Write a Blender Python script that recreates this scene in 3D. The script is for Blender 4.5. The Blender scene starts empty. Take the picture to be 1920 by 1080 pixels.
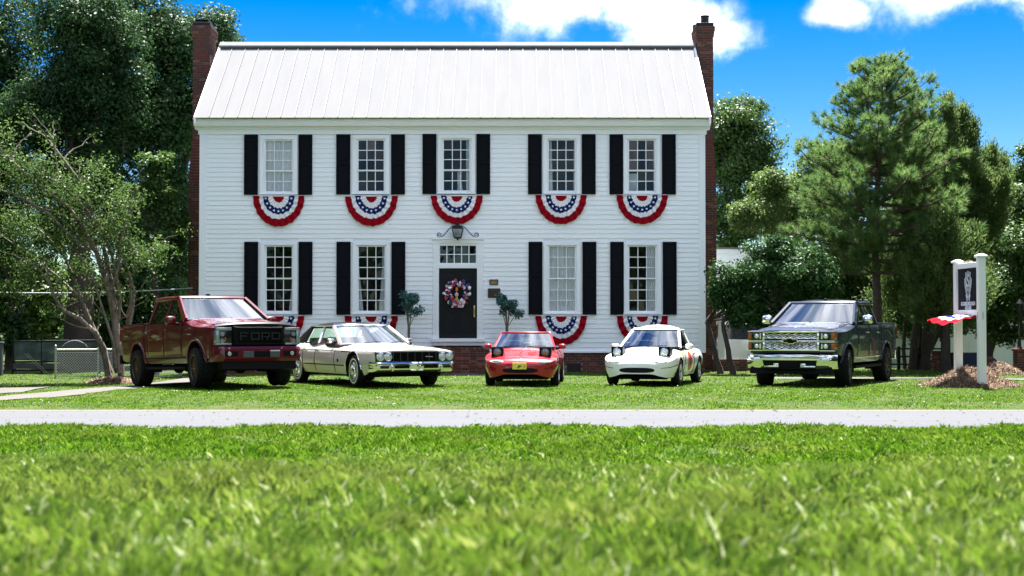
import bpy, bmesh, math, random
import numpy as np
from mathutils import Vector, Matrix
from mathutils.bvhtree import BVHTree

random.seed(7)
RNG = np.random.default_rng(7)
SC = bpy.context.scene
COL = SC.collection
R = math.radians

# ------------------------------------------------------------------ camera
CAMZ = 1.40
FPX = 2795.0                      # focal length in pixels of the 1920 px wide photograph
PITCH = math.atan((610 - 540) / FPX)
cam_d = bpy.data.cameras.new('camera')
cam = bpy.data.objects.new('camera', cam_d)
COL.objects.link(cam)
cam.location = (0, 0, CAMZ)
cam.rotation_euler = (math.pi / 2 + PITCH, 0, 0)
cam_d.sensor_width = 36
cam_d.lens = FPX / 1920 * 36
cam_d.clip_start = 0.1
cam_d.clip_end = 3000
cam_d.dof.use_dof = True
cam_d.dof.focus_distance = 34
cam_d.dof.aperture_fstop = 2.4
SC.camera = cam

def at(px, py, Y):
    """point at depth Y that the photograph shows at pixel px, py"""
    a = PITCH + math.atan((540 - py) / FPX)
    zc = Y * math.tan(a)
    depth = Y * math.cos(PITCH) + zc * math.sin(PITCH)
    return Vector(((px - 960) / FPX * depth, Y, CAMZ + zc))

# ------------------------------------------------------------------ sky, sun, exposure
SUN_EL, SUN_AZ = R(68), R(10)     # azimuth measured from +Y towards +X: the sun stands behind the house
world = bpy.data.worlds.new('World')
SC.world = world
world.use_nodes = True
NT = world.node_tree
for n in list(NT.nodes):
    NT.nodes.remove(n)

def node(nt, t, **kw):
    n = nt.nodes.new(t)
    for k, v in kw.items():
        setattr(n, k, v)
    return n

def mth(nt, op, a, b=None, c=None, clamp=False):
    n = nt.nodes.new('ShaderNodeMath')
    n.operation = op
    n.use_clamp = clamp
    for i, v in enumerate((a, b, c)):
        if v is None:
            continue
        if isinstance(v, (int, float)):
            n.inputs[i].default_value = v
        else:
            nt.links.new(v, n.inputs[i])
    return n.outputs[0]

def ramp01(nt, v, a, b):
    n = nt.nodes.new('ShaderNodeMapRange')
    n.interpolation_type = 'SMOOTHSTEP'
    nt.links.new(v, n.inputs['Value'])
    n.inputs['From Min'].default_value = a
    n.inputs['From Max'].default_value = b
    return n.outputs['Result']

def noise(nt, vec, scale, detail=4, rough=0.55, dist=0.0):
    n = nt.nodes.new('ShaderNodeTexNoise')
    n.inputs['Scale'].default_value = scale
    n.inputs['Detail'].default_value = detail
    n.inputs['Roughness'].default_value = rough
    n.inputs['Distortion'].default_value = dist
    if vec is not None:
        nt.links.new(vec, n.inputs['Vector'])
    return n.outputs['Fac']

def build_world():
    nt = NT
    tc = node(nt, 'ShaderNodeTexCoord')
    sky = node(nt, 'ShaderNodeTexSky', sky_type='NISHITA')
    sky.sun_disc = False
    sky.sun_elevation = SUN_EL
    sky.sun_rotation = SUN_AZ
    sky.altitude = 200
    sky.air_density = 1.0
    sky.dust_density = 0.0
    sky.ozone_density = 4.0
    # deepen the blue of the whole sky a little (a polarised, saturated photograph)
    hs = node(nt, 'ShaderNodeHueSaturation')
    hs.inputs['Hue'].default_value = SKY_HUE
    hs.inputs['Saturation'].default_value = SKY_SAT
    hs.inputs['Value'].default_value = SKY_VAL
    nt.links.new(sky.outputs[0], hs.inputs['Color'])
    sep = node(nt, 'ShaderNodeSeparateXYZ')
    nt.links.new(tc.outputs['Generated'], sep.inputs[0])
    x, y, z = sep.outputs
    az = mth(nt, 'ARCTAN2', x, y)
    el = mth(nt, 'ARCSINE', z)
    n1 = noise(nt, tc.outputs['Generated'], 14, 7, 0.62)
    n2 = noise(nt, tc.outputs['Generated'], 9, 5, 0.55)
    masks = []
    def puff(a0, e0, ra, re, k=1.1):
        da = mth(nt, 'DIVIDE', mth(nt, 'SUBTRACT', az, a0), ra)
        de = mth(nt, 'DIVIDE', mth(nt, 'SUBTRACT', el, e0), re)
        d = mth(nt, 'SQRT', mth(nt, 'ADD', mth(nt, 'MULTIPLY', da, da), mth(nt, 'MULTIPLY', de, de)))
        d = mth(nt, 'ADD', d, mth(nt, 'MULTIPLY', mth(nt, 'SUBTRACT', n1, 0.5), k * 2.2))
        masks.append(ramp01(nt, d, 1.22, 0.42))
    puff(0.020, 0.238, 0.085, 0.052)
    puff(-0.022, 0.232, 0.040, 0.030)
    puff(0.105, 0.205, 0.055, 0.018)
    puff(0.115, 0.192, 0.055, 0.017)
    puff(0.305, 0.230, 0.095, 0.034)
    puff(0.215, 0.203, 0.022, 0.012)
    puff(0.345, 0.186, 0.012, 0.009)
    # cumulus goes on unseen outside the frame, made denser to light the shaded front
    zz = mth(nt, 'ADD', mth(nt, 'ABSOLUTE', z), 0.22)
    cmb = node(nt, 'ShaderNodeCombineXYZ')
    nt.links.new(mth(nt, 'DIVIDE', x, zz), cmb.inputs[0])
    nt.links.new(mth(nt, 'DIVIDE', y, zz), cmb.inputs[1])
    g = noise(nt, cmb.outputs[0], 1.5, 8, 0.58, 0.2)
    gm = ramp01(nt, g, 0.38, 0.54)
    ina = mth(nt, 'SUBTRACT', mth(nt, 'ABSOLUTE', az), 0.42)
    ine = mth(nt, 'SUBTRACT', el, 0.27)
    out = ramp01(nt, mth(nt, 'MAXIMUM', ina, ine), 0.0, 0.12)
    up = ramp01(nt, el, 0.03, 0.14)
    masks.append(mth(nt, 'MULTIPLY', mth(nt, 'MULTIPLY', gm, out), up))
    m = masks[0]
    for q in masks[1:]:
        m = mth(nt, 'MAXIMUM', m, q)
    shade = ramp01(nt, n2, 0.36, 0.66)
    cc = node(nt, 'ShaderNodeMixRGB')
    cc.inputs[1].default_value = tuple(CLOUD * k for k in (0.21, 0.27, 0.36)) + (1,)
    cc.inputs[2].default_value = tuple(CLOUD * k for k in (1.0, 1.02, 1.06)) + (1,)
    nt.links.new(shade, cc.inputs[0])
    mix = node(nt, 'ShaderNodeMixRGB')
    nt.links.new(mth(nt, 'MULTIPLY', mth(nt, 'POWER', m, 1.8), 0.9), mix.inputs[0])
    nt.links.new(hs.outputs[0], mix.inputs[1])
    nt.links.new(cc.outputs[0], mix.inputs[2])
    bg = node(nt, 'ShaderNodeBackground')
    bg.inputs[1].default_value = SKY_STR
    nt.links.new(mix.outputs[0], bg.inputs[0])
    wo = node(nt, 'ShaderNodeOutputWorld')
    nt.links.new(bg.outputs[0], wo.inputs[0])

SKY_STR = 0.10
SKY_HUE, SKY_SAT, SKY_VAL = 0.514, 1.58, 0.258
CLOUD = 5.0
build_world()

sun_d = bpy.data.lights.new('sun', 'SUN')
sun_d.energy = 4.6
sun_d.angle = R(0.53)
sun_d.color = (1.0, 0.975, 0.94)
sun = bpy.data.objects.new('sun', sun_d)
COL.objects.link(sun)
sdir = Vector((math.sin(SUN_AZ) * math.cos(SUN_EL), math.cos(SUN_AZ) * math.cos(SUN_EL), math.sin(SUN_EL)))
sun.rotation_euler = sdir.to_track_quat('Z', 'Y').to_euler()
sun.location = sdir * 60

SC.view_settings.view_transform = 'Standard'
SC.view_settings.look = 'None'
SC.view_settings.gamma = 1
SC.view_settings.use_curve_mapping = False
SC.view_settings.exposure = 2.64
SC.render.engine = 'CYCLES'
SC.cycles.use_denoising = True
SC.cycles.max_bounces = 8
SC.cycles.transparent_max_bounces = 12
SC.cycles.caustics_reflective = False
SC.cycles.caustics_refractive = False
SC.cycles.sample_clamp_indirect = 6

# ------------------------------------------------------------------ materials
def mat(name, col, rough=0.6, metal=0.0, spec=0.5, var=0.0, vscale=6.0, bump=0.0, bscale=40.0,
        coat=0.0, var2=None, detail=5, stretch=None):
    """principled material; var mixes towards var2 (or a darker tone) by noise in object space"""
    m = bpy.data.materials.new(name)
    m.use_nodes = True
    nt = m.node_tree
    b = nt.nodes['Principled BSDF']
    b.inputs['Base Color'].default_value = (*col, 1)
    b.inputs['Roughness'].default_value = rough
    b.inputs['Metallic'].default_value = metal
    b.inputs['Specular IOR Level'].default_value = spec
    if coat:
        b.inputs['Coat Weight'].default_value = coat
        b.inputs['Coat Roughness'].default_value = 0.03
    vec = None
    if var or bump:
        tc = node(nt, 'ShaderNodeTexCoord')
        vec = tc.outputs['Object']
        if stretch:
            mp = node(nt, 'ShaderNodeMapping')
            mp.inputs['Scale'].default_value = stretch
            nt.links.new(vec, mp.inputs[0])
            vec = mp.outputs[0]
    if var:
        f = noise(nt, vec, vscale, detail)
        f = mth(nt, 'MULTIPLY', ramp01(nt, f, 0.32, 0.68), var)
        mx = node(nt, 'ShaderNodeMixRGB')
        mx.inputs[1].default_value = (*col, 1)
        c2 = var2 or tuple(k * 0.55 for k in col)
        mx.inputs[2].default_value = (*c2, 1)
        nt.links.new(f, mx.inputs[0])
        nt.links.new(mx.outputs[0], b.inputs['Base Color'])
    if bump:
        f = noise(nt, vec, bscale, 4)
        bn = node(nt, 'ShaderNodeBump')
        bn.inputs['Strength'].default_value = bump
        bn.inputs['Distance'].default_value = 0.02
        nt.links.new(f, bn.inputs['Height'])
        nt.links.new(bn.outputs[0], b.inputs['Normal'])
    return m

def leaf_mat(name, c1, c2, c3, trans=0.35, rough=0.45, spec=0.5, wscale=0.0, c4=None, dry=.5):
    """leaf colours vary leaf by leaf through the random attribute 'tone'"""
    m = bpy.data.materials.new(name)
    m.use_nodes = True
    nt = m.node_tree
    b = nt.nodes['Principled BSDF']
    b.inputs['Roughness'].default_value = rough
    b.inputs['Specular IOR Level'].default_value = spec
    at_ = node(nt, 'ShaderNodeAttribute', attribute_name='tone')
    cr = node(nt, 'ShaderNodeValToRGB')
    e = cr.color_ramp.elements
    e[0].color = (*c1, 1)
    e[1].color = (*c3, 1)
    k = e.new(0.5)
    k.color = (*c2, 1)
    if c4:
        e[len(e) - 1].position = .86
        k = e.new(1.0)
        k.color = (*c4, 1)
    nt.links.new(at_.outputs['Fac'], cr.inputs[0])
    col = cr.outputs[0]
    if wscale:
        ge = node(nt, 'ShaderNodeNewGeometry')
        f = noise(nt, ge.outputs['Position'], wscale, 4)
        mx = node(nt, 'ShaderNodeMixRGB', blend_type='MIX')
        nt.links.new(mth(nt, 'MULTIPLY', ramp01(nt, f, 0.46, 0.74), dry), mx.inputs[0])
        nt.links.new(col, mx.inputs[1])
        mx.inputs[2].default_value = (*GRASS_DRY, 1)
        col = mx.outputs[0]
    nt.links.new(col, b.inputs['Base Color'])
    tr = node(nt, 'ShaderNodeBsdfTranslucent')
    hs = node(nt, 'ShaderNodeHueSaturation')
    hs.inputs['Hue'].default_value = 0.485
    hs.inputs['Value'].default_value = 1.25
    nt.links.new(col, hs.inputs['Color'])
    nt.links.new(hs.outputs[0], tr.inputs[0])
    ms = node(nt, 'ShaderNodeMixShader')
    ms.inputs[0].default_value = trans
    nt.links.new(b.outputs[0], ms.inputs[1])
    nt.links.new(tr.outputs[0], ms.inputs[2])
    nt.links.new(ms.outputs[0], nt.nodes['Material Output'].inputs[0])
    return m

def glass_mat(name, tint=(0.8, 0.88, 0.9), refl=1.0, rough=0.02):
    m = bpy.data.materials.new(name)
    m.use_nodes = True
    nt = m.node_tree
    nt.nodes.remove(nt.nodes['Principled BSDF'])
    tr = node(nt, 'ShaderNodeBsdfTransparent')
    tr.inputs[0].default_value = (*tint, 1)
    gl = node(nt, 'ShaderNodeBsdfGlossy')
    gl.inputs['Roughness'].default_value = rough
    gl.inputs[0].default_value = (0.95, 0.97, 1, 1)
    fr = node(nt, 'ShaderNodeFresnel')
    fr.inputs[0].default_value = 1.6
    ms = node(nt, 'ShaderNodeMixShader')
    nt.links.new(mth(nt, 'MULTIPLY', fr.outputs[0], refl, clamp=True), ms.inputs[0])
    nt.links.new(tr.outputs[0], ms.inputs[1])
    nt.links.new(gl.outputs[0], ms.inputs[2])
    nt.links.new(ms.outputs[0], nt.nodes['Material Output'].inputs[0])
    return m

GRASS_DRY = (0.20, 0.19, 0.055)
M = {}
M['siding'] = mat('siding_paint', (0.81, 0.85, 0.90), 0.55, var=0.14, vscale=1.2, var2=(0.73, 0.77, 0.815), bump=0.05, bscale=25, stretch=(0.3, 1, 4))
M['trim'] = mat('trim_paint', (0.81, 0.85, 0.90), 0.5, var=0.06, vscale=3)
M['seam'] = mat('roof_seam_grime', (0.065, 0.065, 0.068), 0.6)
M['roof'] = mat('roof_metal_paint', (0.163, 0.163, 0.165), 0.9, spec=.03, var=0.45, vscale=1.5, stretch=(3.0, .35, .35), var2=(0.142, 0.144, 0.150), bump=0.05, bscale=3)
M['shutter'] = mat('shutter_paint', (0.002, 0.0035, 0.0065), 0.6, spec=0.1)
M['door'] = mat('door_paint', (0.004, 0.005, 0.008), 0.45, spec=0.2)
M['dark'] = mat('dark_void', (0.012, 0.012, 0.014), 0.9, spec=0.1)
M['room'] = mat('room_wall', (0.06, 0.055, 0.05), 0.9)
M['mortar'] = mat('mortar', (0.20, 0.165, 0.145), 0.9, var=0.4, vscale=8)
M['brick_a'] = mat('brick_red', (0.135, 0.045, 0.032), 0.85, spec=.2, var=0.6, vscale=9, var2=(0.075, 0.028, 0.022), bump=0.3, bscale=60)
M['brick_b'] = mat('brick_dark', (0.075, 0.030, 0.025), 0.85, var=0.5, vscale=9, bump=0.3, bscale=60)
M['brick_c'] = mat('brick_orange', (0.20, 0.080, 0.052), 0.85, var=0.5, vscale=9, bump=0.3, bscale=60)
M['black_metal'] = mat('black_metal', (0.005, 0.005, 0.006), 0.45, spec=.3)
M['curtain'] = mat('curtain_cloth', (0.80, 0.80, 0.80), 0.9)
M['glass'] = glass_mat('window_glass', (0.85, 0.9, 0.92), 0.55, 0.0)
M['carglass'] = glass_mat('windscreen_glass', (0.42, 0.52, 0.55), 3.0, 0.01)
M['tintglass'] = glass_mat('tinted_glass', (0.04, 0.05, 0.06), 0.8, 0.01)
M['red_cloth'] = mat('bunting_red', (0.25, 0.004, 0.012), 0.95, spec=.05, bump=0.1)
M['white_cloth'] = mat('bunting_white', (0.74, 0.75, 0.80), 0.95, spec=.05)
M['blue_cloth'] = mat('bunting_blue', (0.008, 0.020, 0.12), 0.95, spec=.05)
M['concrete'] = mat('concrete', (0.105, 0.098, 0.090), 0.9, spec=.05, var=0.6, vscale=2, var2=(0.085, 0.078, 0.072), bump=0.2, bscale=30)
M['road'] = mat('pale_road_surface', (0.092, 0.093, 0.100), 0.95, spec=.05, var=0.6, vscale=2.2, var2=(0.076, 0.077, 0.084), bump=0.25, bscale=90, stretch=(0.12, 2.0, 1))
M['yellow_paint'] = mat('faded_yellow_paint', (0.20, 0.16, 0.07), 0.8, var=0.5, vscale=5, var2=(0.14, 0.13, 0.11))
M['brass'] = mat('brass', (0.6, 0.45, 0.2), 0.3, 1.0)
M['bark_grey'] = mat('bark_pale', (0.19, 0.16, 0.13), 0.9, spec=.2, var=0.8, vscale=7, var2=(0.08, 0.065, 0.05), bump=0.5, bscale=20)
M['bark_dark'] = mat('bark_dark', (0.055, 0.042, 0.034), 0.95, var=0.6, vscale=6, bump=0.8, bscale=16)
M['bark_pine'] = mat('bark_pine', (0.11, 0.075, 0.058), 0.95, var=0.7, vscale=8, bump=0.8, bscale=20)

# ------------------------------------------------------------------ mesh helpers
class MB:
    def __init__(s):
        s.v, s.f = [], []
    def add(s, vs, fs):
        o = len(s.v)
        s.v += [tuple(p) for p in vs]
        s.f += [tuple(i + o for i in f) for f in fs]
        return s
    def box(s, x0, x1, y0, y1, z0, z1):
        return s.add([(x0, y0, z0), (x1, y0, z0), (x1, y1, z0), (x0, y1, z0), (x0, y0, z1), (x1, y0, z1), (x1, y1, z1), (x0, y1, z1)],
                     [(0, 3, 2, 1), (4, 5, 6, 7), (0, 1, 5, 4), (1, 2, 6, 5), (2, 3, 7, 6), (3, 0, 4, 7)])
    def cbox(s, x0, x1, y0, y1, z0, z1, c=0.01):
        """box whose edges are chamfered by c"""
        c = min(c, (x1 - x0) * .49, (y1 - y0) * .49, (z1 - z0) * .49)
        bm = bmesh.new()
        r = bmesh.ops.create_cube(bm, size=1)
        for v in bm.verts:
            v.co = ((x0 + x1) / 2 + v.co.x * (x1 - x0), (y0 + y1) / 2 + v.co.y * (y1 - y0), (z0 + z1) / 2 + v.co.z * (z1 - z0))
        bmesh.ops.bevel(bm, geom=bm.edges[:], offset=c, segments=2, affect='EDGES', profile=0.5)
        bm.verts.index_update()
        s.add([v.co[:] for v in bm.verts], [[v.index for v in f.verts] for f in bm.faces])
        bm.free()
        return s
    def grid(s, P, closed_u=False, flip=False):
        """P: rows of equally many points"""
        n, m = len(P), len(P[0])
        fs = []
        for i in range(n - 1 + (1 if closed_u else 0)):
            for j in range(m - 1):
                a, b, c, d = i * m + j, i * m + j + 1, ((i + 1) % n) * m + j + 1, ((i + 1) % n) * m + j
                fs.append((a, d, c, b) if flip else (a, b, c, d))
        return s.add([p for row in P for p in row], fs)
    def tube(s, pts, r, n=8, cap=True):
        pts = [Vector(p) for p in pts]
        rr = r if hasattr(r, '__len__') else [r] * len(pts)
        rows = []
        t0 = (pts[1] - pts[0]).normalized()
        up = Vector((0, 0, 1)) if abs(t0.z) < 0.9 else Vector((1, 0, 0))
        a = t0.cross(up).normalized()
        for i, p in enumerate(pts):
            if i == 0: t = pts[1] - pts[0]
            elif i == len(pts) - 1: t = pts[-1] - pts[-2]
            else: t = pts[i + 1] - pts[i - 1]
            t.normalize()
            a = (a - t * a.dot(t)).normalized()
            b = t.cross(a)
            rows.append([p + (a * math.cos(2 * math.pi * k / n) + b * math.sin(2 * math.pi * k / n)) * rr[i] for k in range(n)])
        o = len(s.v)
        for row in rows:
            s.v += [tuple(q) for q in row]
        for i in range(len(rows) - 1):
            for k in range(n):
                k2 = (k + 1) % n
                s.f.append((o + i * n + k, o + i * n + k2, o + (i + 1) * n + k2, o + (i + 1) * n + k))
        if cap:
            s.f.append(tuple(o + k for k in reversed(range(n))))
            s.f.append(tuple(o + (len(rows) - 1) * n + k for k in range(n)))
        return s
    def lathe(s, prof, n=24, axis='z', c=(0, 0, 0)):
        """prof: list of (radius, height)"""
        rows = []
        for k in range(n):
            a = 2 * math.pi * k / n
            row = []
            for r, h in prof:
                if axis == 'z': row.append((c[0] + r * math.cos(a), c[1] + r * math.sin(a), c[2] + h))
                elif axis == 'x': row.append((c[0] + h, c[1] + r * math.cos(a), c[2] + r * math.sin(a)))
                else: row.append((c[0] + r * math.sin(a), c[1] + h, c[2] + r * math.cos(a)))
            rows.append(row)
        return s.grid(rows, closed_u=True, flip=False)
    def prism(s, poly, y0, y1):
        """polygon in x,z pushed along y"""
        n = len(poly)
        vs = [(x, y0, z) for x, z in poly] + [(x, y1, z) for x, z in poly]
        fs = [tuple(range(n)), tuple(reversed(range(n, 2 * n)))]
        for i in range(n):
            j = (i + 1) % n
            fs.append((i, i + n, j + n, j))
        return s.add(vs, fs)
    def prism_x(s, poly, x0, x1):
        """polygon in y,z pushed along x"""
        n = len(poly)
        vs = [(x0, y, z) for y, z in poly] + [(x1, y, z) for y, z in poly]
        fs = [tuple(range(n)), tuple(reversed(range(n, 2 * n)))]
        for i in range(n):
            j = (i + 1) % n
            fs.append((i, i + n, j + n, j))
        return s.add(vs, fs)
    def xform(s, mtx, start=0):
        s.v[start:] = [tuple(mtx @ Vector(p)) for p in s.v[start:]]
        return s
    def outward(s, ref):
        """turn every face so that it looks away from the point ref"""
        V = [Vector(p) for p in s.v]
        ref = Vector(ref)
        fs = []
        for f in s.f:
            n = Vector((0, 0, 0)); c = Vector((0, 0, 0))
            for i in range(len(f)):
                a, b = V[f[i]], V[f[(i + 1) % len(f)]]
                n += a.cross(b); c += a
            fs.append(tuple(reversed(f)) if n.dot(c / len(f) - ref) < 0 else f)
        s.f = fs
        return s
    def mesh(s, name, m, smooth=False, fix=True):
        me = bpy.data.meshes.new(name)
        me.from_pydata(s.v, [], s.f)
        if fix:
            bm = bmesh.new()
            bm.from_mesh(me)
            bmesh.ops.recalc_face_normals(bm, faces=bm.faces)
            bm.to_mesh(me)
            bm.free()
        for q in (m if isinstance(m, (list, tuple)) else [m]):
            me.materials.append(q)
        if smooth:
            me.polygons.foreach_set('use_smooth', [True] * len(me.polygons))
            me.set_sharp_from_angle(angle=R(smooth if smooth is not True else 40))
        me.update()
        return me
    def build(s, name, m, parent=None, smooth=False, loc=None, fix=True):
        return link(name, s.mesh(name, m, smooth, fix), parent, loc)

def link(name, me, parent=None, loc=None, rot=None):
    o = bpy.data.objects.new(name, me)
    COL.objects.link(o)
    if parent: o.parent = parent
    if loc is not None: o.location = loc
    if rot is not None: o.rotation_euler = rot
    return o

def tag(o, label=None, cat=None, group=None, kind=None):
    if label: o['label'] = label
    if cat: o['category'] = cat
    if group: o['group'] = group
    if kind: o['kind'] = kind
    return o

def thing(name, label, cat, loc=(0, 0, 0), rz=0, group=None):
    o = bpy.data.objects.new(name, None)
    COL.objects.link(o)
    o.empty_display_size = 0.2
    o.location = loc
    o.rotation_euler = (0, 0, rz)
    return tag(o, label, cat, group)

def empty(name, parent, loc=(0, 0, 0), rot=None):
    o = bpy.data.objects.new(name, None)
    COL.objects.link(o)
    o.empty_display_size = 0.1
    o.parent = parent
    o.location = loc
    if rot: o.rotation_euler = rot
    return o

KIDS = {}
def copy_tree(o, parent=None):
    kids = [c for c in o.children]
    c = o.copy()
    COL.objects.link(c)
    c.parent = parent
    for k in kids:
        copy_tree(k, c)
    return c

def text_mesh(s, size, ext, m, bold=0.0, align='CENTER'):
    cu = bpy.data.curves.new('lettering', 'FONT')
    cu.body = s
    cu.size = size
    cu.extrude = ext
    cu.offset = bold
    cu.resolution_u = 3
    cu.align_x = align
    cu.align_y = 'CENTER'
    o = bpy.data.objects.new('lettering', cu)
    COL.objects.link(o)
    dg = bpy.context.evaluated_depsgraph_get()
    me = bpy.data.meshes.new_from_object(o.evaluated_get(dg))
    bpy.data.objects.remove(o)
    bpy.data.curves.remove(cu)
    me.materials.clear()
    me.materials.append(m)
    return me

def fast_mesh(name, V, F, m, tone=None, smooth=False):
    """numpy vertex array and face array (all triangles or all quads)"""
    me = bpy.data.meshes.new(name)
    V = np.ascontiguousarray(V, dtype=np.float32)
    F = np.ascontiguousarray(F, dtype=np.int32)
    k = F.shape[1]
    me.vertices.add(len(V))
    me.vertices.foreach_set('co', V.ravel())
    me.loops.add(F.size)
    me.loops.foreach_set('vertex_index', F.ravel())
    me.polygons.add(len(F))
    me.polygons.foreach_set('loop_start', np.arange(0, F.size, k, dtype=np.int32))
    me.polygons.foreach_set('loop_total', np.full(len(F), k, dtype=np.int32))
    me.materials.append(m)
    if tone is not None:
        a = me.attributes.new('tone', 'FLOAT', 'FACE')
        a.data.foreach_set('value', np.ascontiguousarray(tone, dtype=np.float32))
    me.update(calc_edges=True)
    return me

# ------------------------------------------------------------------ terrain
_ty = np.array([-30, 0, 5, 8, 9.6, 10.5, 11.1, 12.2, 13.5, 16, 20.2, 20.4, 24.7, 24.9, 26.5, 31, 42, 60, 120, 900], float)
_tz = np.array([.55, .60,   .57, .52, .465, .40, .24, .10, .08, .05, .0, -.05, -.05, .02, .05, .06, .05, -.05, -.6, -2.0], float)
def terrain(x, y):
    """height of the lawn; a low bank in front, a road, then the level front yard"""
    x = np.asarray(x, float); y = np.asarray(y, float)
    yy = y + 0.35 * np.sin(x * 0.55 + 1.0) * np.clip((19 - y) / 4, 0, 1) * np.clip((y - 7.0) / 2, 0, 1)
    z = np.interp(yy, _ty, _tz)
    bump = 0.018 * np.sin(x * 1.7 + y * 0.9) + 0.014 * np.sin(x * 3.1 - y * 2.3 + 1) + 0.01 * np.sin(x * 5.7 + y * 4.1)
    z = z - np.clip((-6.5 - x) * .035, 0, .13) * np.clip((y - 26) / 4, 0, 1) * np.clip((60 - y) / 10, 0, 1)
    z = z - .95 * np.clip((y - 47) / 3, 0, 1) * np.clip((x - 12.5) / 2, 0, 1) * np.clip((90 - y) / 20, 0, 1)
    k = np.where((y > 19.6) & (y < 25.2), 0.0, np.where(y < 19.6, np.clip((19.4 - y) / 3, .05, 1), 0.4))
    return z + bump * k

def sheet(name, xs, ys, m, dz=0.0):
    X, Y = np.meshgrid(xs, ys)
    Z = terrain(X, Y) + dz
    V = np.stack([X, Y, Z], -1).reshape(-1, 3)
    nx, ny = len(xs), len(ys)
    i, j = np.meshgrid(np.arange(ny - 1), np.arange(nx - 1), indexing='ij')
    a = (i * nx + j).ravel()
    F = np.stack([a, a + 1, a + nx + 1, a + nx], -1)
    me = fast_mesh(name, V, F, m)
    me.polygons.foreach_set('use_smooth', [True] * len(me.polygons))
    return link(name, me)

M['soil'] = mat('lawn_soil', (0.030, 0.055, 0.012), 0.95, spec=.1, var=0.8, vscale=1.3, var2=(0.055, 0.06, 0.022), bump=0.6, bscale=25)
xs = np.unique(np.concatenate([np.arange(-24, 24.01, 0.3), np.linspace(-24, -600, 26), np.linspace(24, 600, 26)]))
ys = np.unique(np.concatenate([np.linspace(-600, -60, 14), np.linspace(-60, -12, 20), np.arange(-12, 48, 0.3), np.linspace(48, 130, 22), np.linspace(130, 900, 16), _ty]))
tag(sheet('lawn', xs, ys, M['soil']), 'green mown lawn around the road and the parked cars', kind='structure')

mb = MB()
xr = np.linspace(-300, 300, 121)
mb.grid([[(x, 20.32 + 0.05 * math.sin(x * .8) + .03 * math.sin(x * 2.9), 0.0) for x in xr], [(x, 22.5, 0.02) for x in xr], [(x, 24.72, 0.004) for x in xr]])
tag(mb.build('road', M['road'], fix=True), 'pale grey road crossing the grass in front of the house', kind='structure')
mb = MB().grid([[(x, 24.36, 0.0105) for x in xr], [(x, 24.46, 0.0100) for x in xr]])
tag(mb.build('road_edge_line', M['yellow_paint']), 'thin faded yellow line along the far road edge', kind='structure')

# concrete drive coming in from the left and passing behind the red truck, and paths
def strip(name, left, right, m, dz=0.014, label=None):
    mb = MB()
    rows = []
    for a, b in zip(left, right):
        row = []
        for t in np.linspace(0, 1, 5):
            x, y = a[0] + (b[0] - a[0]) * t, a[1] + (b[1] - a[1]) * t
            row.append((x, y, float(terrain(x, y)) + dz))
        rows.append(row)
    mb.grid(rows)
    return tag(mb.build(name, m), label, kind='structure')
def poly_resample(p, n=24):
    p = np.array(p, float)
    d = np.concatenate([[0], np.cumsum(np.linalg.norm(np.diff(p, axis=0), axis=1))])
    t = np.linspace(0, d[-1], n)
    return [(float(np.interp(q, d, p[:, 0])), float(np.interp(q, d, p[:, 1]))) for q in t]
def ground_px(px, py, z=0.06):
    a = PITCH + math.atan((540 - py) / FPX)
    Y = (z - CAMZ) / math.tan(a)
    p = at(px, py, Y)
    return (p.x, p.y)
DRIVE_N = poly_resample([(-22, 24.7), ground_px(-60, 757), ground_px(0, 748.5), ground_px(100, 737), ground_px(240, 725), ground_px(320, 718.5), (-7.6, 36.2), (-7.3, 40)])
DRIVE_F = poly_resample([(-24, 27.5), ground_px(-60, 741), ground_px(0, 731), ground_px(60, 727), ground_px(140, 721.5), ground_px(240, 715.5), (-8.9, 37.0), (-8.7, 40)])
strip('driveway', DRIVE_N, DRIVE_F, M['concrete'], label='pale concrete driveway curving in from the left behind the red truck')
DRIVE2_N = poly_resample([ground_px(-80, 728), ground_px(0, 727), ground_px(40, 724.5)], 8)
DRIVE2_F = poly_resample([ground_px(-80, 717), ground_px(0, 717.5), ground_px(95, 715.5)], 8)
strip('side_path', DRIVE2_N, DRIVE2_F, M['concrete'], 0.02, label='second strip of concrete joining the driveway at the left')
strip('front_path', [(-4.0, 40.2), (-0.65, 40.2)], [(-4.0, 41.2), (-0.65, 41.2)], M['concrete'], label='concrete walk at the foot of the brick steps')
strip('yard_path', [(6.2, 37.3), (11.2, 37.3), (13.2, 36.0), (16, 34.5)], [(6.2, 38.2), (11.3, 38.2), (13.5, 36.9), (17, 35.4)], M['concrete'], label='concrete walk behind the dark truck and the mulch mound')

# ------------------------------------------------------------------ the house
HY = 43.0
house = thing('house', 'two-storey white clapboard house with black shutters and white metal roof', 'house', (0, HY, 0))
def hx(px): return (px - 960) / FPX * HY
def hz(py): return at(960, py, HY).z
GZ = float(terrain(0, HY)) - 0.05      # ground at the house
XL, XR_ = hx(373), hx(1323)            # outer corners
ZB, ZT = hz(660), hz(243)              # bottom of the siding, underside of the cornice
DEPTH = 6.6

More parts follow.
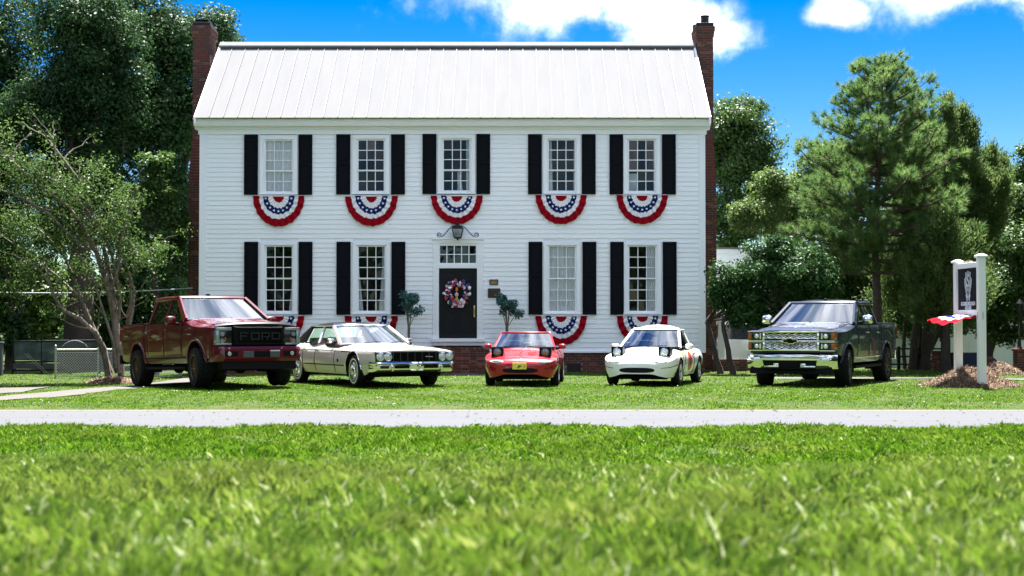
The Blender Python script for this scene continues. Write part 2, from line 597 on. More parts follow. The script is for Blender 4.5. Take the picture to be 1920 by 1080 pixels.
WINS = []   # glass x0, x1, z0, z1, rows above / below the meeting rail
UP = [(495, 548), (669, 721), (829.5, 882), (1027, 1080), (1178, 1230)]
LO = [(497, 549), (670, 723), None, (1028, 1080), (1178, 1231)]
SHU = [(457, 483, 559, 585), (630, 656.5, 733, 759), (792, 818, 893, 919), (990, 1016, 1091, 1117), (1143, 1168.5, 1241.5, 1267.5)]
dyU = [4, 2, 0, 1, 2]
openings = []
for i, w in enumerate(UP):
    d = dyU[i]
    WINS.append(dict(x0=hx(w[0]), x1=hx(w[1]), z1=hz(261 + d * .4), z0=hz(357 + d * .4), top=3, bot=2, up=True, i=i))
for i, w in enumerate(LO):
    if w:
        WINS.append(dict(x0=hx(w[0]), x1=hx(w[1]), z1=hz(461), z0=hz(583), top=3, bot=3, up=False, i=i))
CAS = 0.135
for w in WINS:
    openings.append((w['x0'] - CAS + .01, w['x1'] + CAS - .01, w['z0'] - .10, w['z1'] + .135))
DX0, DX1, DZ0, DZ1 = hx(823), hx(894.5), hz(634), hz(503)
TX0, TX1, TZ0, TZ1 = hx(824), hx(893), hz(494), hz(460)
DC0, DC1, DCT, DCB = hx(812), hx(906), hz(447), hz(647)
openings.append((DC0 + .01, DC1 - .01, ZB - .1, DCT - .01))

# backing wall with real openings (0.06 m behind the boards)
wall = empty('wall', house)
def backing():
    xs_ = sorted(set([XL + .05, XR_ - .05] + [o[0] + .03 for o in openings] + [o[1] - .03 for o in openings]))
    zs_ = sorted(set([GZ - .3, ZT + .25] + [o[2] + .03 for o in openings] + [o[3] - .03 for o in openings]))
    mb = MB()
    for a, b in zip(xs_, xs_[1:]):
        for c, d in zip(zs_, zs_[1:]):
            mx, mz = (a + b) / 2, (c + d) / 2
            if any(o[0] < mx < o[1] and o[2] < mz < o[3] for o in openings):
                continue
            mb.add([(a, .03, c), (b, .03, c), (b, .03, d), (a, .03, d)], [(0, 1, 2, 3)])
    mb.build('sheathing', M['siding'], wall)
backing()

# clapboards, one object per board
PITCH_B = 8.8 / 65.0
nb = int(round((ZT - ZB) / PITCH_B))
PITCH_B = (ZT - ZB) / nb
BX0, BX1 = hx(386), hx(1311)
for k in range(nb):
    z0 = ZB + k * PITCH_B
    z1 = z0 + PITCH_B + 0.012
    zlo, zhi = z0 + .004, z0 + PITCH_B - .004
    # merge cut spans; board heights that cross an opening edge are cut as well
    cuts = sorted((o[0], o[1]) for o in openings if o[2] < zhi and o[3] > zlo)
    x = BX0
    spans = []
    for a, b in cuts + [(BX1, BX1)]:
        if a > x + .02:
            spans.append((x, a))
        x = max(x, b)
    for a, b in spans:
        pieces = [a, b]
        if b - a > 5.2:
            n = int((b - a) / 3.9)
            js = sorted(a + (b - a) * (q + 1) / (n + 1) + random.uniform(-.6, .6) for q in range(n))
            pieces = [a] + js + [b]
        for p, q in zip(pieces, pieces[1:]):
            g = .0015
            t0, t1 = -.019 - random.uniform(0, .003), -.004
            p0, q0 = p + (g if p != a else 0), q - (g if q != b else 0)
            vs = [(p0, t0, z0), (q0, t0, z0), (q0, t1, z1), (p0, t1, z1), (p0, .028, z0), (q0, .028, z0), (q0, .028, z1), (p0, .028, z1)]
            m = MB().add(vs, [(0, 1, 2, 3), (0, 4, 5, 1), (0, 3, 7, 4), (1, 5, 6, 2), (3, 2, 6, 7)])
            m.build('clapboard', M['siding'], wall, fix=False)

# side and rear walls with lapped boards
gz = lambda y: ZT + .1
SLOPE = R(37)
OVER = 0.42                          # eaves overhang
RIDGE_Z = at(960, 86, HY + DEPTH / 2).z
EAVE_Z = at(960, 221, HY - OVER).z
SLOPE = math.atan2(RIDGE_Z - EAVE_Z, DEPTH / 2 + OVER)
for sx, X in ((-1, XL), (1, XR_)):
    mb = MB()
    nside = int((RIDGE_Z - .35 - ZB) / PITCH_B)
    for k in range(nside):
        z0 = ZB + k * PITCH_B
        z1 = z0 + PITCH_B
        def yspan(z):
            if z <= EAVE_Z + .15: return .12, DEPTH - .12
            h = (z - EAVE_Z - .15) / math.tan(SLOPE)
            return min(.12 + h, DEPTH / 2), max(DEPTH - .12 - h, DEPTH / 2)
        a0, b0 = yspan(z0); a1, b1 = yspan(z1)
        if b1 - a1 < .05: break
        o0, o1 = X + sx * .026 - sx * .03, X + sx * .004 - sx * .03
        mb.add([(o0, a0, z0), (o0, b0, z0), (o1, b1, z1), (o1, a1, z1), (X - sx * .07, a0, z0), (X - sx * .07, b0, z0), (X - sx * .07, b1, z1), (X - sx * .07, a1, z1)],
               [(0, 1, 2, 3), (0, 4, 5, 1), (4, 7, 6, 5)])
    tag(mb.build('gable_siding', M['siding'], house), kind='stuff')
MB().box(XL + .06, XR_ - .06, DEPTH - .12, DEPTH, GZ - .3, EAVE_Z + .15).build('rear_wall', M['siding'], house)

# corner boards, cornice, frieze
for a, b in ((XL, BX0), (BX1, XR_)):
    MB().cbox(a, b, -.036, .10, ZB, ZT, .004).build('corner_board', M['trim'], house)
mb = MB()
mb.cbox(XL - .04, XR_ + .04, -.05, .06, hz(252), hz(240), .004)              # frieze
mb.build('frieze_board', M['trim'], house)
c = [(-.075, hz(243)), (-.09, hz(238.5)), (-.24, hz(238)), (-.27, hz(234)), (-.28, hz(226)), (-.33, hz(223)), (-.34, EAVE_Z - .03), (.2, EAVE_Z + .02), (.2, hz(243))]
MB().prism_x(c, XL - .13, XR_ + .13).build('cornice', M['trim'], house)
MB().prism_x([(-.06, ZB - .02), (-.06, ZB + .03), (.05, ZB + .03), (.05, ZB - .02)], XL + .01, XR_ - .01).build('water_table', M['trim'], house)

# roof
roof = empty('roof', house)
NP = 36
RX0, RX1 = at(365, 221, HY - OVER).x, at(1331, 221, HY - OVER).x
run = DEPTH / 2 + OVER
sl = math.hypot(run, RIDGE_Z - EAVE_Z)
seam = MB()
for side in (-1, 1):
    for k in range(NP):
        a = RX0 + (RX1 - RX0) * k / NP
        b = RX0 + (RX1 - RX0) * (k + 1) / NP
        def P(x, t, h):   # t along the slope from the eave, h off the surface
            yv = -OVER + run * t
            zv = EAVE_Z + (RIDGE_Z - EAVE_Z) * t
            yy = yv - math.sin(SLOPE) * h
            zz = zv + math.cos(SLOPE) * h
            if side > 0: yy = DEPTH - yy
            return (x, yy, zz)
        jit = [random.uniform(-.0035, .0035) for _ in range(5)]
        g = .004
        rows = []
        for t, j in zip((0, .25, .5, .75, .985), jit):
            rows.append([P(a + .006, t, .034), P(a + .012, t, .008), P((a + b) / 2, t, .008 + j), P(b - .012, t, .008), P(b - .006, t, .038), P(b + .004, t, .038), P(b + .006, t, 0.0)])
        mb = MB().grid(rows)
        mb.add([P(a, 0, .0), P(b, 0, .0), P(b, 0, .009), P(a, 0, .009)], [(0, 1, 2, 3)])
        me = mb.mesh('roof_panel', [M['roof'], M['seam']])
        for q_ in me.polygons:
            c_ = q_.center.x
            if c_ > b - .012 or c_ < a + .0095: q_.material_index = 1
        link('roof_panel', me, roof)
mb = MB()
mb.add([(RX0, -OVER, EAVE_Z - .01), (RX1, -OVER, EAVE_Z - .01), (RX1, DEPTH / 2, RIDGE_Z - .012), (RX0, DEPTH / 2, RIDGE_Z - .012), (RX1, DEPTH + OVER, EAVE_Z - .01), (RX0, DEPTH + OVER, EAVE_Z - .01)],
       [(0, 1, 2, 3), (3, 2, 4, 5)])
mb.build('roof_deck', M['dark'], roof)
# ridge cap over a narrow dark vent gap, rake trim
tcap = .955
yc0 = -OVER + run * tcap
zc0 = EAVE_Z + (RIDGE_Z - EAVE_Z) * tcap
hcap = .075
cap = [(yc0 - .045, zc0 + .036), (yc0 - .04, zc0 + .10), (DEPTH / 2, RIDGE_Z + .125), (DEPTH - yc0 + .04, zc0 + .10), (DEPTH - yc0 + .045, zc0 + .075), (DEPTH / 2, RIDGE_Z + .10)]
MB().prism_x(cap, RX0 - .01, RX1 + .01).build('ridge_cap', M['roof'], roof)
MB().prism_x([(yc0 + .02, zc0 + .035), (DEPTH / 2, RIDGE_Z + .06), (DEPTH - yc0 - .02, zc0 + .035), (DEPTH / 2, RIDGE_Z)], RX0 + .08, RX1 - .08).build('ridge_vent', M['dark'], roof)
for X in (RX0, RX1):
    for side in (-1, 1):
        f = lambda y: y if side < 0 else DEPTH - y
        pr = [(f(-OVER - .01), EAVE_Z - .16), (f(-OVER - .01), EAVE_Z + .035), (f(DEPTH / 2), RIDGE_Z + .05), (f(DEPTH / 2), RIDGE_Z - .16)]
        MB().prism_x(pr, X - .025, X + .035).build('rake_board', M['trim'], roof)

# windows
def curtain_mesh(x0, x1, z0, z1, y, gather=None, folds=7, seed=0, amp=.02):
    rr = random.Random(seed)
    ph = rr.random() * 6
    rows = []
    for i in range(13):
        t = i / 12
        z = z1 + (z0 - z1) * t
        a, b = x0, x1
        if gather: a, b = gather(t)
        row = []
        for j in range(33):
            u = j / 32
            row.append((a + (b - a) * u, y + amp * math.sin(u * folds * 6.28 + ph + .5 * math.sin(t * 3)) + .006 * math.sin(u * 23 + t * 2), z))
        rows.append(row)
    return MB().grid(rows)

WIN_CURT = {(True, 0): 'full', (True, 1): 'none', (True, 2): 'sliver', (True, 3): 'edges', (True, 4): 'lowbox',
            (False, 0): 'rightlow', (False, 1): 'tieback', (False, 3): 'full', (False, 4): 'right'}
for w in WINS:
    x0, x1, z0, z1 = w['x0'], w['x1'], w['z0'], w['z1']
    wn = empty('window', house, ((x0 + x1) / 2, 0, z0))
    ox, oz = (x0 + x1) / 2, z0
    X0, X1, Z0, Z1 = x0 - ox, x1 - ox, 0, z1 - oz
    # casing: stiles, head and sill butt end to end
    mb = MB()
    mb.cbox(X0 - CAS, X0 - .02, -.045, .05, Z0 - .065, Z1 + .02, .004)
    mb.cbox(X1 + .02, X1 + CAS, -.045, .05, Z0 - .065, Z1 + .02, .004)
    mb.cbox(X0 - CAS, X1 + CAS, -.047, .05, Z1 + .02, Z1 + .135, .004)
    mb.build('window_casing', M['trim'], wn)
    MB().cbox(X0 - CAS - .012, X1 + CAS + .012, -.085, .06, Z0 - .105, Z0 - .065, .006).build('window_sill', M['trim'], wn)
    mb = MB()
    mb.cbox(X0 - .02, X0 + .008, -.012, .10, Z0 - .065, Z1 + .02, .002)
    mb.cbox(X1 - .008, X1 + .02, -.012, .10, Z0 - .065, Z1 + .02, .002)
    mb.cbox(X0 + .008, X1 - .008, -.012, .10, Z1 + .005, Z1 + .02, .002)
    mb.build('window_stop', M['trim'], wn)
    nr = w['top'] + w['bot']
    zm = Z0 + (Z1 - Z0) * w['bot'] / nr
    for nm, (a, b, n, y) in {'upper': (zm, Z1, w['top'], .012), 'lower': (Z0, zm, w['bot'], .046)}.items():
        st = .028
        mb = MB()
        bb = .05 if nm == 'lower' else .022
        A0, A1 = X0 + .008, X1 - .008
        mb.cbox(A0, A0 + st, y, y + .034, a - (.065 if nm == 'lower' else .018), b + (.0 if nm == 'lower' else .005), .003)
        mb.cbox(A1 - st, A1, y, y + .034, a - (.065 if nm == 'lower' else .018), b + (.0 if nm == 'lower' else .005), .003)
        lo = a - (.065 if nm == 'lower' else .018)
        mb.cbox(A0 + st, A1 - st, y, y + .034, lo, lo + (.07 if nm == 'lower' else .036), .003)
        hi = b + (.0 if nm == 'lower' else .005)
        mb.cbox(A0 + st, A1 - st, y, y + .034, hi - .03, hi, .003)
        gx0, gx1, gz0, gz1 = A0 + st, A1 - st, lo + (.07 if nm == 'lower' else .036), hi - .03
        mw = .011
        cw = (gx1 - gx0) / 3
        rh = (gz1 - gz0) / n
        for q in (1, 2):
            mb.box(gx0 + cw * q - mw, gx0 + cw * q + mw, y + .003, y + .030, gz0, gz1)
        for q in range(1, n):
            for c_ in range(3):
                mb.box(gx0 + cw * c_ + (mw if c_ else 0), gx0 + cw * (c_ + 1) - (mw if c_ < 2 else 0), y + .003, y + .030, gz0 + rh * q - mw, gz0 + rh * q + mw)
        mb.build('sash', M['trim'], wn)
        for r_ in range(n):
            for c_ in range(3):
                tx, tz = random.uniform(-.004, .004), random.uniform(-.006, .006)
                pw, phh = cw - mw * 2 + .006, rh - mw * 2 + .006
                px_, pz_ = gx0 + cw * (c_ + .5), gz0 + rh * (r_ + .5)
                yb = y + .016
                MB().add([(px_ - pw / 2, yb - tx * pw - tz * phh, pz_ - phh / 2), (px_ + pw / 2, yb + tx * pw - tz * phh, pz_ - phh / 2),
                          (px_ + pw / 2, yb + tx * pw + tz * phh, pz_ + phh / 2), (px_ - pw / 2, yb - tx * pw + tz * phh, pz_ + phh / 2)], [(0, 1, 2, 3)]).build('pane', M['glass'], wn, fix=False)
    # a shallow dim room behind the glass
    mb = MB()
    a, b, c_, d = X0 - .12, X1 + .12, Z0 - .1, Z1 + .12
    y0, y1 = .105, 1.6
    mb.add([(a, y0, c_), (b, y0, c_), (b, y0, d), (a, y0, d), (a, y1, c_), (b, y1, c_), (b, y1, d), (a, y1, d)],
           [(0, 4, 5, 1), (1, 5, 6, 2), (2, 6, 7, 3), (3, 7, 4, 0), (4, 7, 6, 5)])
    mb.build('room', M['room'], wn, fix=False)
    k = WIN_CURT[(w['up'], w['i'])]
    sd = w['i'] + 10 * w['up']
    W_ = X1 - X0
    H_ = Z1 - Z0
    if k == 'full':
        curtain_mesh(X0 - .03, X1 + .03, Z0 - .05, Z1 + .05, .13, folds=8, seed=sd, amp=.012).build('curtain', M['curtain'], wn, smooth=60)
    elif k == 'edges':
        curtain_mesh(0, 0, Z0, Z1, .14, lambda t: (X0, X0 + W_ * (.14 + .05 * t)), 3, sd).build('curtain', M['curtain'], wn, smooth=60)
        curtain_mesh(0, 0, Z0, Z1, .14, lambda t: (X1 - W_ * (.06 + .03 * t), X1), 2, sd + 3).build('curtain', M['curtain'], wn, smooth=60)
    elif k == 'sliver':
        curtain_mesh(0, 0, Z0, Z0 + H_ * .4, .2, lambda t: (W_ * .02, W_ * (.10 + .12 * t)), 2, sd).build('curtain', M['curtain'], wn, smooth=60)
        curtain_mesh(0, 0, Z0, Z1, .14, lambda t: (X1 - W_ * .16, X1), 3, sd + 3).build('curtain', M['curtain'], wn, smooth=60)
    elif k == 'lowbox':
        MB().cbox(X0 + .02, X0 + W_ * .36, .3, .5, Z0 + .0, Z0 + H_ * .36, .02).build('window_box', M['curtain'], wn)
        curtain_mesh(0, 0, Z0, Z1, .14, lambda t: (X1 - W_ * .07, X1), 2, sd + 3).build('curtain', M['curtain'], wn, smooth=60)
    elif k == 'rightlow':
        curtain_mesh(0, 0, Z0, Z0 + H_ * .62, .14, lambda t: (X1 - W_ * (.02 + .14 * t), X1), 3, sd).build('curtain', M['curtain'], wn, smooth=60)
        curtain_mesh(0, 0, Z0, Z0 + H_ * .4, .14, lambda t: (X0, X0 + W_ * (.01 + .06 * t)), 2, sd).build('curtain', M['curtain'], wn, smooth=60)
    elif k == 'tieback':
        curtain_mesh(0, 0, Z0, Z1, .14, lambda t: (X1 - W_ * (.14 + .16 * max(0, t - .3)), X1), 4, sd).build('curtain', M['curtain'], wn, smooth=60)
        curtain_mesh(0, 0, Z0, Z0 + H_ * .72, .14, lambda t: (X0, X0 + W_ * (.02 + .18 * t)), 3, sd + 2).build('curtain', M['curtain'], wn, smooth=60)
    elif k == 'right':
        curtain_mesh(0, 0, Z0, Z1, .14, lambda t: (X1 - W_ * .34, X1 - .01), 4, sd).build('curtain', M['curtain'], wn, smooth=60)

# shutters: a frame with two recessed panels each
def shutter(x0, x1, z0, z1, mid):
    sh = MB()
    w_ = x1 - x0
    ox, oz = (x0 + x1) / 2, z0
    a, b, h = x0 - ox, x1 - ox, z1 - z0
    st = .05
    sh.cbox(a, a + st, -.072, -.030, 0, h, .004).cbox(b - st, b, -.072, -.030, 0, h, .004)
    for c_, d in ((0, .09), (h * mid - .045, h * mid + .045), (h - .07, h)):
        sh.cbox(a + st, b - st, -.071, -.031, c_, d, .004)
    o = sh.build('shutter', M['shutter'], house, loc=(ox, 0, oz))
    for c_, d in ((.09, h * mid - .045), (h * mid + .045, h - .07)):
        MB().cbox(a + st, b - st, -.050, -.036, c_, d, .002).cbox(a + st + .025, b - st - .025, -.058, -.045, c_ + .025, d - .025, .008).build('shutter_panel', M['shutter'], o)
for i, s_ in enumerate(SHU):
    d = dyU[i] * .4
    for a, b in ((s_[0], s_[1]), (s_[2], s_[3])):
        shutter(hx(a), hx(b), hz(364 + d), hz(251.5 + d), .52)
        if i != 2:
            shutter(hx(a + 1), hx(b + 1), hz(590), hz(453.5), .54)

# door with its frame and transom
fr = MB()
fr.cbox(DC0, DX0, -.05, .06, DCB, TZ1 + .06, .004).cbox(DX1, DC1, -.05, .06, DCB, TZ1 + .06, .004)
fr.cbox(DC0, DC1, -.054, .06, TZ1 + .06, DCT, .005)
fr.cbox(DX0, DX1, -.046, .06, DZ1, TZ0 - .02, .004)
fr.cbox(DC0 - .02, DC1 + .02, -.09, .02, hz(457) + .12, DCT + .05, .008)
fr.build('door_frame', M['trim'], house)
MB().cbox(DC0 - .05, DC1 + .05, -.14, .10, hz(641), hz(634.5), .008).build('threshold', M['trim'], house)
MB().cbox(DC0 - .02, DC1 + .02, -.06, .10, hz(648), hz(641.3), .004).build('threshold_riser', M['trim'], house)
dr = MB()
dw, dh = DX1 - DX0, DZ1 - DZ0
dr.cbox(DX0 + .005, DX1 - .005, .02, .06, DZ0 + .004, DZ1 - .004, .003)
door = dr.build('door', M['door'], house)
for r0, r1 in ((.07, .36), (.42, .74), (.79, .95)):
    for c0, c1 in ((.10, .46), (.54, .90)):
        a, b, c_, d = DX0 + dw * c0, DX0 + dw * c1, DZ0 + dh * r0, DZ0 + dh * r1
        m_ = MB()
        for bx in ((a, b, c_, c_ + .02), (a, b, d - .02, d), (a, a + .02, c_ + .02, d - .02), (b - .02, b, c_ + .02, d - .02)):
            m_.cbox(bx[0], bx[1], .008, .022, bx[2], bx[3], .003)
        m_.cbox(a + .05, b - .05, .012, .024, c_ + .05, d - .05, .005)
        m_.build('door_panel', M['door'], door)
MB().cbox(DX1 - .10, DX1 - .055, -.005, .022, DZ0 + dh * .30, DZ0 + dh * .47, .006).tube([(DX1 - .078, -.01, DZ0 + dh * .33), (DX1 - .078, -.06, DZ0 + dh * .35), (DX1 - .078, -.06, DZ0 + dh * .40), (DX1 - .078, -.01, DZ0 + dh * .42)], .010, 8).build('door_handle', M['brass'], door)
tr = empty('transom', house)
m_ = MB()
cw, rh = (TX1 - TX0) / 5, (TZ1 - TZ0) / 2
m_.cbox(TX0 - .03, TX0 + .012, -.02, .04, TZ0 - .02, TZ1 + .06, .003).cbox(TX1 - .012, TX1 + .03, -.02, .04, TZ0 - .02, TZ1 + .06, .003)
m_.cbox(TX0 + .012, TX1 - .012, -.02, .04, TZ0 - .02, TZ0 + .012, .003).cbox(TX0 + .012, TX1 - .012, -.02, .04, TZ1 - .012, TZ1 + .06, .003)
for q in range(1, 5): m_.box(TX0 + cw * q - .013, TX0 + cw * q + .013, -.012, .03, TZ0 + .012, TZ1 - .012)
for q in range(5): m_.box(TX0 + cw * q + .013, TX0 + cw * (q + 1) - .013, -.012, .03, TZ0 + rh - .012, TZ0 + rh + .012)
m_.build('transom_frame', M['trim'], tr)
for r_ in range(2):
    for c_ in range(5):
        MB().box(TX0 + cw * c_ + .01, TX0 + cw * (c_ + 1) - .01, .006, .010, TZ0 + rh * r_ + .01, TZ0 + rh * (r_ + 1) - .01).build('pane', M['glass'], tr)
MB().add([(TX0 - .05, .05, TZ0 - .05), (TX1 + .05, .05, TZ0 - .05), (TX1 + .05, .05, TZ1 + .1), (TX0 - .05, .05, TZ1 + .1), (TX0 - .05, 1.2, TZ0 - .05), (TX1 + .05, 1.2, TZ0 - .05), (TX1 + .05, 1.2, TZ1 + .1), (TX0 - .05, 1.2, TZ1 + .1)],
         [(0, 4, 5, 1), (1, 5, 6, 2), (2, 6, 7, 3), (3, 7, 4, 0), (4, 7, 6, 5)]).build('hall', M['room'], tr, fix=False)

# ------------------------------------------------------------------ brickwork
BL, BH, BD, J = 0.203, 0.062, 0.09, 0.011
_bm = {}
def brick_mesh(l, h, d, key):
    k = (round(l, 3), round(h, 3), round(d, 3), key)
    if k not in _bm:
        c_ = .004
        b_ = MB()
        b_.add([(-l / 2 + c_, -d / 2, -h / 2 + c_), (l / 2 - c_, -d / 2, -h / 2 + c_), (l / 2 - c_, -d / 2, h / 2 - c_), (-l / 2 + c_, -d / 2, h / 2 - c_),
                (-l / 2, -d / 2 + c_, -h / 2), (l / 2, -d / 2 + c_, -h / 2), (l / 2, -d / 2 + c_, h / 2), (-l / 2, -d / 2 + c_, h / 2),
                (-l / 2, d / 2, -h / 2), (l / 2, d / 2, -h / 2), (l / 2, d / 2, h / 2), (-l / 2, d / 2, h / 2)],
               [(0, 1, 2, 3), (0, 4, 5, 1), (1, 5, 6, 2), (2, 6, 7, 3), (3, 7, 4, 0), (4, 8, 9, 5), (5, 9, 10, 6), (6, 10, 11, 7), (7, 11, 8, 4), (8, 11, 10, 9)])
        _bm[k] = b_.mesh('brick', M[key], fix=False)
    return _bm[k]
BRICK_BUDGET = [300]
def bkey(): return random.choices(('brick_a', 'brick_b', 'brick_c'), (6, 4, 1.6))[0]
class Wallwork:
    """lays bricks face by face: single bricks while the budget lasts, otherwise joined"""
    def __init__(s, parent, keys=None):
        s.parent = parent
        s.joined = {}
    def brick(s, c, l, h, rot, single):
        k = bkey()
        jit = random.uniform(-.003, .003)
        if single and BRICK_BUDGET[0] > 0:
            BRICK_BUDGET[0] -= 1
            o = link('brick', brick_mesh(l, h, BD, k), s.parent, None)
            d = Matrix.Rotation(rot, 3, 'Z') @ Vector((0, BD / 2 - .006 + jit, 0))
            o.location = Vector(c) + d
            o.rotation_euler = (random.uniform(-.01, .01), random.uniform(-.006, .006), rot)
        else:
            b_ = s.joined.setdefault(k, MB())
            st = len(b_.v)
            hl, hh = l / 2, h / 2
            b_.add([(-hl, -.006 + jit, -hh), (hl, -.006 + jit, -hh), (hl, -.006 + jit, hh), (-hl, -.006 + jit, hh), (-hl, .02, -hh), (hl, .02, -hh), (hl, .02, hh), (-hl, .02, hh)],
                   [(0, 1, 2, 3), (0, 4, 5, 1), (1, 5, 6, 2), (2, 6, 7, 3), (3, 7, 4, 0)])
            b_.xform(Matrix.Translation(c) @ Matrix.Rotation(rot, 4, 'Z'), st)
    def face(s, p0, p1, z0, z1, single=False, skip=None, order=1):
        """p0 to p1 runs left to right as seen from outside the face"""
        p0, p1 = Vector(p0), Vector(p1)
        L = (p1 - p0).length
        d = (p1 - p0) / L
        rot = math.atan2(d.y, d.x)
        n = max(1, int(round((z1 - z0) / (BH + J))))
        ph = (z1 - z0) / n
        rows = range(n) if order > 0 else range(n - 1, -1, -1)
        for r_ in rows:
            z = z0 + (r_ + .5) * ph
            m = L / (BL + J)
            x = -(BL + J) * (.5 if r_ % 2 else 0)
            while x < L - .02:
                a, b = max(x + J / 2, .002), min(x + BL + J / 2, L - .002)
                x += BL + J
                if b - a < .035: continue
                q = p0 + d * ((a + b) / 2)
                if skip and skip((a + b) / 2, z): continue
                s.brick((q.x, q.y, z), b - a, ph - J, rot, single)
    def close(s):
        for k, b_ in s.joined.items():
            tag(b_.build('brickwork', M[k], s.parent, fix=False), kind='stuff')

def chimney(lx0, lx1, ly0, ly1, side_px, top_py, capt, single_rows):
    """lx: stack x range above the shoulder (house space), side -1 left / +1 right"""
    ch = empty('chimney', house)
    ww = Wallwork(ch)
    zt = top_py
    inner = XL - .03 if side_px < 0 else XR_ + .03
    zsh0, zsh1 = EAVE_Z - 1.6, EAVE_Z - .25
    zsh2 = hz(440)
    core = MB()
    e = .004
    core.box(lx0 + e, lx1 - e, ly0 + e, ly1 - e, zsh1, zt - .01)
    # lower stack reaches the wall; a sloped shoulder joins the two
    if side_px < 0: bx0, bx1 = lx0 - .03, inner
    else: bx0, bx1 = inner, lx1 + .03
    by0, by1 = ly0 - .35, ly1 + .35
    core.box(bx0 + e, bx1 - e, by0 + e, by1 - e, GZ - .2, zsh0)
    core.add([(bx0 + e, by0 + e, zsh0), (bx1 - e, by0 + e, zsh0), (bx1 - e, by1 - e, zsh0), (bx0 + e, by1 - e, zsh0), (lx0 + e, ly0 + e, zsh1), (lx1 - e, ly0 + e, zsh1), (lx1 - e, ly1 - e, zsh1), (lx0 + e, ly1 - e, zsh1)],
             [(0, 1, 5, 4), (1, 2, 6, 5), (2, 3, 7, 6), (3, 0, 4, 7)])
    core.build('chimney_core', M['mortar'], ch)
    # shoulder faces paved with brick steps
    stp = MB()
    n = 14
    for i in range(n):
        t = (i + .5) / n
        L_ = lambda a, b: a + (b - a) * t
        stp.box(L_(bx0, lx0) - .012, L_(bx1, lx1) + (.012 if side_px > 0 else 0.0), L_(by0, ly0) - .012, L_(by1, ly1), zsh0 + (zsh1 - zsh0) * i / n + .004, zsh0 + (zsh1 - zsh0) * (i + 1) / n - .007)
    tag(stp.build('shoulder_bricks', M['brick_a'], ch), kind='stuff')
    z_top = zt - .42
    ww.face((lx0, ly0, 0), (lx1, ly0, 0), zsh1, z_top, single_rows, order=-1)
    if side_px < 0: ww.face((lx1, ly0, 0), (lx1, ly1, 0), zsh1, z_top)
    else: ww.face((lx0, ly1, 0), (lx0, ly0, 0), zsh1, z_top)
    if side_px < 0: ww.face((lx0, ly1, 0), (lx0, ly0, 0), zsh1, z_top)
    else: ww.face((lx1, ly0, 0), (lx1, ly1, 0), zsh1, z_top)
    ww.face((bx0, by0, 0), (bx1, by0, 0), GZ - .1, zsh0)
    if side_px < 0: ww.face((bx0, by1, 0), (bx0, by0, 0), GZ - .1, zsh0)
    else: ww.face((bx1, by0, 0), (bx1, by1, 0), GZ - .1, zsh0)
    # corbelled top courses
    for i, gout in enumerate((.0, .025, .03, .05, .055)):
        a0, a1 = z_top + i * .084, z_top + (i + 1) * .084 - J
        x0_, x1_, y0_, y1_ = lx0 - gout, lx1 + gout, ly0 - gout, ly1 + gout
        ww.face((x0_, y0_, 0), (x1_, y0_, 0), a0, a1, False)
        ww.face((x1_, y0_, 0), (x1_, y1_, 0), a0, a1, False)
        ww.face((x0_, y1_, 0), (x0_, y0_, 0), a0, a1, False)
        MB().box(x0_ + .012, x1_ - .012, y0_ + .012, y1_ - .012, a0 - J, a1 + J * .5).build('corbel_core', M['mortar'], ch)
    ww.close()
    cp = MB()
    cp.cbox(lx0 - .02, lx1 + .02, ly0 - .02, ly1 + .02, zt - .005, zt + .11, .01)
    if capt == 'pot':
        cx, cy = (lx0 + lx1) / 2 + .03, ly0 + .28
        cp.lathe([(0, .11), (.15, .11), (.14, .14), (.125, .16), (.125, .34), (.14, .345), (.14, .375), (.11, .38), (.11, .2), (0, .2)], 16, c=(cx, cy, zt))
        cp.cbox(lx0 - .03, lx0 + .12, ly1 - .3, ly1 - .02, zt + .11, zt + .2, .01)
    else:
        cp.cbox(lx0 + .06, lx1 - .04, ly0 + .1, ly1 - .1, zt + .11, zt + .16, .01)
        cp.cbox(lx0 + .03, lx1 - .06, ly0 + .06, ly1 - .3, zt + .18, zt + .22, .01)
        for q in (lx0 + .1, lx1 - .1): cp.box(q, q + .02, ly0 + .12, ly0 + .14, zt + .1, zt + .2)
    cp.build('chimney_cap', M['black_metal'], ch)
YC = 3.05
Yc = HY + YC
chimney(at(362, 60, Yc).x, at(393, 60, Yc).x, YC, YC + 1.0, -1, at(960, 48, Yc).z, 'hood', False)
cr0, cr1 = at(1307, 60, Yc).x, at(1337, 60, Yc).x
# foundation: single bricks where the yard shows them
fnd = empty('foundation', house)
ww = Wallwork(fnd)
MB().box(XL + .03, XR_ - .03, .012, .3, GZ - .3, ZB - .015).build('foundation_core', M['mortar'], fnd)
vx0, vx1, vz0, vz1 = hx(1063), hx(1089), hz(697), hz(681)
skipv = lambda a, z: (vx0 - .02 < XL + .02 + a < vx1 + .02 and z < vz1)
vis0, vis1 = hx(1050), hx(1150)
n0 = BRICK_BUDGET[0]
p0 = (XL + .02, .008, 0); 
def fface(x0, x1, single):
    ww.face((x0, .008, 0), (x1, .008, 0), GZ - .05, ZB - .02, single, skip=lambda a, z: vx0 - .02 < x0 + a < vx1 + .02 and z < vz1)
fface(XL + .02, vis0, False)
fface(vis0, vis1, True)
fface(vis1, XR_ - .02, False)
ww.close()
vent = MB().box(vx0, vx1, .0, .03, GZ - .05, vz1)
vent.build('crawl_vent', M['black_metal'], fnd)
for X, d in ((XL + .04, -1), (XR_ - .04, 1)):
    MB().box(X - .03, X + .03, .05, DEPTH - .05, GZ - .3, ZB).build('side_foundation', M['brick_b'], fnd)
chimney(cr0, cr1, YC, YC + 1.0, 1, at(960, 49, Yc).z, 'pot', True)

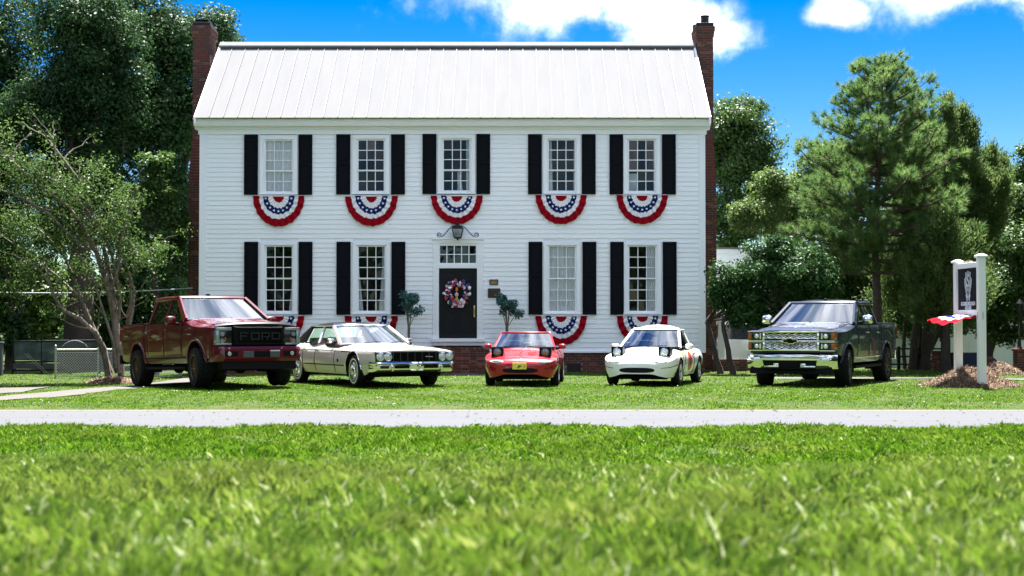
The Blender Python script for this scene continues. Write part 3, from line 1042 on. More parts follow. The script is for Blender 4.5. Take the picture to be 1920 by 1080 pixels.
# brick steps in front of the door
steps = thing('brick_steps', 'red brick steps rising to the black front door', 'steps', (hx(858), HY, 0))
BRICK_BUDGET[0] = 280
sz = [GZ + .02, hz(697), hz(683), hz(669), hz(651)]
depth = [-1.45, -1.15, -.85, -.55, -.1]
sw = hx(918) - hx(858)
for i in range(4):
    z0_, z1_ = sz[i], sz[i + 1]
    st = empty('step', steps)
    w_ = sw + .0
    y0_ = depth[i]
    MB().box(-w_ + .006, w_ - .006, y0_ + .008, -.08, z0_ - (.1 if i == 0 else 0), z1_ - .075).build('step_core', M['mortar'], st)
    wk = Wallwork(st)
    hh = z1_ - z0_
    nrow = max(1, int(round((hh - .07) / .073)))
    for r_ in range(nrow):
        wk.face((-w_, y0_, 0), (w_, y0_, 0), z0_ + r_ * (hh - .07) / nrow, z0_ + (r_ + 1) * (hh - .07) / nrow, True)
    wk.face((w_, y0_, 0), (w_, -.08, 0), z0_, z1_ - .07, False)
    # tread bricks on edge (rowlock)
    nb_ = int(2 * w_ / .073)
    for q in range(nb_):
        x_ = -w_ + (q + .5) * 2 * w_ / nb_
        k = random.choices(('brick_a', 'brick_b', 'brick_c'), (3, 1, 5))[0]
        b_ = link('brick', brick_mesh(.062, .07, .30 if i < 3 else .46, k), st)
        b_.location = (x_, y0_ + (.15 if i < 3 else .23) - .012, z1_ - .035 + random.uniform(-.002, .002))
    wk.close()

# ------------------------------------------------------------------ bunting fans
def fan_mesh(r0, r1, wave0, wave1, ph, sx=.745, sz_=.875, na=64, nr=5, pl=22, deep=.030):
    """pleated half ring; radii as fractions of the fan"""
    rows = []
    for i in range(na + 1):
        a = math.pi + math.pi * i / na
        row = []
        for j in range(nr + 1):
            f0 = r0 + wave0 * (.012 * math.sin(a * 19 + ph) + .010 * math.sin(a * 33 + ph * 2))
            f1 = r1 + wave1 * (.012 * math.sin(a * 17 + ph * 1.7) + .010 * math.sin(a * 29 + ph))
            f = f0 + (f1 - f0) * j / nr
            y = -deep * f * math.cos((a - math.pi) * pl * 1.0) - .02 * math.sin(a * 3 + ph) * f
            row.append((sx * f * math.cos(a), y - .045, sz_ * f * math.sin(a)))
        rows.append(row)
    return MB().grid(rows)

def star_poly(r, cx, cz, rot):
    p = []
    for k in range(10):
        a = rot + math.pi / 2 + k * math.pi / 5
        q = r if k % 2 == 0 else r * .42
        p.append((cx + q * math.cos(a), cz + q * math.sin(a)))
    return p

BANDS = [('red_band', 'red_cloth', .755, 1.0, 1, .7), ('white_band', 'white_cloth', .60, .765, 1, 1), ('blue_band', 'blue_cloth', .40, .612, 1, 1),
         ('white_band', 'white_cloth', .215, .41, .6, 1), ('red_center', 'red_cloth', .0, .225, 0, .6)]
def make_bunting(label, seed):
    t = thing('bunting', label, 'bunting', group='pleated bunting fans below the windows')
    for i, (nm, m, a, b, w0, w1) in enumerate(BANDS):
        fan_mesh(a, b, w0, w1, seed + i, deep=random.uniform(.024, .038)).build(nm, M[m], t, smooth=70, loc=(0, -.0015 * (i % 2), 0))
    for k in range(9):
        a = math.pi + math.pi * (k + .5) / 9
        f = .506
        px_, pz_ = .745 * f * math.cos(a), .875 * f * math.sin(a)
        MB().prism(star_poly(.042, 0, 0, random.uniform(-.5, .5)), -.004, .0).build('star', M['white_cloth'], t, loc=(px_, -.045 - .030 * f - .014, pz_))
    MB().cbox(-.735, .735, -.052, -.03, -.02, .012, .004).build('heading_tape', M['white_cloth'], t)
    return t
BX = [(474, 571), (647, 746), (808, 905), (1004, 1100), (1156, 1252)]
names_up = ['under the leftmost upper window with the full white curtain', 'under the second upper window from the left', 'under the upper window over the door lantern',
            'under the upper window just right of the door', 'under the rightmost upper window beside the right chimney']
names_lo = {0: 'below the leftmost lower window beside the red truck', 1: 'below the lower window behind the old sedan roof', 3: 'below the lower window behind the red sports car', 4: 'below the rightmost lower window behind the white sports car'}
for i, (a, b) in enumerate(BX):
    o = make_bunting('red white and blue bunting fan ' + names_up[i], i * 1.3)
    o.location = ((hx(a) + hx(b)) / 2, HY - .035, hz(367.5 - (.5 * (i == 2)) - (1.5 * (i > 2))))
    o.scale = ((hx(b) - hx(a)) / 1.49, 1, (58, 57, 54, 55, 55)[i] / 57.0)
    if i in names_lo:
        o = make_bunting('red white and blue bunting fan ' + names_lo[i], i * 1.7 + 4)
        o.location = ((hx(a) + hx(b)) / 2, HY - .035, hz(592))
        o.scale = ((hx(b) - hx(a)) / 1.49, 1, .98)

# ------------------------------------------------------------------ lantern above the door
lan = thing('wall_lantern', 'black iron lantern on scrolled brackets above the front door', 'lantern', (hx(858.5), HY, hz(448)))
s4 = lambda r, z, y=-.26: [(-r, y - r, z), (r, y - r, z), (r, y + r, z), (-r, y + r, z)]
def frustum(mb, r0, z0, r1, z1):
    return mb.add(s4(r0, z0) + s4(r1, z1), [(0, 3, 2, 1), (4, 5, 6, 7), (0, 1, 5, 4), (1, 2, 6, 5), (2, 3, 7, 6), (3, 0, 4, 7)])
mb = MB()
frustum(mb, .10, .0, .11, .03); frustum(mb, .16, .27, .175, .29); frustum(mb, .175, .29, .06, .385); frustum(mb, .05, .385, .04, .42)
mb.lathe([(0, .0), (.03, .0), (.035, .02), (.02, .05), (0, .06)], 10, c=(0, -.26, .42)).lathe([(0, -.06), (.02, -.05), (.03, -.02), (.03, 0)], 10, c=(0, -.26, 0))
for sx in (-1, 1):
    for sy in (-1, 1):
        mb.tube([(sx * .10, -.26 + sy * .10, .03), (sx * .155, -.26 + sy * .155, .27)], .012, 6)
mb.build('lantern_frame', M['black_metal'], lan)
g = MB(); frustum(g, .092, .032, .148, .268)
g.build('lantern_glass', glass_mat('lantern_glass', (.75, .8, .85), 1.5, .05), lan)
MB().lathe([(0, 0), (.022, 0), (.022, .1), (.0, .11)], 10, c=(0, -.26, .06)).build('candle', M['trim'], lan)
for sx in (-1, 1):
    pts = []
    for i in range(15):
        t = i / 14
        pts.append((sx * (.10 + .38 * t), -.18 + .10 * t, .36 - .30 * (t * t * (3 - 2 * t)) + .02 * math.sin(t * 3.14)))
    cx, cz, r = pts[-1][0], pts[-1][2], .0
    for i in range(22):
        a = -math.pi / 2 - .1 + i * .42
        r = .075 - i * .0026
        pts.append((sx * (.55 + r * math.cos(a) * 1.0 - .02), -.08, .115 + r * math.sin(a)))
    MB().tube(pts, [.014 - .00015 * i for i in range(len(pts))], 8).build('scroll_bracket', M['black_metal'], lan, smooth=True)
MB().tube([(0, -.02, .40), (0, -.26, .44)], .014, 8).build('lantern_arm', M['black_metal'], lan)

# ------------------------------------------------------------------ plaques
mbz = mat('bronze_plaque', (.05, .032, .022), .45, .6)
mbk = mat('dark_plaque', (.012, .012, .013), .4)
p = thing('wall_plaque', 'small brown plaque on the boards right of the door, the upper one', 'plaque', (hx(926), HY - .03, hz(529)))
MB().cbox(-.125, .125, -.018, .005, -.078, .078, .006).build('plate', mbz, p)
for r_ in range(3): MB().box(-.09, .09, -.0205, -.0185, -.045 + r_ * .035, -.035 + r_ * .035).build('relief_line', M['brass'], p)
p = thing('wall_plaque', 'larger black plaque on the boards right of the door, below the brown one', 'plaque', (hx(926.5), HY - .03, hz(549.5)))
MB().cbox(-.18, .18, -.022, .005, -.135, .135, .008).build('plate', mbk, p)
MB().cbox(-.165, .165, -.024, -.02, -.12, .12, .002).build('plate_face', mbz, p)

# ------------------------------------------------------------------ wreath on the door
wr = thing('door_wreath', 'round red white and blue ribbon wreath hanging on the black door', 'wreath', (hx(858), HY - .10, hz(549)))
MB().lathe([(.26 + .05 * math.cos(a), .05 * math.sin(a)) for a in np.linspace(0, 2 * math.pi, 13)], 36, axis='y').build('wreath_ring', mat('wreath_mesh', (.05, .03, .12), .9), wr, smooth=True)
wm = {'red': mat('ribbon_red', (.42, .02, .035), .7), 'pink': mat('ribbon_striped', (.55, .22, .26), .8, var=.9, vscale=30, var2=(.75, .72, .78)),
      'white': mat('ribbon_white', (.78, .78, .85), .7), 'navy': mat('ribbon_navy', (.012, .018, .12), .7)}
rr = random.Random(4)
def loop_ribbon(mb, c, ang, size, tilt):
    """a folded loop of ribbon"""
    st = len(mb.v)
    w_ = size * .55
    rows = []
    for i in range(9):
        a = i / 8 * math.pi * 1.5 - .4
        rows.append([(size * math.cos(a) * .6 + size * .3, -size * math.sin(a) * .5, -w_ * (.5 + .3 * math.sin(a))), (size * math.cos(a) * .6 + size * .3, -size * math.sin(a) * .55 - .01, w_ * (.5 + .3 * math.sin(a)))])
    mb.grid(rows)
    mb.xform(Matrix.Translation(c) @ Matrix.Rotation(-ang, 4, 'Y') @ Matrix.Rotation(tilt, 4, 'X'), st)
for nm, n in (('pink', 26), ('navy', 24), ('white', 18), ('red', 22)):
    for k in range(n):
        a = (k + rr.random() * .8) / n * 2 * math.pi + {'pink': 0, 'navy': .2, 'white': .4, 'red': .6}[nm]
        q = rr.uniform(.19, .36)
        mb = MB()
        loop_ribbon(mb, (q * math.cos(a), rr.uniform(-.10, -.03), q * math.sin(a)), a + rr.uniform(-1.3, 1.3), rr.uniform(.06, .10), rr.uniform(-.8, .8))
        mb.build('ribbon_loop', wm[nm], wr, smooth=60)
for sx, m_ in ((-.13, 'pink'), (-.04, 'red'), (.09, 'pink'), (.15, 'white'), (.03, 'pink')):
    mb = MB()
    mb.grid([[(sx - .03 + .015 * math.sin(i * 1.3 + sx * 20), -.09 + .015 * math.sin(i * 1.5), -.22 - i * .035), (sx + .03 + .015 * math.sin(i * 1.3 + sx * 20), -.10 + .015 * math.cos(i * 1.9), -.22 - i * .035)] for i in range(7)])
    mb.build('ribbon_tail', wm[m_], wr, smooth=60)
orn = mat('ornament_orange', (.45, .14, .03), .7)
MB().lathe([(0, -.07), (.035, -.05), (.04, 0), (.03, .05), (0, .075)], 12, c=(-.02, -.10, .09)).build('ornament', orn, wr, smooth=True)
MB().lathe([(0, -.06), (.05, -.04), (.055, 0), (.04, .04), (0, .06)], 12, c=(-.02, -.11, -.05)).build('ornament', wm['pink'], wr, smooth=True)
MB().lathe([(0, -.08), (.035, -.06), (.045, 0), (.03, .07), (0, .085)], 12, c=(-.02, -.11, -.18)).build('ornament', mat('ornament_tan', (.42, .27, .10), .8), wr, smooth=True)

# ------------------------------------------------------------------ leaves
def leaf_cloud(name, C, n_per, spread, size, m, parent=None, asp=.5, up=.35, flat=1.0, out=None, seed=1, droop=0.0, loc=None, lobe=None):
    """leaf quads (folded diamonds) scattered about the clump centres C (k,3)"""
    g_ = np.random.default_rng(seed)
    C = np.asarray(C, float)
    k = len(C)
    spread = np.broadcast_to(np.asarray(spread, float), (k,))
    N = k * n_per
    c = np.repeat(C, n_per, 0)
    s = np.repeat(spread, n_per)
    d = g_.normal(size=(N, 3))
    d /= np.linalg.norm(d, axis=1)[:, None] + 1e-9
    r = g_.random(N) ** 0.45
    off = d * (r * s)[:, None]
    off[:, 2] *= flat
    P = c + off
    # leaf normal leans outward from its clump and upward
    nrm = d * .8 + g_.normal(size=(N, 3)) * .55
    if lobe is not None:
        nrm = d * .35 + np.repeat(np.asarray(lobe), n_per, 0) * .75 + g_.normal(size=(N, 3)) * .5
    nrm[:, 2] += up
    nrm /= np.linalg.norm(nrm, axis=1)[:, None]
    t = g_.normal(size=(N, 3)) + d * .5
    t[:, 2] -= droop
    t -= nrm * (t * nrm).sum(1)[:, None]
    t /= np.linalg.norm(t, axis=1)[:, None] + 1e-9
    b = np.cross(nrm, t)
    L = size * g_.uniform(.6, 1.25, N)[:, None]
    W = L * asp * g_.uniform(.8, 1.2, N)[:, None]
    V = np.empty((N, 4, 3))
    V[:, 0] = P - t * L * .5
    V[:, 1] = P + b * W * .5 + nrm * L * .06
    V[:, 2] = P + t * L * .5 - nrm * L * .10
    V[:, 3] = P - b * W * .5 + nrm * L * .06
    F = np.arange(N * 4).reshape(N, 4)
    tone = np.clip(np.repeat(g_.normal(.5, .16, k), n_per) + g_.normal(0, .17, N), 0, 1)
    me = fast_mesh(name, V.reshape(-1, 3), F, m, tone)
    return link(name, me, parent, loc)

def ellipsoid_clumps(cen, rad, n, seed, shell=.55):
    g_ = np.random.default_rng(seed)
    d = g_.normal(size=(n, 3))
    d /= np.linalg.norm(d, axis=1)[:, None]
    r = shell + (1 - shell) * g_.random(n)
    return np.asarray(cen) + d * r[:, None] * np.asarray(rad)

def lobed_clumps(cen, rad, n, seed):
    """clumps on the upper and outer sides of secondary lobes, as limbs carry them"""
    g_ = np.random.default_rng(seed)
    cen = np.asarray(cen, float); rad = np.asarray(rad, float)
    nl = int(np.clip(n / 22, 5, 40))
    d = g_.normal(size=(nl, 3)); d /= np.linalg.norm(d, axis=1)[:, None]
    lc = cen + d * (g_.uniform(.35, .82, nl)[:, None]) * rad
    lr = g_.uniform(.24, .42, nl)[:, None] * (rad + rad.mean()) * .5
    k = g_.integers(0, nl, n)
    e = g_.normal(size=(n, 3)); e[:, 2] = np.abs(e[:, 2]) * .9 - .35
    e += d[k] * .5
    e /= np.linalg.norm(e, axis=1)[:, None]
    P = lc[k] + e * lr[k] * g_.uniform(.72, 1.05, n)[:, None]
    return P, e, k

LM = {}
LM['oak'] = leaf_mat('oak_leaf', (.014, .040, .014), (.026, .068, .022), (.055, .115, .030), .34, .5, .12)
LM['mid'] = leaf_mat('broad_leaf', (.025, .060, .014), (.048, .105, .022), (.085, .150, .034), .38, .45, .2)
LM['light'] = leaf_mat('pale_leaf', (.055, .10, .024), (.085, .150, .035), (.13, .20, .055), .42, .5, .2)
LM['crape'] = leaf_mat('crape_leaf', (.026, .058, .014), (.048, .096, .022), (.088, .145, .038), .40, .5, .12)
LM['holly'] = leaf_mat('glossy_leaf', (.014, .042, .014), (.028, .078, .020), (.050, .108, .028), .25, .45, .08)
LM['pine'] = leaf_mat('pine_needle', (.042, .105, .032), (.086, .170, .046), (.155, .23, .068), .44, .55, .12)
LM['cedar'] = leaf_mat('cedar_spray', (.042, .084, .025), (.080, .138, .040), (.14, .19, .058), .45, .6, .1)
LM['euca'] = leaf_mat('blue_green_leaf', (.018, .075, .066), (.045, .135, .12), (.10, .22, .21), .25, .45, .4)

# ------------------------------------------------------------------ potted shrubs by the door
urnm = mat('black_urn', (.014, .014, .016), .45, bump=.1)
for i, (px_, nm) in enumerate(((770, 'blue-green potted shrub left of the front door, behind the old sedan'), (951, 'blue-green potted shrub right of the front door, behind the red sports car'))):
    X = hx(px_)
    t = thing('potted_shrub', nm, 'potted plant', (X, HY - .75, GZ + .05), group='potted shrubs flanking the door')
    base = t.location.z
    H = lambda py: at(960, py, HY - .75).z - base
    MB().lathe([(0, 0), (.17, 0), (.17, .04), (.09, .09), (.07, .16), (.16, .26), (.21, .42), (.225, .50), (.20, .50), (.18, .44), (0, .44)], 20).build('urn', urnm, t, smooth=True)
    MB().cbox(-.22, .22, -.22, .22, -.12, -.0, .02).build('plinth', M['brick_b'], t)
    rr = random.Random(i + 3)
    tk = MB()
    tips = []
    zc = H(572)
    for q in range(7):
        a = q * .9 + i
        x_, y_ = .26 * math.cos(a) * rr.uniform(.4, 1.1), .2 * math.sin(a)
        top = (x_ * 1.0, y_, zc + rr.uniform(-.1, .35))
        tk.tube([(.03 * math.cos(a), .03 * math.sin(a), .42), (x_ * .15, y_ * .2, H(612)), (x_ * .5, y_ * .6, zc - .2), top], [.018, .016, .011, .004], 6)
        tips.append(top)
    if i == 1:
        side = (.36, -.05, zc - .22); tk.tube([(.03, 0, H(612)), (.2, -.03, zc - .32), side], [.012, .009, .004], 6); tips += [side, (.30, -.05, zc - .28)]
    else:
        side = (.33, -.05, zc - .15); tk.tube([(.02, 0, H(612)), (.2, -.03, zc - .22), side], [.012, .009, .004], 6); tips += [side]
    tk.build('stem', M['bark_grey'], t)
    C = np.array(tips + [(rr.uniform(-.22, .22), rr.uniform(-.18, .18), zc + rr.uniform(-.25, .3)) for _ in range(14)])
    tag(leaf_cloud('foliage', C, 58, .14, .085, LM['euca'], t, asp=.65, seed=21 + i), kind='stuff')
    wrap = MB().lathe([(.06, 0), (.075, .1), (.07, .3), (.05, .42)], 10, c=(.02, 0, .46))
    wrap.build('dark_wrap', urnm, t, smooth=True)
    MB().tube([(-.12 + .26 * i, -.06, .3), (-.115 + .26 * i, -.06, H(606))], .018, 6).build('white_stake', M['trim'], t)
    rb = mat('pale_blue_ribbon', (.45, .58, .78), .6)
    for sg in (0, 1):
        MB().grid([[(.07 - .26 * i + .05 * sg + .035 * math.sin(j * .9 + sg), -.12 + .02 * math.cos(j), .80 - j * .05), (.12 - .26 * i + .05 * sg + .035 * math.sin(j * .9 + 1), -.12, .80 - j * .05)] for j in range(8)]).build('ribbon', rb, t, smooth=60)

# ------------------------------------------------------------------ vehicles
def paint(name, col, metal=0.0, rough=.28, coat=.8):
    return mat(name, col, rough, metal, .15, coat=coat)
M['chrome'] = mat('chrome', (.80, .80, .82), .07, 1.0)
M['tyre'] = mat('tyre_rubber', (.0045, .0045, .005), .8, spec=.3, bump=.3, bscale=60)
M['white_rubber'] = mat('whitewall', (.72, .71, .68), .6)
M['blacktrim'] = mat('black_plastic', (.0025, .0025, .003), .6, spec=.1)
M['blackgloss'] = mat('black_gloss', (.003, .003, .0035), .4, spec=.1)
M['lens'] = mat('clear_lens', (.75, .78, .80), .08, .6)
M['lampgrey'] = mat('lamp_grey_lens', (.30, .33, .35), .1, .5)
M['lensdark'] = mat('smoked_lens', (.009, .010, .012), .12, spec=.4)
M['amber'] = mat('amber_lens', (.34, .075, .015), .2)
M['redlens'] = mat('red_lens', (.20, .006, .006), .15)
M['alloy'] = mat('alloy_wheel', (.50, .51, .53), .3, .9)
M['alloydark'] = mat('dark_bronze_wheel', (.09, .032, .026), .35, .4)
M['alloyblack'] = mat('black_wheel', (.006, .006, .007), .3, .2)
M['seat_tan'] = mat('seat_cloth_tan', (.45, .40, .33), .8)
M['seat_black'] = mat('seat_black', (.02, .02, .022), .7)
M['plate_yellow'] = mat('plate_yellow', (.72, .60, .06), .5)

def pchip(xk, yk):
    xk = np.asarray(xk, float); yk = np.asarray(yk, float)
    h = np.diff(xk); d = np.diff(yk) / h
    m = np.zeros_like(yk)
    for i in range(1, len(xk) - 1):
        if d[i - 1] * d[i] > 0:
            w1, w2 = 2 * h[i] + h[i - 1], h[i] + 2 * h[i - 1]
            m[i] = (w1 + w2) / (w1 / d[i - 1] + w2 / d[i])
    m[0], m[-1] = d[0], d[-1]
    def f(x):
        x = np.clip(x, xk[0], xk[-1])
        i = np.clip(np.searchsorted(xk, x) - 1, 0, len(xk) - 2)
        t = (x - xk[i]) / h[i]
        return float((2 * t**3 - 3 * t**2 + 1) * yk[i] + (t**3 - 2 * t**2 + t) * h[i] * m[i] + (-2 * t**3 + 3 * t**2) * yk[i + 1] + (t**3 - t**2) * h[i] * m[i + 1])
    return f

class Body:
    """lofted car body: front at -y, left-hand side at +x"""
    def __init__(s, W, ZS, ZT, ZB, INS, arches, p=3.0):
        s.w, s.zs, s.zt, s.zb0 = (pchip(*zip(*q)) for q in (W, ZS, ZT, ZB))
        s.ins = pchip(*zip(*INS))          # inset from full width by height
        s.arches = arches                  # (yc, zc, r)
        s.y0, s.y1 = W[0][0], W[-1][0]
        s.p = p
        ys = list(np.linspace(s.y0, s.y1, 70)) + [q[0] for q in W] + [q[0] for q in ZT]
        for yc, zc, r in arches:
            zb = s.zb0(yc)
            hw = math.sqrt(max(0, r * r - (zb - zc) ** 2)) if zb < zc + r else 0
            ys += [yc + hw * math.sin(a) for a in np.linspace(-math.pi / 2, math.pi / 2, 19)] + [yc - hw - .004, yc + hw + .004]
        ys = sorted(ys)
        s.ys = [ys[0]]
        for y in ys[1:]:
            if y - s.ys[-1] > .003: s.ys.append(y)
        s.us = list(np.linspace(0, 1, 11)) + list(1 + np.linspace(0, 1, 13)[1:])
        s.rows = [[s.S(y, u) for u in s.us] for y in s.ys]
        vs, fs = [], []
        m = len(s.us)
        for sg in (1, -1):
            o = len(vs)
            for row in s.rows: vs += [(x * sg, y, z) for x, y, z in row]
            for i in range(len(s.rows) - 1):
                for j in range(m - 1):
                    fs.append((o + i * m + j, o + i * m + j + 1, o + (i + 1) * m + j + 1, o + (i + 1) * m + j))
        s.bvh = BVHTree.FromPolygons(vs, fs)
    def zb(s, y):
        z = s.zb0(y)
        for yc, zc, r in s.arches:
            if abs(y - yc) < r:
                z = max(z, zc + math.sqrt(r * r - (y - yc) ** 2))
        return z
    def S(s, y, u, off=0.0):
        zb, zs, w = s.zb(y), s.zs(y), s.w(y)
        zb = min(zb, zs - .03)
        if u <= 1:
            z = zb + (zs - zb) * u
            return (w - s.ins(z) + off, y, z)
        t = u - 1
        xs_ = w - s.ins(zs)
        zt = max(s.zt(y), zs + .002)
        x = xs_ * (1 - t)
        return (x, y, zs + (zt - zs) * (1 - (1 - t) ** s.p) + off)
    def build(s, name, m, parent, cap=True):
        mb = MB()
        rows = []
        for i, row in enumerate(s.rows):
            rows.append([(x, y, z) for x, y, z in row] + [(-x, y, z) for x, y, z in reversed(row[:-1])])
        mb.grid(rows)
        if cap:
            n = len(rows[0])
            mb.f.append(tuple(range(n)))
            mb.f.append(tuple((len(rows) - 1) * n + k for k in reversed(range(n))))
        mb.outward((0, 0, .3))
        return mb.build(name, m, parent, smooth=38, fix=False)
    def panel(s, name, m, parent, ya, yb, ua, ub, sg=1, off=.006, ny=16, nu=12, both=False):
        mb = MB()
        for g in ((1, -1) if both else (sg,)):
            rows, rim = [], []
            for i in range(ny + 1):
                y = ya + (yb - ya) * i / ny
                row = []
                for j in range(nu + 1):
                    u = ua + (ub - ua) * j / nu
                    edge = i in (0, ny) or j in (0, nu)
                    x, yy, z = s.S(y, u, off * (-.2 if edge else 1))
                    row.append((x * g, yy, z))
                rows.append(row)
            mb.grid(rows)
        mb.outward((0, 0, .3))
        return mb.build(name, m, parent, smooth=50, fix=False)
    def seam(s, parent, path, both=True, name='panel_gap', r=.0055):
        """dark shut line along (y, u) points"""
        for g in ((1, -1) if both else (1,)):
            pts = []
            for (ya, ua), (yb, ub) in zip(path, path[1:]):
                for k in range(10):
                    x, y, z = s.S(ya + (yb - ya) * k / 10, ua + (ub - ua) * k / 10, .0025)
                    pts.append((x * g, y, z))
            x, y, z = s.S(*path[-1], .0025); pts.append((x * g, y, z))
            MB().tube(pts, r, 5).build(name, M['dark'], parent)
    def front(s, x, z, off=.006, y_from=-6):
        h = s.bvh.ray_cast(Vector((x, y_from, z)), Vector((0, 1, 0)))
        y = h[0].y if h[0] is not None else s.y0
        return (x, y - off, z)
    def side(s, y, z, sg, off=.005):
        h = s.bvh.ray_cast(Vector((sg * 3, y, z)), Vector((-sg, 0, 0)))
        x = h[0].x if h[0] is not None else sg * s.w(y)
        return (x + sg * off, y, z)
    def front_patch(s, pts_fn, name, m, parent, off=.008, nr=6, na=28, thick=True, smooth=60):
        """pts_fn(r, a) -> x, z with r 0..1; a patch laid on the nose"""
        rows = []
        for k in range(na + 1):
            a = 2 * math.pi * k / na
            row = []
            for i in range(nr + 1):
                r = i / nr
                x, z = pts_fn(r, a)
                o = off * math.sqrt(max(0, 1 - (r ** 6))) if thick else off
                row.append(s.front(x, z, o - .001))
            rows.append(row)
        return MB().grid(rows).outward((0, 0, .3)).build(name, m, parent, smooth=smooth, fix=False)

def wheel(parent, x, y, r, w, kind, sg, steer=0.0):
    """wheel whose outer face looks towards sg*x"""
    h = empty('wheel', parent, (x, y, r), (0, 0, steer))
    rim_r = {'truck_bronze': .64, 'truck_black': .66, 'whitewall': .60, 'alloy_small': .62, 'steel': .62}[kind] * r
    hw = w / 2
    o = sg
    prof = [(rim_r, -hw * .92), (rim_r + .02, -hw), (r - .03, -hw), (r - .006, -hw * .82), (r, -hw * .6), (r, hw * .6), (r - .006, hw * .82), (r - .03, hw), (rim_r + .02, hw), (rim_r, hw * .90)]
    MB().lathe([(a, b * o) for a, b in prof], 40, axis='x').build('tyre', M['tyre'], h, smooth=35)
    if kind.startswith('truck'):
        tb = MB()
        for k in range(34):
            for side in (-1, 1):
                st = len(tb.v)
                tb.box(hw * .52 * side - .045, hw * .52 * side + .045, -.026, .026, r - .004, r + .011)
                tb.xform(Matrix.Rotation((k + .5 * (side > 0)) * 2 * math.pi / 34, 4, 'X'), st)
                st = len(tb.v)
                tb.box(side * hw * .97 - .012, side * hw * .97 + .012, -.024, .024, r - .05, r - .012)
                tb.xform(Matrix.Rotation((k + .5 * (side > 0)) * 2 * math.pi / 34, 4, 'X'), st)
        tag(tb.build('tread_blocks', M['tyre'], h, fix=False), kind='stuff')
    f = hw * o
    def P(a, b): return (a, f * b)
    if kind == 'whitewall':
        MB().lathe([(r * .80, f * 1.005), (r * .80, f * 1.012), (r * .70, f * 1.014), (r * .70, f * 1.005)], 40, axis='x').build('whitewall', M['white_rubber'], h, smooth=40)
        MB().lathe([(rim_r, f * .5), (rim_r, f * .98), (rim_r - .02, f * 1.0), (rim_r - .045, f * .93), (rim_r * .62, f * 1.0), (rim_r * .42, f * .96), (rim_r * .38, f * 1.12), (rim_r * .2, f * 1.2), (0, f * 1.22)], 36, axis='x').build('hubcap', M['chrome'], h, smooth=30)
        fin = MB()
        for k in range(18):
            st = len(fin.v)
            fin.box(min(f * .99, f * 1.05), max(f * .99, f * 1.05), -.004, .004, rim_r * .45, rim_r * .80)
            fin.xform(Matrix.Rotation(k * math.pi / 9, 4, 'X'), st)
        tag(fin.build('hubcap_fins', M['chrome'], h, fix=False), kind='stuff')
        return h
    m = {'truck_bronze': M['alloydark'], 'truck_black': M['alloyblack'], 'alloy_small': M['alloy'], 'steel': M['alloy']}[kind]
    MB().lathe([(rim_r, f * .95), (rim_r + .006, f * .99), (rim_r - .012, f * .97), (rim_r - .025, f * .75), (rim_r - .03, -f * .6)], 36, axis='x').build('rim', M['alloyblack'] if kind == 'truck_bronze' else m, h, smooth=40)
    MB().lathe([(rim_r - .03, -f * .3), (0, -f * .3)], 24, axis='x').build('brake_drum', M['dark'], h)
    ns = {'truck_bronze': 8, 'truck_black': 6, 'alloy_small': 7, 'steel': 8}[kind]
    sp = MB()
    for k in range(ns):
        st = len(sp.v)
        for dd in ((-.028, .028) if kind != 'alloy_small' else (0,)):
            bw = .010 if kind == 'truck_bronze' else (.022 if kind == 'truck_black' else .028)
            z0_, z1_ = rim_r * .2, rim_r - .012
            d0, d1 = dd * .5, dd * 1.6
            vs = []
            for z_, d_, xo, k_ in ((z0_, d0, .86, 1.0), (z1_, d1, .88, 1.25)):
                vs += [(f * (xo - .25), d_ - bw * k_, z_), (f * (xo - .25), d_ + bw * k_, z_), (f * xo, d_ + bw * k_ * .7, z_), (f * xo, d_ - bw * k_ * .7, z_)]
            sp.add(vs, [(0, 1, 2, 3), (7, 6, 5, 4), (0, 4, 5, 1), (1, 5, 6, 2), (2, 6, 7, 3), (3, 7, 4, 0)])
        sp.xform(Matrix.Rotation((k + .5) * 2 * math.pi / ns, 4, 'X'), st)
    sp.build('spokes', m, h)
    MB().lathe([(rim_r * .26, f * .5), (rim_r * .26, f * .86), (rim_r * .18, f * .93), (0, f * .94)], 20, axis='x').build('hub', m, h, smooth=30)
    return h

def quadgrid(a, b, c, d, nu=8, nv=6, bulge=(0, 0, 0)):
    """bilinear patch a-b (bottom) to d-c (top) with a bulge in its middle"""
    a, b, c, d = map(Vector, (a, b, c, d))
    bl = Vector(bulge)
    rows = []
    for j in range(nv + 1):
        v = j / nv
        rows.append([(a.lerp(b, i / nu)).lerp(d.lerp(c, i / nu), v) + bl * (4 * (i / nu) * (1 - i / nu)) for i in range(nu + 1)])
    return rows

def bar(mb, p, q, wdt, dep, side=Vector((1, 0, 0)), bulge=None):
    """flat bar from p to q, wdt along side, dep across"""
    p, q = Vector(p), Vector(q)
    t = (q - p).normalized()
    s_ = (side - t * side.dot(t)).normalized()
    n = t.cross(s_)
    vs = []
    for c_ in (p, q):
        for i, j in ((-1, -1), (1, -1), (1, 1), (-1, 1)):
            vs.append(c_ + s_ * (wdt / 2 * i) + n * (dep / 2 * j))
    return mb.add(vs, [(0, 3, 2, 1), (4, 5, 6, 7), (0, 1, 5, 4), (1, 2, 6, 5), (2, 3, 7, 6), (3, 0, 4, 7)])

def seat(parent, x, y, z, m, w=.5, h=.62):
    s_ = MB()
    s_.cbox(x - w / 2, x + w / 2, y - .28, y + .25, z, z + .16, .05)
    st = len(s_.v)
    s_.cbox(-w / 2, w / 2, -.07, .07, 0, h, .05)
    s_.cbox(-.13, .13, -.05, .05, h + .03, h + .2, .04)
    s_.xform(Matrix.Translation((x, y + .27, z + .1)) @ Matrix.Rotation(-.25, 4, 'X'), st)
    s_.build('seat', m, parent, smooth=40)

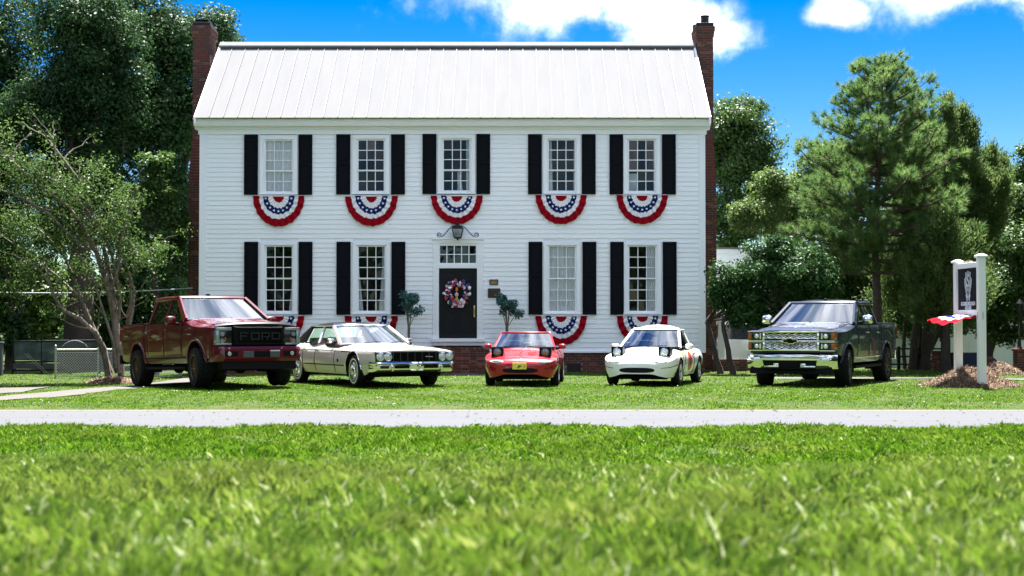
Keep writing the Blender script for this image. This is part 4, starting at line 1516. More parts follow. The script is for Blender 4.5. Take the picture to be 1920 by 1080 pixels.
def steering(parent, x, y, z):
    st = MB().lathe([(.18 + .014 * math.cos(a), .014 * math.sin(a)) for a in np.linspace(0, 2 * math.pi, 9)], 28, axis='y')
    st.cbox(-.17, .17, -.012, .012, -.02, .02, .005)
    st.xform(Matrix.Translation((x, y, z)) @ Matrix.Rotation(-.45, 4, 'X'))
    st.build('steering_wheel', M['seat_black'], parent, smooth=40)

def mirror(parent, bx, y, z, sg, m, w=.24, h=.19, d=.12, arm=.10):
    mb = MB()
    mb.cbox(min(bx + sg * arm, bx + sg * (arm + w)), max(bx + sg * arm, bx + sg * (arm + w)), y - d / 2, y + d / 2, z, z + h, min(d, h) * .38)
    o = mb.build('side_mirror', m, parent, smooth=50)
    MB().tube([(bx - sg * .02, y + .02, z + h * .12), (bx + sg * (arm + .06), y, z + h * .25)], [.035, .025], 8).build('mirror_arm', M['blacktrim'], o, smooth=True)
    MB().cbox(min(bx + sg * (arm + .025), bx + sg * (arm + w - .025)), max(bx + sg * (arm + .025), bx + sg * (arm + w - .025)), y + d / 2 - .004, y + d / 2 + .006, z + .025, z + h - .025, .003).build('mirror_glass', M['chrome'], o)
    return o

def handle(parent, B, y, z, sg, m, l=.16):
    p = B.side(y, z, sg, .0)
    x = p[0]
    mb = MB().cbox(min(x + sg * .012, x + sg * .035), max(x + sg * .012, x + sg * .035), y - l / 2, y + l / 2, z - .016, z + .016, .008)
    for q in (-1, 1): mb.box(min(x - sg * .01, x + sg * .02), max(x - sg * .01, x + sg * .02), y + q * l * .4 - .012, y + q * l * .4 + .012, z - .012, z + .012)
    return mb.build('handle', m, parent, smooth=40)

def arch_parts(parent, B, wheels, m_in, flare=None, flare_r=.03):
    for yc, zc, r in B.arches:
        for sg in (-1, 1):
            rows = []
            xo = B.w(yc) - B.ins(zc + r) - .01
            for k in range(21):
                a = math.pi * (-.12 + 1.24 * k / 20)
                y_, z_ = yc - (r + .004) * math.cos(a), zc + (r + .004) * math.sin(a)
                rows.append([(sg * (xo - .42), y_, z_), (sg * xo, y_, z_)])
            mb = MB().grid(rows)
            o = len(mb.v)
            mb.v += [p[0] for p in rows] and [tuple(p[0]) for p in rows]
            mb.f.append(tuple(range(o, o + len(rows))))
            mb.build('wheel_well', m_in, parent, smooth=True)
            if flare:
                pts = []
                for k in range(25):
                    a = math.pi * (k / 24)
                    zz = zc + (r + flare_r * .3) * math.sin(a)
                    yy = yc - (r + flare_r * .3) * math.cos(a)
                    zz2 = max(zz, B.zb0(yc) + .01)
                    x_ = B.w(yy) - B.ins(zz2)
                    pts.append((sg * (x_ + .002), yy, zz2))
                MB().tube(pts, flare_r, 8).build('fender_flare', flare, parent, smooth=50)

def greenhouse(car, spec):
    """roof, pillars, glass and cabin; spec in car space"""
    g = spec
    zb_, zr = g['belt'], g['roof']
    wb, wr = g['wb'], g['wr']
    yf, yr = g['y_front'], g['y_rear']          # base of the windscreen and rear window
    tf, tr_ = g['top_front'], g['top_rear']
    mroof, mp = g['mroof'], g['mpillar']
    pw = g.get('pw', .075)
    zbf = g.get('belt_front', zb_)
    fb = g.get('front_bulge', .12)
    roof = []
    for i in range(13):
        t = i / 12
        y = tf + (tr_ - tf) * t
        row = []
        zc = zr - .0 + g.get('crown', .035) * math.sin(math.pi * (t * .9 + .05))
        for j in range(17):
            u = -1 + 2 * j / 16
            x = wr * u
            zz = zc - (zc - zr + g.get('edge', .055)) * abs(u) ** g.get('ep', 4.5)
            ex = fb * .75 * (1 - u * u) * (1 - t) ** 3
            row.append((x, y - ex, zz - (.02 * (1 - t) ** 6) - .03 * t ** 8))
        roof.append(row)
    mb = MB().grid(roof)
    mb.outward((0, 0, .3))
    mb.grid([[(x, y, z - .045) for x, y, z in r] for r in roof])
    for edge in (roof[0], roof[-1], [r[0] for r in roof], [r[-1] for r in roof]):
        mb.grid([[p for p in edge], [(x, y, z - .045) for x, y, z in edge]])
    mb.build('roof', mroof, car, smooth=40, fix=False)
    zr_ = zr - g.get('edge', .055) - .005
    # header rail following the bowed windscreen top
    A0 = lambda sg: (sg * (wb - .03), yf, zbf); A1 = lambda sg: (sg * (wr - .015), tf, zr_)
    C0 = lambda sg: (sg * (wb - .03), yr, zb_ + .0); C1 = lambda sg: (sg * (wr - .015), tr_, zr_)
    pil = MB()
    for sg in (-1, 1):
        mb = MB()
        bar(mb, A0(sg), A1(sg), pw, .05, Vector((0, 1, 0)))
        mb.build('pillar', g.get('mA', mp), car)
        for yb0, yt0, wd in g.get('mids', []):
            mb = MB()
            bar(mb, (sg * (wb - .02), yb0, zb_), (sg * (wr - .012), yt0, zr_), wd, .04, Vector((0, 1, 0)))
            mb.build('pillar', g.get('mB', mp), car)
        # rear quarter: a solid panel between its pillar foot and the rear window
        q = g.get('quarter')
        if q:
            yb0, yt0 = q
            a, b, c_, d = (sg * (wb - .02), yb0, zb_ - .01), (sg * (wb - .05), yr, zb_ - .01), (sg * (wr - .02), tr_ + .0, zr_ + .015), (sg * (wr - .012), yt0, zr_ + .015)
            MB().grid(quadgrid(a, b, c_, d, 6, 6, (sg * .02, 0, 0))).outward((0, 0, .3)).build('quarter_panel', g.get('mQ', mroof), car, smooth=40, fix=False)
        else:
            mb = MB()
            bar(mb, C0(sg), C1(sg), pw, .05, Vector((0, 1, 0)))
            mb.build('pillar', mp, car)
        # sill rail and side glass
        ye = q[0] if q else yr
        yet = q[1] if q else tr_
        mb = MB()
        bar(mb, (sg * (wb - .02), yf, zb_ + .005), (sg * (wb - .02), ye, zb_ + .005), .03, .02, Vector((0, 0, 1)))
        bar(mb, (sg * (wr - .008), tf, zr_ + .004), (sg * (wr - .008), yet, zr_ + .004), .03, .02, Vector((0, 0, 1)))
        mb.build('window_trim', g.get('mtrim', M['blacktrim']), car)
        rw_ = g.get('rail', .085)
        rl = MB().tube([(sg * (wr + .012), tf + (yet_ - tf) * k / 8, zr_ + .012) for yet_ in (q[1] + .12 if q else tr_,) for k in range(9)], [rw_ * .5 * (.55 + .45 * math.sin(math.pi * (k + 1) / 10)) for k in range(9)], 10)
        rl.build('roof_rail', g.get('mrail', mp), car, smooth=60)
        edges = [(yf, tf)] + [(m_[0], m_[1]) for m_ in g.get('mids', [])] + [(ye, yet)]
        for (b0, t0), (b1, t1) in zip(edges, edges[1:]):
            rows = quadgrid((sg * (wb - .03), b0, max(zb_, 0)), (sg * (wb - .03), b1, zb_), (sg * (wr - .02), t1, zr_), (sg * (wr - .02), t0, zr_), 6, 5, (sg * .008, 0, 0))
            MB().grid(rows).outward((0, 0, .3)).build('side_window', g['mside'], car, smooth=True, fix=False)
    if g.get('no_glass_front'): return
    rows = quadgrid(A0(-1), A0(1), (wr - .02, tf, zr_ + .01), (-(wr - .02), tf, zr_ + .01), 18, 10, (0, -fb, 0))
    MB().grid(rows).outward((0, 0, .3)).build('windscreen', g['mfront'], car, smooth=True, fix=False)
    rows0 = rows[-1]
    rim = MB()
    for rw in (rows[0], rows[-1]):
        rim.tube([(p[0], p[1] - .006, p[2]) for p in rw], .014, 6)
    rim.build('windscreen_seal', g.get('mseal', M['blacktrim']), car, smooth=True)
    rows = quadgrid(C0(-1), C0(1), (wr - .04, tr_, zr_ + .005), (-(wr - .04), tr_, zr_ + .005), 12, 6, (0, .05, 0))
    MB().grid(rows).outward((0, 0, .3)).build('rear_window', g['mside'], car, smooth=True, fix=False)
    hd = MB()
    hd.grid([[(p[0], p[1] - .012, p[2] + .006) for p in rows0], [(p[0] * 1.0, p[1] + .012, p[2] + .032) for p in rows0], [(p[0] * .985, p[1] + .05, p[2] + .052) for p in rows0]])
    hd.outward((0, 0, .3)).build('header', g.get('mrail', mp), car, smooth=True, fix=False)
    # wipers resting at the base of the windscreen
    fr = lambda u, v: Vector(A0(-1)).lerp(Vector(A0(1)), u).lerp(Vector((-(wr - .02), tf, zr_)).lerp(Vector((wr - .02, tf, zr_)), u), v) + Vector((0, -fb * 4 * u * (1 - u) - .018, .012))
    for u0 in g.get('wipers', (.30, .70)):
        wp = MB().tube([fr(u0, .015), fr(u0 + .12, .06), fr(u0 + .24 if u0 + .24 < .97 else .97, .075)], [.010, .008, .006], 6)
        wp.build('wiper', M['blacktrim'], car)

def cabin(car, x, y0, y1, z0, z1, m):
    MB().cbox(-x, x, y0, y1, z0, z1, .03).build('cabin_floor', m, car)

def make_pickup(name, label, loc, rz, K):
    car = thing(name, label, 'pickup truck', loc, rz, )
    lift = K['lift']
    L2 = K['len'] / 2
    yf, yr = -L2 + K['fo'], -L2 + K['fo'] + K['wb']
    r = K['tyre_r']
    w = K['w'] / 2
    zhood, zcowl, zrail = K['zhood'], K['zcowl'], K['zrail']
    zrock = K['zrock']
    ycow = K['ycow']
    yb0 = K['ybed']
    W = [(-L2 + .06, w - .14), (-L2 + .12, w - .09), (-L2 + .25, w - .045), (-L2 + .55, w - .012), (-L2 + 1.2, w), (yr + .2, w), (L2 - .15, w - .01), (L2 - .02, w - .04)]
    ZS = [(-L2 + .06, zhood - .10), (-L2 + .3, zhood - .085), (-L2 + 1.0, zhood - .05), (ycow, zcowl - .06), (ycow + .15, zcowl - .02), (ycow + .6, K['zbelt']), (yb0 - .05, zrail - .005), (yb0 + .05, zrail), (L2 - .02, zrail)]
    ZT = [(-L2 + .06, zhood - .03), (-L2 + .2, zhood + .01), (-L2 + .8, zhood + .05), (ycow - .15, zcowl + .01), (ycow + .1, zcowl + .02), (ycow + .5, K['zbelt'] + .005), (yb0, zrail + .004), (L2 - .02, zrail + .004)]
    ZB = [(-L2 + .06, K['znose']), (-L2 + .3, K['znose'] - .02), (yf, zrock), (yr, zrock), (L2 - .3, zrock + .05), (L2 - .02, zrock + .12)]
    INS = [(0, .06), (zrock, .055), (zrock + .12, .025), (zrock + .3, .012), (zrock + .5, .0), (zrail - .28, .004), (zrail - .12, .012), (zrail, .035), (zrail + .2, .06)]
    ar = K['arch_r']
    B = Body(W, ZS, ZT, ZB, INS, [(yf, r + .02 + K.get('archup', .03), ar), (yr, r + .02 + K.get('archup', .03), ar)], p=K.get('p', 5))
    pm = K['paint']
    B.build('body', pm, car)
    arch_parts(car, B, None, M['dark'], K.get('flare', pm), K.get('flare_r', .03))
    MB().cbox(-w + .16, w - .16, -L2 + .35, L2 - .3, zrock - .02, zrock + .3, .04).build('underbody', M['dark'], car)
    for q in (yf, yr):
        ax = MB()
        ax.tube([(-w + .2, q, r), (w - .2, q, r)], .06, 8).lathe([(0, -.16), (.12, -.1), (.15, 0), (.12, .1), (0, .16)], 12, 'y', (0, q, r))
        ax.build('axle', M['dark'], car)
    # hood, doors, bed side line
    B.panel('hood', pm, car, -L2 + .16, ycow - .04, 1.16, 2.0, both=True, off=.010)
    for sg in (-1, 1):
        d1 = B.panel('door', pm, car, K['d0'], K['d1'] - .008, .16, .985, sg)
        handle(d1, B, K['d1'] - .16, K['zhandle'], sg, K['mhandle'])
        d2 = B.panel('door', pm, car, K['d1'] + .008, K['d2'], .16, .985, sg)
        handle(d2, B, K['d2'] - .16, K['zhandle'], sg, K['mhandle'])
        if sg > 0:
            for d_ in (K['d0'] - .004, K['d1'], K['d2'] + .004): B.seam(car, [(d_, .16), (d_, .985)])
            B.seam(car, [(yb0 - .01, .1), (yb0 - .01, .99)])
            B.seam(car, [(-L2 + .16, 1.17), (ycow - .1, 1.17)])
        B.panel('bed_side', pm, car, yb0 + .012, L2 - .10, .62, .985, sg, off=.005)
        if K.get('rockers'):
            mb = MB().cbox(min(sg * (w - .12), sg * (w + .0)), max(sg * (w - .12), sg * (w + .0)), yf + ar + .12, yr - ar - .05, zrock - .13, zrock - .07, .02)
            mb.build('running_board', K['rockers'], car)
        pts = [B.side(y, zrock + .115, sg, .004) for y in np.linspace(yf + ar + .03, yr - ar - .03, 12)]
        MB().tube(pts, .016, 6).build('rocker_trim', K['mrock'], car, smooth=True)
        # tail lamp wraps the rear corner
        y_ = L2 - .08
        MB().cbox(min(sg * (w - .12), sg * (w + .002)), max(sg * (w - .14), sg * (w - .015)), L2 - .13, L2 + .0, zrail - .38, zrail - .07, .02).build('tail_light', M['redlens'], car)
    MB().cbox(-w + .06, w - .06, yb0 + .04, L2 - .03, zrail + .0, zrail + .022, .01).build('bed_cover', M['blacktrim'], car)
    MB().cbox(-w + .03, w - .03, L2 - .06, L2 + .12, zrock + .0, zrock + .22, .03).build('rear_bumper', K['mbump'], car)
    for sg in (-1, 1):
        for q, stv in ((yf, K.get('steer', 0)), (yr, 0)):
            wheel(car, sg * (w - K['tyre_w'] / 2 + K.get('poke', .02)), q, r, K['tyre_w'], K['wheel'], sg, stv)
    greenhouse(car, dict(belt=K['zbelt'] - .01, belt_front=zcowl - .03, roof=K['roof'], wb=w - .02, wr=w - .22, y_front=ycow, y_rear=yb0 - .08, top_front=K['ytf'], top_rear=yb0 - .26,
                         mroof=pm, mpillar=pm, mids=[(K['d1'], K['d1'] + .0, .085)], quarter=(K['d2'] - .08, yb0 - .42), mside=M['tintglass'], mfront=M['carglass'], front_bulge=.14, mtrim=K['mtrim'],
                         crown=.05, pw=.12, rail=.12))
    cabin(car, w - .14, ycow + .1, yb0 - .1, zrock, zcowl - .25, M['seat_black'])
    MB().cbox(-w + .12, w - .12, ycow + .02, ycow + .42, zcowl - .28, zcowl + .015, .05).build('dashboard', M['seat_black'], car)
    for sg in (-1, 1): seat(car, sg * .42, K['d1'] - .55, zcowl - .42, K.get('mseat', M['seat_black']), .52, .66)
    MB().cbox(-.75, .75, K['d2'] - .35, K['d2'] - .2, zcowl - .4, zcowl + .28, .05).build('rear_seat', M['seat_black'], car)
    steering(car, .42, ycow + .55, zcowl + .0)
    MB().cbox(-.11, .11, K['ytf'] - .02, K['ytf'] + .02, K['roof'] - .20, K['roof'] - .12, .015).build('rear_view_mirror', M['seat_black'], car)
    for sg in (-1, 1):
        mirror(car, sg * (w - .03), K['d0'] + .22, zcowl - .02 - K.get('mdrop', 0), sg, K['mmirror'], .23, .20, .14, .07)
    sf = MB()
    sf.cbox(-.03, .03, K['ytf'] + .2, K['ytf'] + .36, K['roof'] + .0, K['roof'] + .07, .02)
    sf.build('roof_antenna', M['blacktrim'], car, smooth=50)
    return car, B, dict(L2=L2, w=w, yf=yf, yr=yr)

# ---- maroon lifted pickup
pm_red = paint('maroon_paint', (.082, .003, .008), .0, .3)
K = dict(len=5.85, fo=.95, wb=3.66, tyre_r=.41, tyre_w=.315, w=2.03, zhood=1.32, zcowl=1.455, zbelt=1.405, zrail=1.405, zrock=.50, ycow=-1.30, ybed=1.22, znose=.62, arch_r=.50, archup=.055, lift=.1,
         d0=-1.16, d1=-.07, d2=.98, zhandle=1.24, mhandle=pm_red, mrock=M['blacktrim'], paint=pm_red, mbump=M['blacktrim'], mtrim=M['blacktrim'], mmirror=pm_red, mdrop=.11, wheel='truck_bronze', roof=1.985, ytf=-.42,
         flare=pm_red, flare_r=.035, steer=R(-6), rockers=M['blacktrim'], poke=.035)
FR = at(385, 731, 31.0)
def place(front_px, Y, th, half_l, z=None):
    """put the middle of the car's nose at a pixel and depth and turn it by th"""
    p = at(front_px, 700, Y)
    f = Vector((math.sin(th), -math.cos(th), 0))
    c = Vector((p.x, p.y, 0)) - f * half_l
    c.z = float(terrain(c.x, c.y)) + .012
    return c
th = R(33)
red_truck, B, Q = make_pickup('pickup_truck', 'maroon lifted pickup truck with black grille parked at the left of the row', place(484, 31.2, th, 2.92), th, K)
red_truck.rotation_euler.x = R(-1.5)
y0 = -Q['L2']
# front: black shell grille, C lamps, bumper, skid plate
MB().cbox(-.90, .90, y0 - .005, y0 + .25, .80, 1.235, .03).build('front_panel', M['blacktrim'], red_truck)
gr = MB().cbox(-.565, .565, y0 - .055, y0 + .05, .84, 1.255, .035).build('grille', M['blackgloss'], red_truck, smooth=40)
mgm = mat('grille_mesh', (.003, .003, .0035), .7, spec=.08)
fr_ = MB()
for a, b, c_, d in ((-.53, .53, 1.195, 1.23), (-.53, .53, .865, .895), (-.53, -.49, .895, 1.195), (.49, .53, .895, 1.195)):
    fr_.cbox(a, b, y0 - .085, y0 - .05, c_, d, .012)
fr_.build('grille_frame', M['blacktrim'], gr)
ms = MB()
for k in range(11): ms.box(-.49, .49, y0 - .066, y0 - .056, .905 + k * .027, .912 + k * .027)
for k in range(34): ms.box(-.485 + k * .029, -.479 + k * .029, y0 - .065, y0 - .057, .895, 1.195)
tag(ms.build('grille_mesh', mgm, gr), kind='stuff')
lm = mat('grille_letter', (.007, .007, .008), .5, spec=.2)
bl = {'F': [(0, .16, .132, .165), (0, .032, 0, .132), (.032, .13, .066, .099)],
      'O': [(0, .17, .132, .165), (0, .17, 0, .033), (0, .032, .033, .132), (.138, .17, .033, .132)],
      'R': [(0, .17, .132, .165), (0, .032, 0, .132), (.138, .17, .08, .132), (.032, .17, .055, .08), (.10, .135, .0, .055)],
      'D': [(0, .15, .132, .165), (0, .15, 0, .033), (0, .032, .033, .132), (.135, .17, .02, .145)]}
x = -.44
for chh in 'FORD':
    mb = MB()
    for a, b, c_, d in bl[chh]: mb.cbox(x + a * 1.2, x + b * 1.2, y0 - .10, y0 - .062, .965 + c_ * .98, .965 + d * .98, .004)
    mb.build('grille_letter', lm, gr)
    x += .235
rows = []
for k in range(25):
    t = -1 + k / 12
    zt_, dy = 1.345 - .055 * abs(t) ** 3, .13 * t * t
    rows.append([(t * .90, y0 - .05 + dy, zt_ - .085), (t * .90, y0 - .055 + dy, zt_ - .04), (t * .90, y0 - .02 + dy, zt_ - .008), (t * .89, y0 + .06 + dy, zt_ + .012), (t * .89, y0 + .07 + dy, zt_ - .01)])
MB().grid(rows).outward((0, y0 + .6, 1.2)).build('bug_deflector', M['blackgloss'], red_truck, smooth=50, fix=False)
for sg in (-1, 1):
    hl = MB().cbox(min(sg * .575, sg * .93), max(sg * .575, sg * .93), y0 - .02, y0 + .28, .86, 1.225, .03).build('headlight', M['lensdark'], red_truck, smooth=40)
    cl = MB()
    f = lambda a, b: (min(sg * a, sg * b), max(sg * a, sg * b))
    cl.cbox(*f(.60, .935), y0 - .045, y0 + .05, 1.165, 1.225, .01)
    cl.cbox(*f(.86, .94), y0 - .045, y0 + .1, .905, 1.165, .01)
    cl.cbox(*f(.60, .935), y0 - .045, y0 + .05, .862, .905, .01)
    cl.build('light_bar', mat('light_bar_grey', (.22, .25, .27), .2, .4), hl, smooth=40)
    for z_, m_ in ((1.09, 'lens'), (.945, 'lens')):
        MB().lathe([(0, 0), (.045, .0), (.055, .02), (.05, .05)], 16, 'y', (sg * .80, y0 - .04, z_)).build('lamp_lens', M['lampgrey'], hl, smooth=40)
    MB().cbox(*f(.72, .75), y0 - .035, y0, .93, 1.02, .005).build('amber_marker', M['amber'], hl)
bp = MB()
bp.prism_x([(y0 - .12, .83), (y0 - .16, .78), (y0 - .165, .58), (y0 - .12, .52), (y0 + .2, .50), (y0 + .2, .86)], -.80, .80)
for sg in (-1, 1):
    rows = []
    for k in range(7):
        t = k / 6
        x_ = sg * (.80 + .20 * math.sin(t * math.pi / 2)); dy = .36 * (1 - math.cos(t * math.pi / 2))
        rows.append([(x_, y0 - .12 + dy, .83), (x_, y0 - .16 + dy, .78), (x_, y0 - .165 + dy, .58), (x_, y0 - .12 + dy, .52)])
    bp.grid(rows)
bump = bp.outward((0, y0 + .6, .65)).build('front_bumper', pm_red, red_truck, smooth=35, fix=False)
MB().cbox(-.40, .42, y0 - .172, y0 - .1, .605, .735, .015).build('bumper_recess', M['blacktrim'], bump)
for a_, b_ in ((-.40, -.16), (.20, .42)): MB().cbox(a_, b_, y0 - .182, y0 - .16, .60, .735, .012).build('tow_cover', mat('grey_plastic', (.04, .045, .05), .5), bump)
MB().cbox(.20, .42, y0 - .186, y0 - .165, .725, .75, .006).build('bright_strip', M['lens'], bump)
for sg in (-1, 1):
    f = lambda a, b: (min(sg * a, sg * b), max(sg * a, sg * b))
    fg = MB().cbox(*f(.50, .80), y0 - .172, y0 - .1, .62, .74, .02).build('fog_pocket', M['blacktrim'], bump)
    MB().lathe([(0, 0), (.04, .0), (.05, .02), (.045, .04)], 14, 'y', (sg * .70, y0 - .18, .68)).build('fog_light', M['lens'], fg, smooth=40)
MB().prism_x([(y0 - .10, .52), (y0 - .12, .36), (y0 + .1, .33), (y0 + .3, .5)], -.82, .82).build('skid_plate', M['blacktrim'], red_truck)
MB().cbox(-.22, .22, .3, .9, .30, .55, .08).build('muffler', M['dark'], red_truck)

# ---- dark grey-blue pickup
pm_sil = paint('slate_paint', (.020, .025, .044), .0, .25, .5)
K2 = dict(len=5.75, fo=.98, wb=3.62, tyre_r=.40, tyre_w=.29, w=2.02, zhood=1.26, zcowl=1.385, zbelt=1.365, zrail=1.37, zrock=.50, ycow=-1.22, ybed=1.20, znose=.72, arch_r=.475, archup=.045, lift=.05,
          d0=-1.06, d1=.02, d2=1.0, zhandle=1.17, mhandle=M['chrome'], mrock=M['chrome'], paint=pm_sil, mbump=M['chrome'], mtrim=M['blacktrim'], mmirror=M['chrome'], wheel='truck_black', roof=1.885, ytf=-.34,
          flare=pm_sil, flare_r=.028, steer=R(8), rockers=M['blacktrim'], mseat=M['seat_black'])
th2 = R(-27)
dark_truck, B2, Q2 = make_pickup('pickup_truck', 'dark slate pickup truck with chrome grille parked at the right end near the sign', place(1484, 32.3, th2, 2.87), th2, K2)
y0 = -Q2['L2']
MB().cbox(-.92, .92, y0 - .0, y0 + .3, .72, 1.215, .02).build('front_panel', pm_sil, dark_truck)
gr = MB().cbox(-.60, .60, y0 - .03, y0 + .05, .775, 1.205, .01).build('grille', M['blackgloss'], dark_truck)
fr_ = MB()
for a, b, c_, d in ((-.63, .63, 1.165, 1.215), (-.63, .63, .975, 1.005), (-.63, .63, .775, .815), (-.63, -.575, .815, .975), (.575, .63, .815, .975), (-.63, -.575, 1.005, 1.165), (.575, .63, 1.005, 1.165)):
    fr_.cbox(a, b, y0 - .065, y0 - .025, c_, d, .012)
fr_.cbox(-.63, .63, y0 - .055, y0 - .03, 1.035, 1.050, .005)
fr_.build('grille_frame', M['chrome'], gr, smooth=40)
mm = MB()
def wavy(z, amp, n=56):
    rows = []
    for i in range(n + 1):
        x_ = -.57 + 1.14 * i / n
        zz = z + amp * (1 if (i % 8) < 4 else -1) * (1 - abs((i % 4) - 2) / 2)
        rows.append([(x_, y0 - .045, zz - .008), (x_, y0 - .052, zz), (x_, y0 - .045, zz + .008)])
    mm.grid(rows)
for z_ in (1.065, 1.10, 1.135): wavy(z_, .014)
for z_ in (.835, .868, .901, .934, .962): wavy(z_, .014)
tag(mm.build('grille_mesh', M['chrome'], gr, smooth=60), kind='stuff')
bow = [(-.155, -.028), (-.055, -.028), (-.045, -.055), (.075, -.055), (.085, -.028), (.165, -.028), (.145, .028), (.045, .028), (.035, .055), (-.085, .055), (-.075, .028), (-.165, .028)]
MB().prism([(a * 1.12, b * 1.22 + .99) for a, b in bow], y0 - .085, y0 - .06).build('emblem_rim', M['chrome'], gr)
MB().prism([(a * .94, b * .92 + .99) for a, b in bow], y0 - .092, y0 - .08).build('emblem', M['blackgloss'], gr)
for sg in (-1, 1):
    f = lambda a, b: (min(sg * a, sg * b), max(sg * a, sg * b))
    for z0_, z1_ in ((1.0, 1.19), (.79, .965)):
        hl = MB().cbox(*f(.645, .955), y0 - .035, y0 + .25, z0_, z1_, .015).build('headlight', M['lensdark'], dark_truck, smooth=40)
        MB().cbox(*f(.880, .958), y0 - .040, y0 + .2, z0_ + .02, z1_ - .02, .012).build('amber_marker', M['amber'], hl, smooth=40)
        MB().cbox(*f(.66, .70), y0 - .042, y0, z0_ + .03, z1_ - .03, .01).build('clear_strip', M['lens'], hl)
        MB().lathe([(0, -.004), (.045, .0), (.06, .02), (.055, .05)], 16, 'y', (sg * .765, y0 - .045, (z0_ + z1_) / 2)).build('lamp_lens', M['lens'], hl, smooth=40)
        tr_ = MB()
        tr_.cbox(*f(.63, .965), y0 - .05, y0 + .2, z0_ - .018, z0_ + .006, .005).cbox(*f(.63, .965), y0 - .05, y0 + .2, z1_ - .006, z1_ + .014, .005)
        tr_.build('lamp_trim', M['chrome'], hl)
bp = MB()
sec = lambda dy: [(y0 - .10 + dy, .70), (y0 - .14 + dy, .675), (y0 - .15 + dy, .56), (y0 - .13 + dy, .47), (y0 - .08 + dy, .395)]
rows = []
for k in range(41):
    t = -1 + 2 * k / 40
    x_ = 1.0 * t
    dy = .05 * t * t + .30 * max(0, abs(t) - .8) ** 1.6 * 10 * .55
    rows.append([(x_, a, b) for a, b in sec(dy)])
bp.grid(rows)
bump = bp.outward((0, 0, .3)).build('front_bumper', M['chrome'], dark_truck, smooth=50, fix=False)
MB().prism([(-.60, .575), (.60, .575), (.56, .40), (-.56, .40)], y0 - .152, y0 - .05).build('bumper_opening', M['blackgloss'], bump)
for sg in (-1, 1):
    f = lambda a, b: (min(sg * a, sg * b), max(sg * a, sg * b))
    MB().cbox(*f(.66, .87), y0 - .135, y0 - .02, .545, .64, .02).build('fog_light', M['lens'], bump, smooth=40)
    MB().cbox(*f(.24, .57), y0 - .158, y0 - .1, .425, .46, .01).cbox(*f(.24, .36), y0 - .158, y0 - .1, .455, .51, .012).build('tow_hook', M['chrome'], bump, smooth=40)
MB().cbox(-.21, .19, y0 - .165, y0 - .14, .42, .56, .012).build('plate_holder', M['blacktrim'], bump)
MB().prism_x([(y0 - .06, .42), (y0 - .10, .29), (y0 + .1, .27), (y0 + .2, .42)], -.90, .90).build('air_dam', M['blacktrim'], dark_truck)
# striped decal on the driver's side doors
for k in range(4):
    mb = MB()
    rows = []
    for i in range(9):
        t = i / 8
        y_ = .16 + .10 * k + .22 * t; zt_ = 1.10 - .05 * k - .42 * t
        rows.append([B2.side(y_ - .022, zt_, 1, .010), B2.side(y_ + .022, zt_ - .02, 1, .010)])
    mb.grid(rows).build('stripe_decal', mat('faded_red_decal', (.16, .05, .05), .5), dark_truck)

# ---- pale cream sedan with a dark vinyl roof
pm_cr = paint('cream_paint', (.52, .49, .43), .0, .25, .8)
vinyl = mat('vinyl_roof', (.009, .008, .0075), .8, spec=.03, bump=.2, bscale=200)
th3 = R(30.5)
L2 = 2.83
sedan = thing('sedan', 'long cream vintage sedan with a dark vinyl roof and whitewall tyres', 'sedan', place(781, 31.9, th3, L2 + .06), th3)
w = 1.0
yf, yr = -1.78, 1.40
W = [(-2.80, .90), (-2.74, .955), (-2.55, .985), (-1.6, 1.0), (.5, 1.0), (1.6, .995), (2.4, .96), (2.75, .90), (2.82, .84)]
ZS = [(-2.80, .765), (-2.70, .78), (-2.0, .79), (-.8, .80), (.6, .805), (1.2, .83), (1.9, .835), (2.5, .80), (2.82, .74)]
ZT = [(-2.80, .805), (-2.72, .845), (-2.4, .865), (-1.6, .90), (-.85, .935), (-.5, .94), (1.0, .94), (1.8, .935), (2.5, .90), (2.82, .80)]
ZB = [(-2.80, .46), (-2.6, .36), (-2.2, .26), (1.9, .26), (2.4, .32), (2.82, .42)]
INS = [(0, .12), (.24, .075), (.34, .04), (.45, .015), (.58, .0), (.70, .012), (.80, .05), (.9, .1)]
B3 = Body(W, ZS, ZT, ZB, INS, [(yf, .36, .405), (yr, .33, .37)], p=3.2)
B3.build('body', pm_cr, sedan)
arch_parts(sedan, B3, None, M['dark'], None)
for yc, zc, r in B3.arches:
    for sg in (-1, 1):
        pts = [(sg * (B3.w(yc - r * math.cos(a)) - B3.ins(zc + r * math.sin(a)) + .003), yc - r * math.cos(a), zc + r * math.sin(a)) for a in np.linspace(.05, math.pi - .05, 22)]
        MB().tube(pts, .010, 6).build('arch_molding', M['chrome'], sedan, smooth=True)
MB().cbox(-.82, .82, -2.3, 2.3, .22, .45, .04).build('underbody', M['dark'], sedan)
B3.panel('hood', pm_cr, sedan, -2.70, -.90, 1.22, 2.0, both=True, off=.008)
B3.panel('trunk_lid', pm_cr, sedan, 1.98, 2.70, 1.25, 2.0, both=True, off=.008)
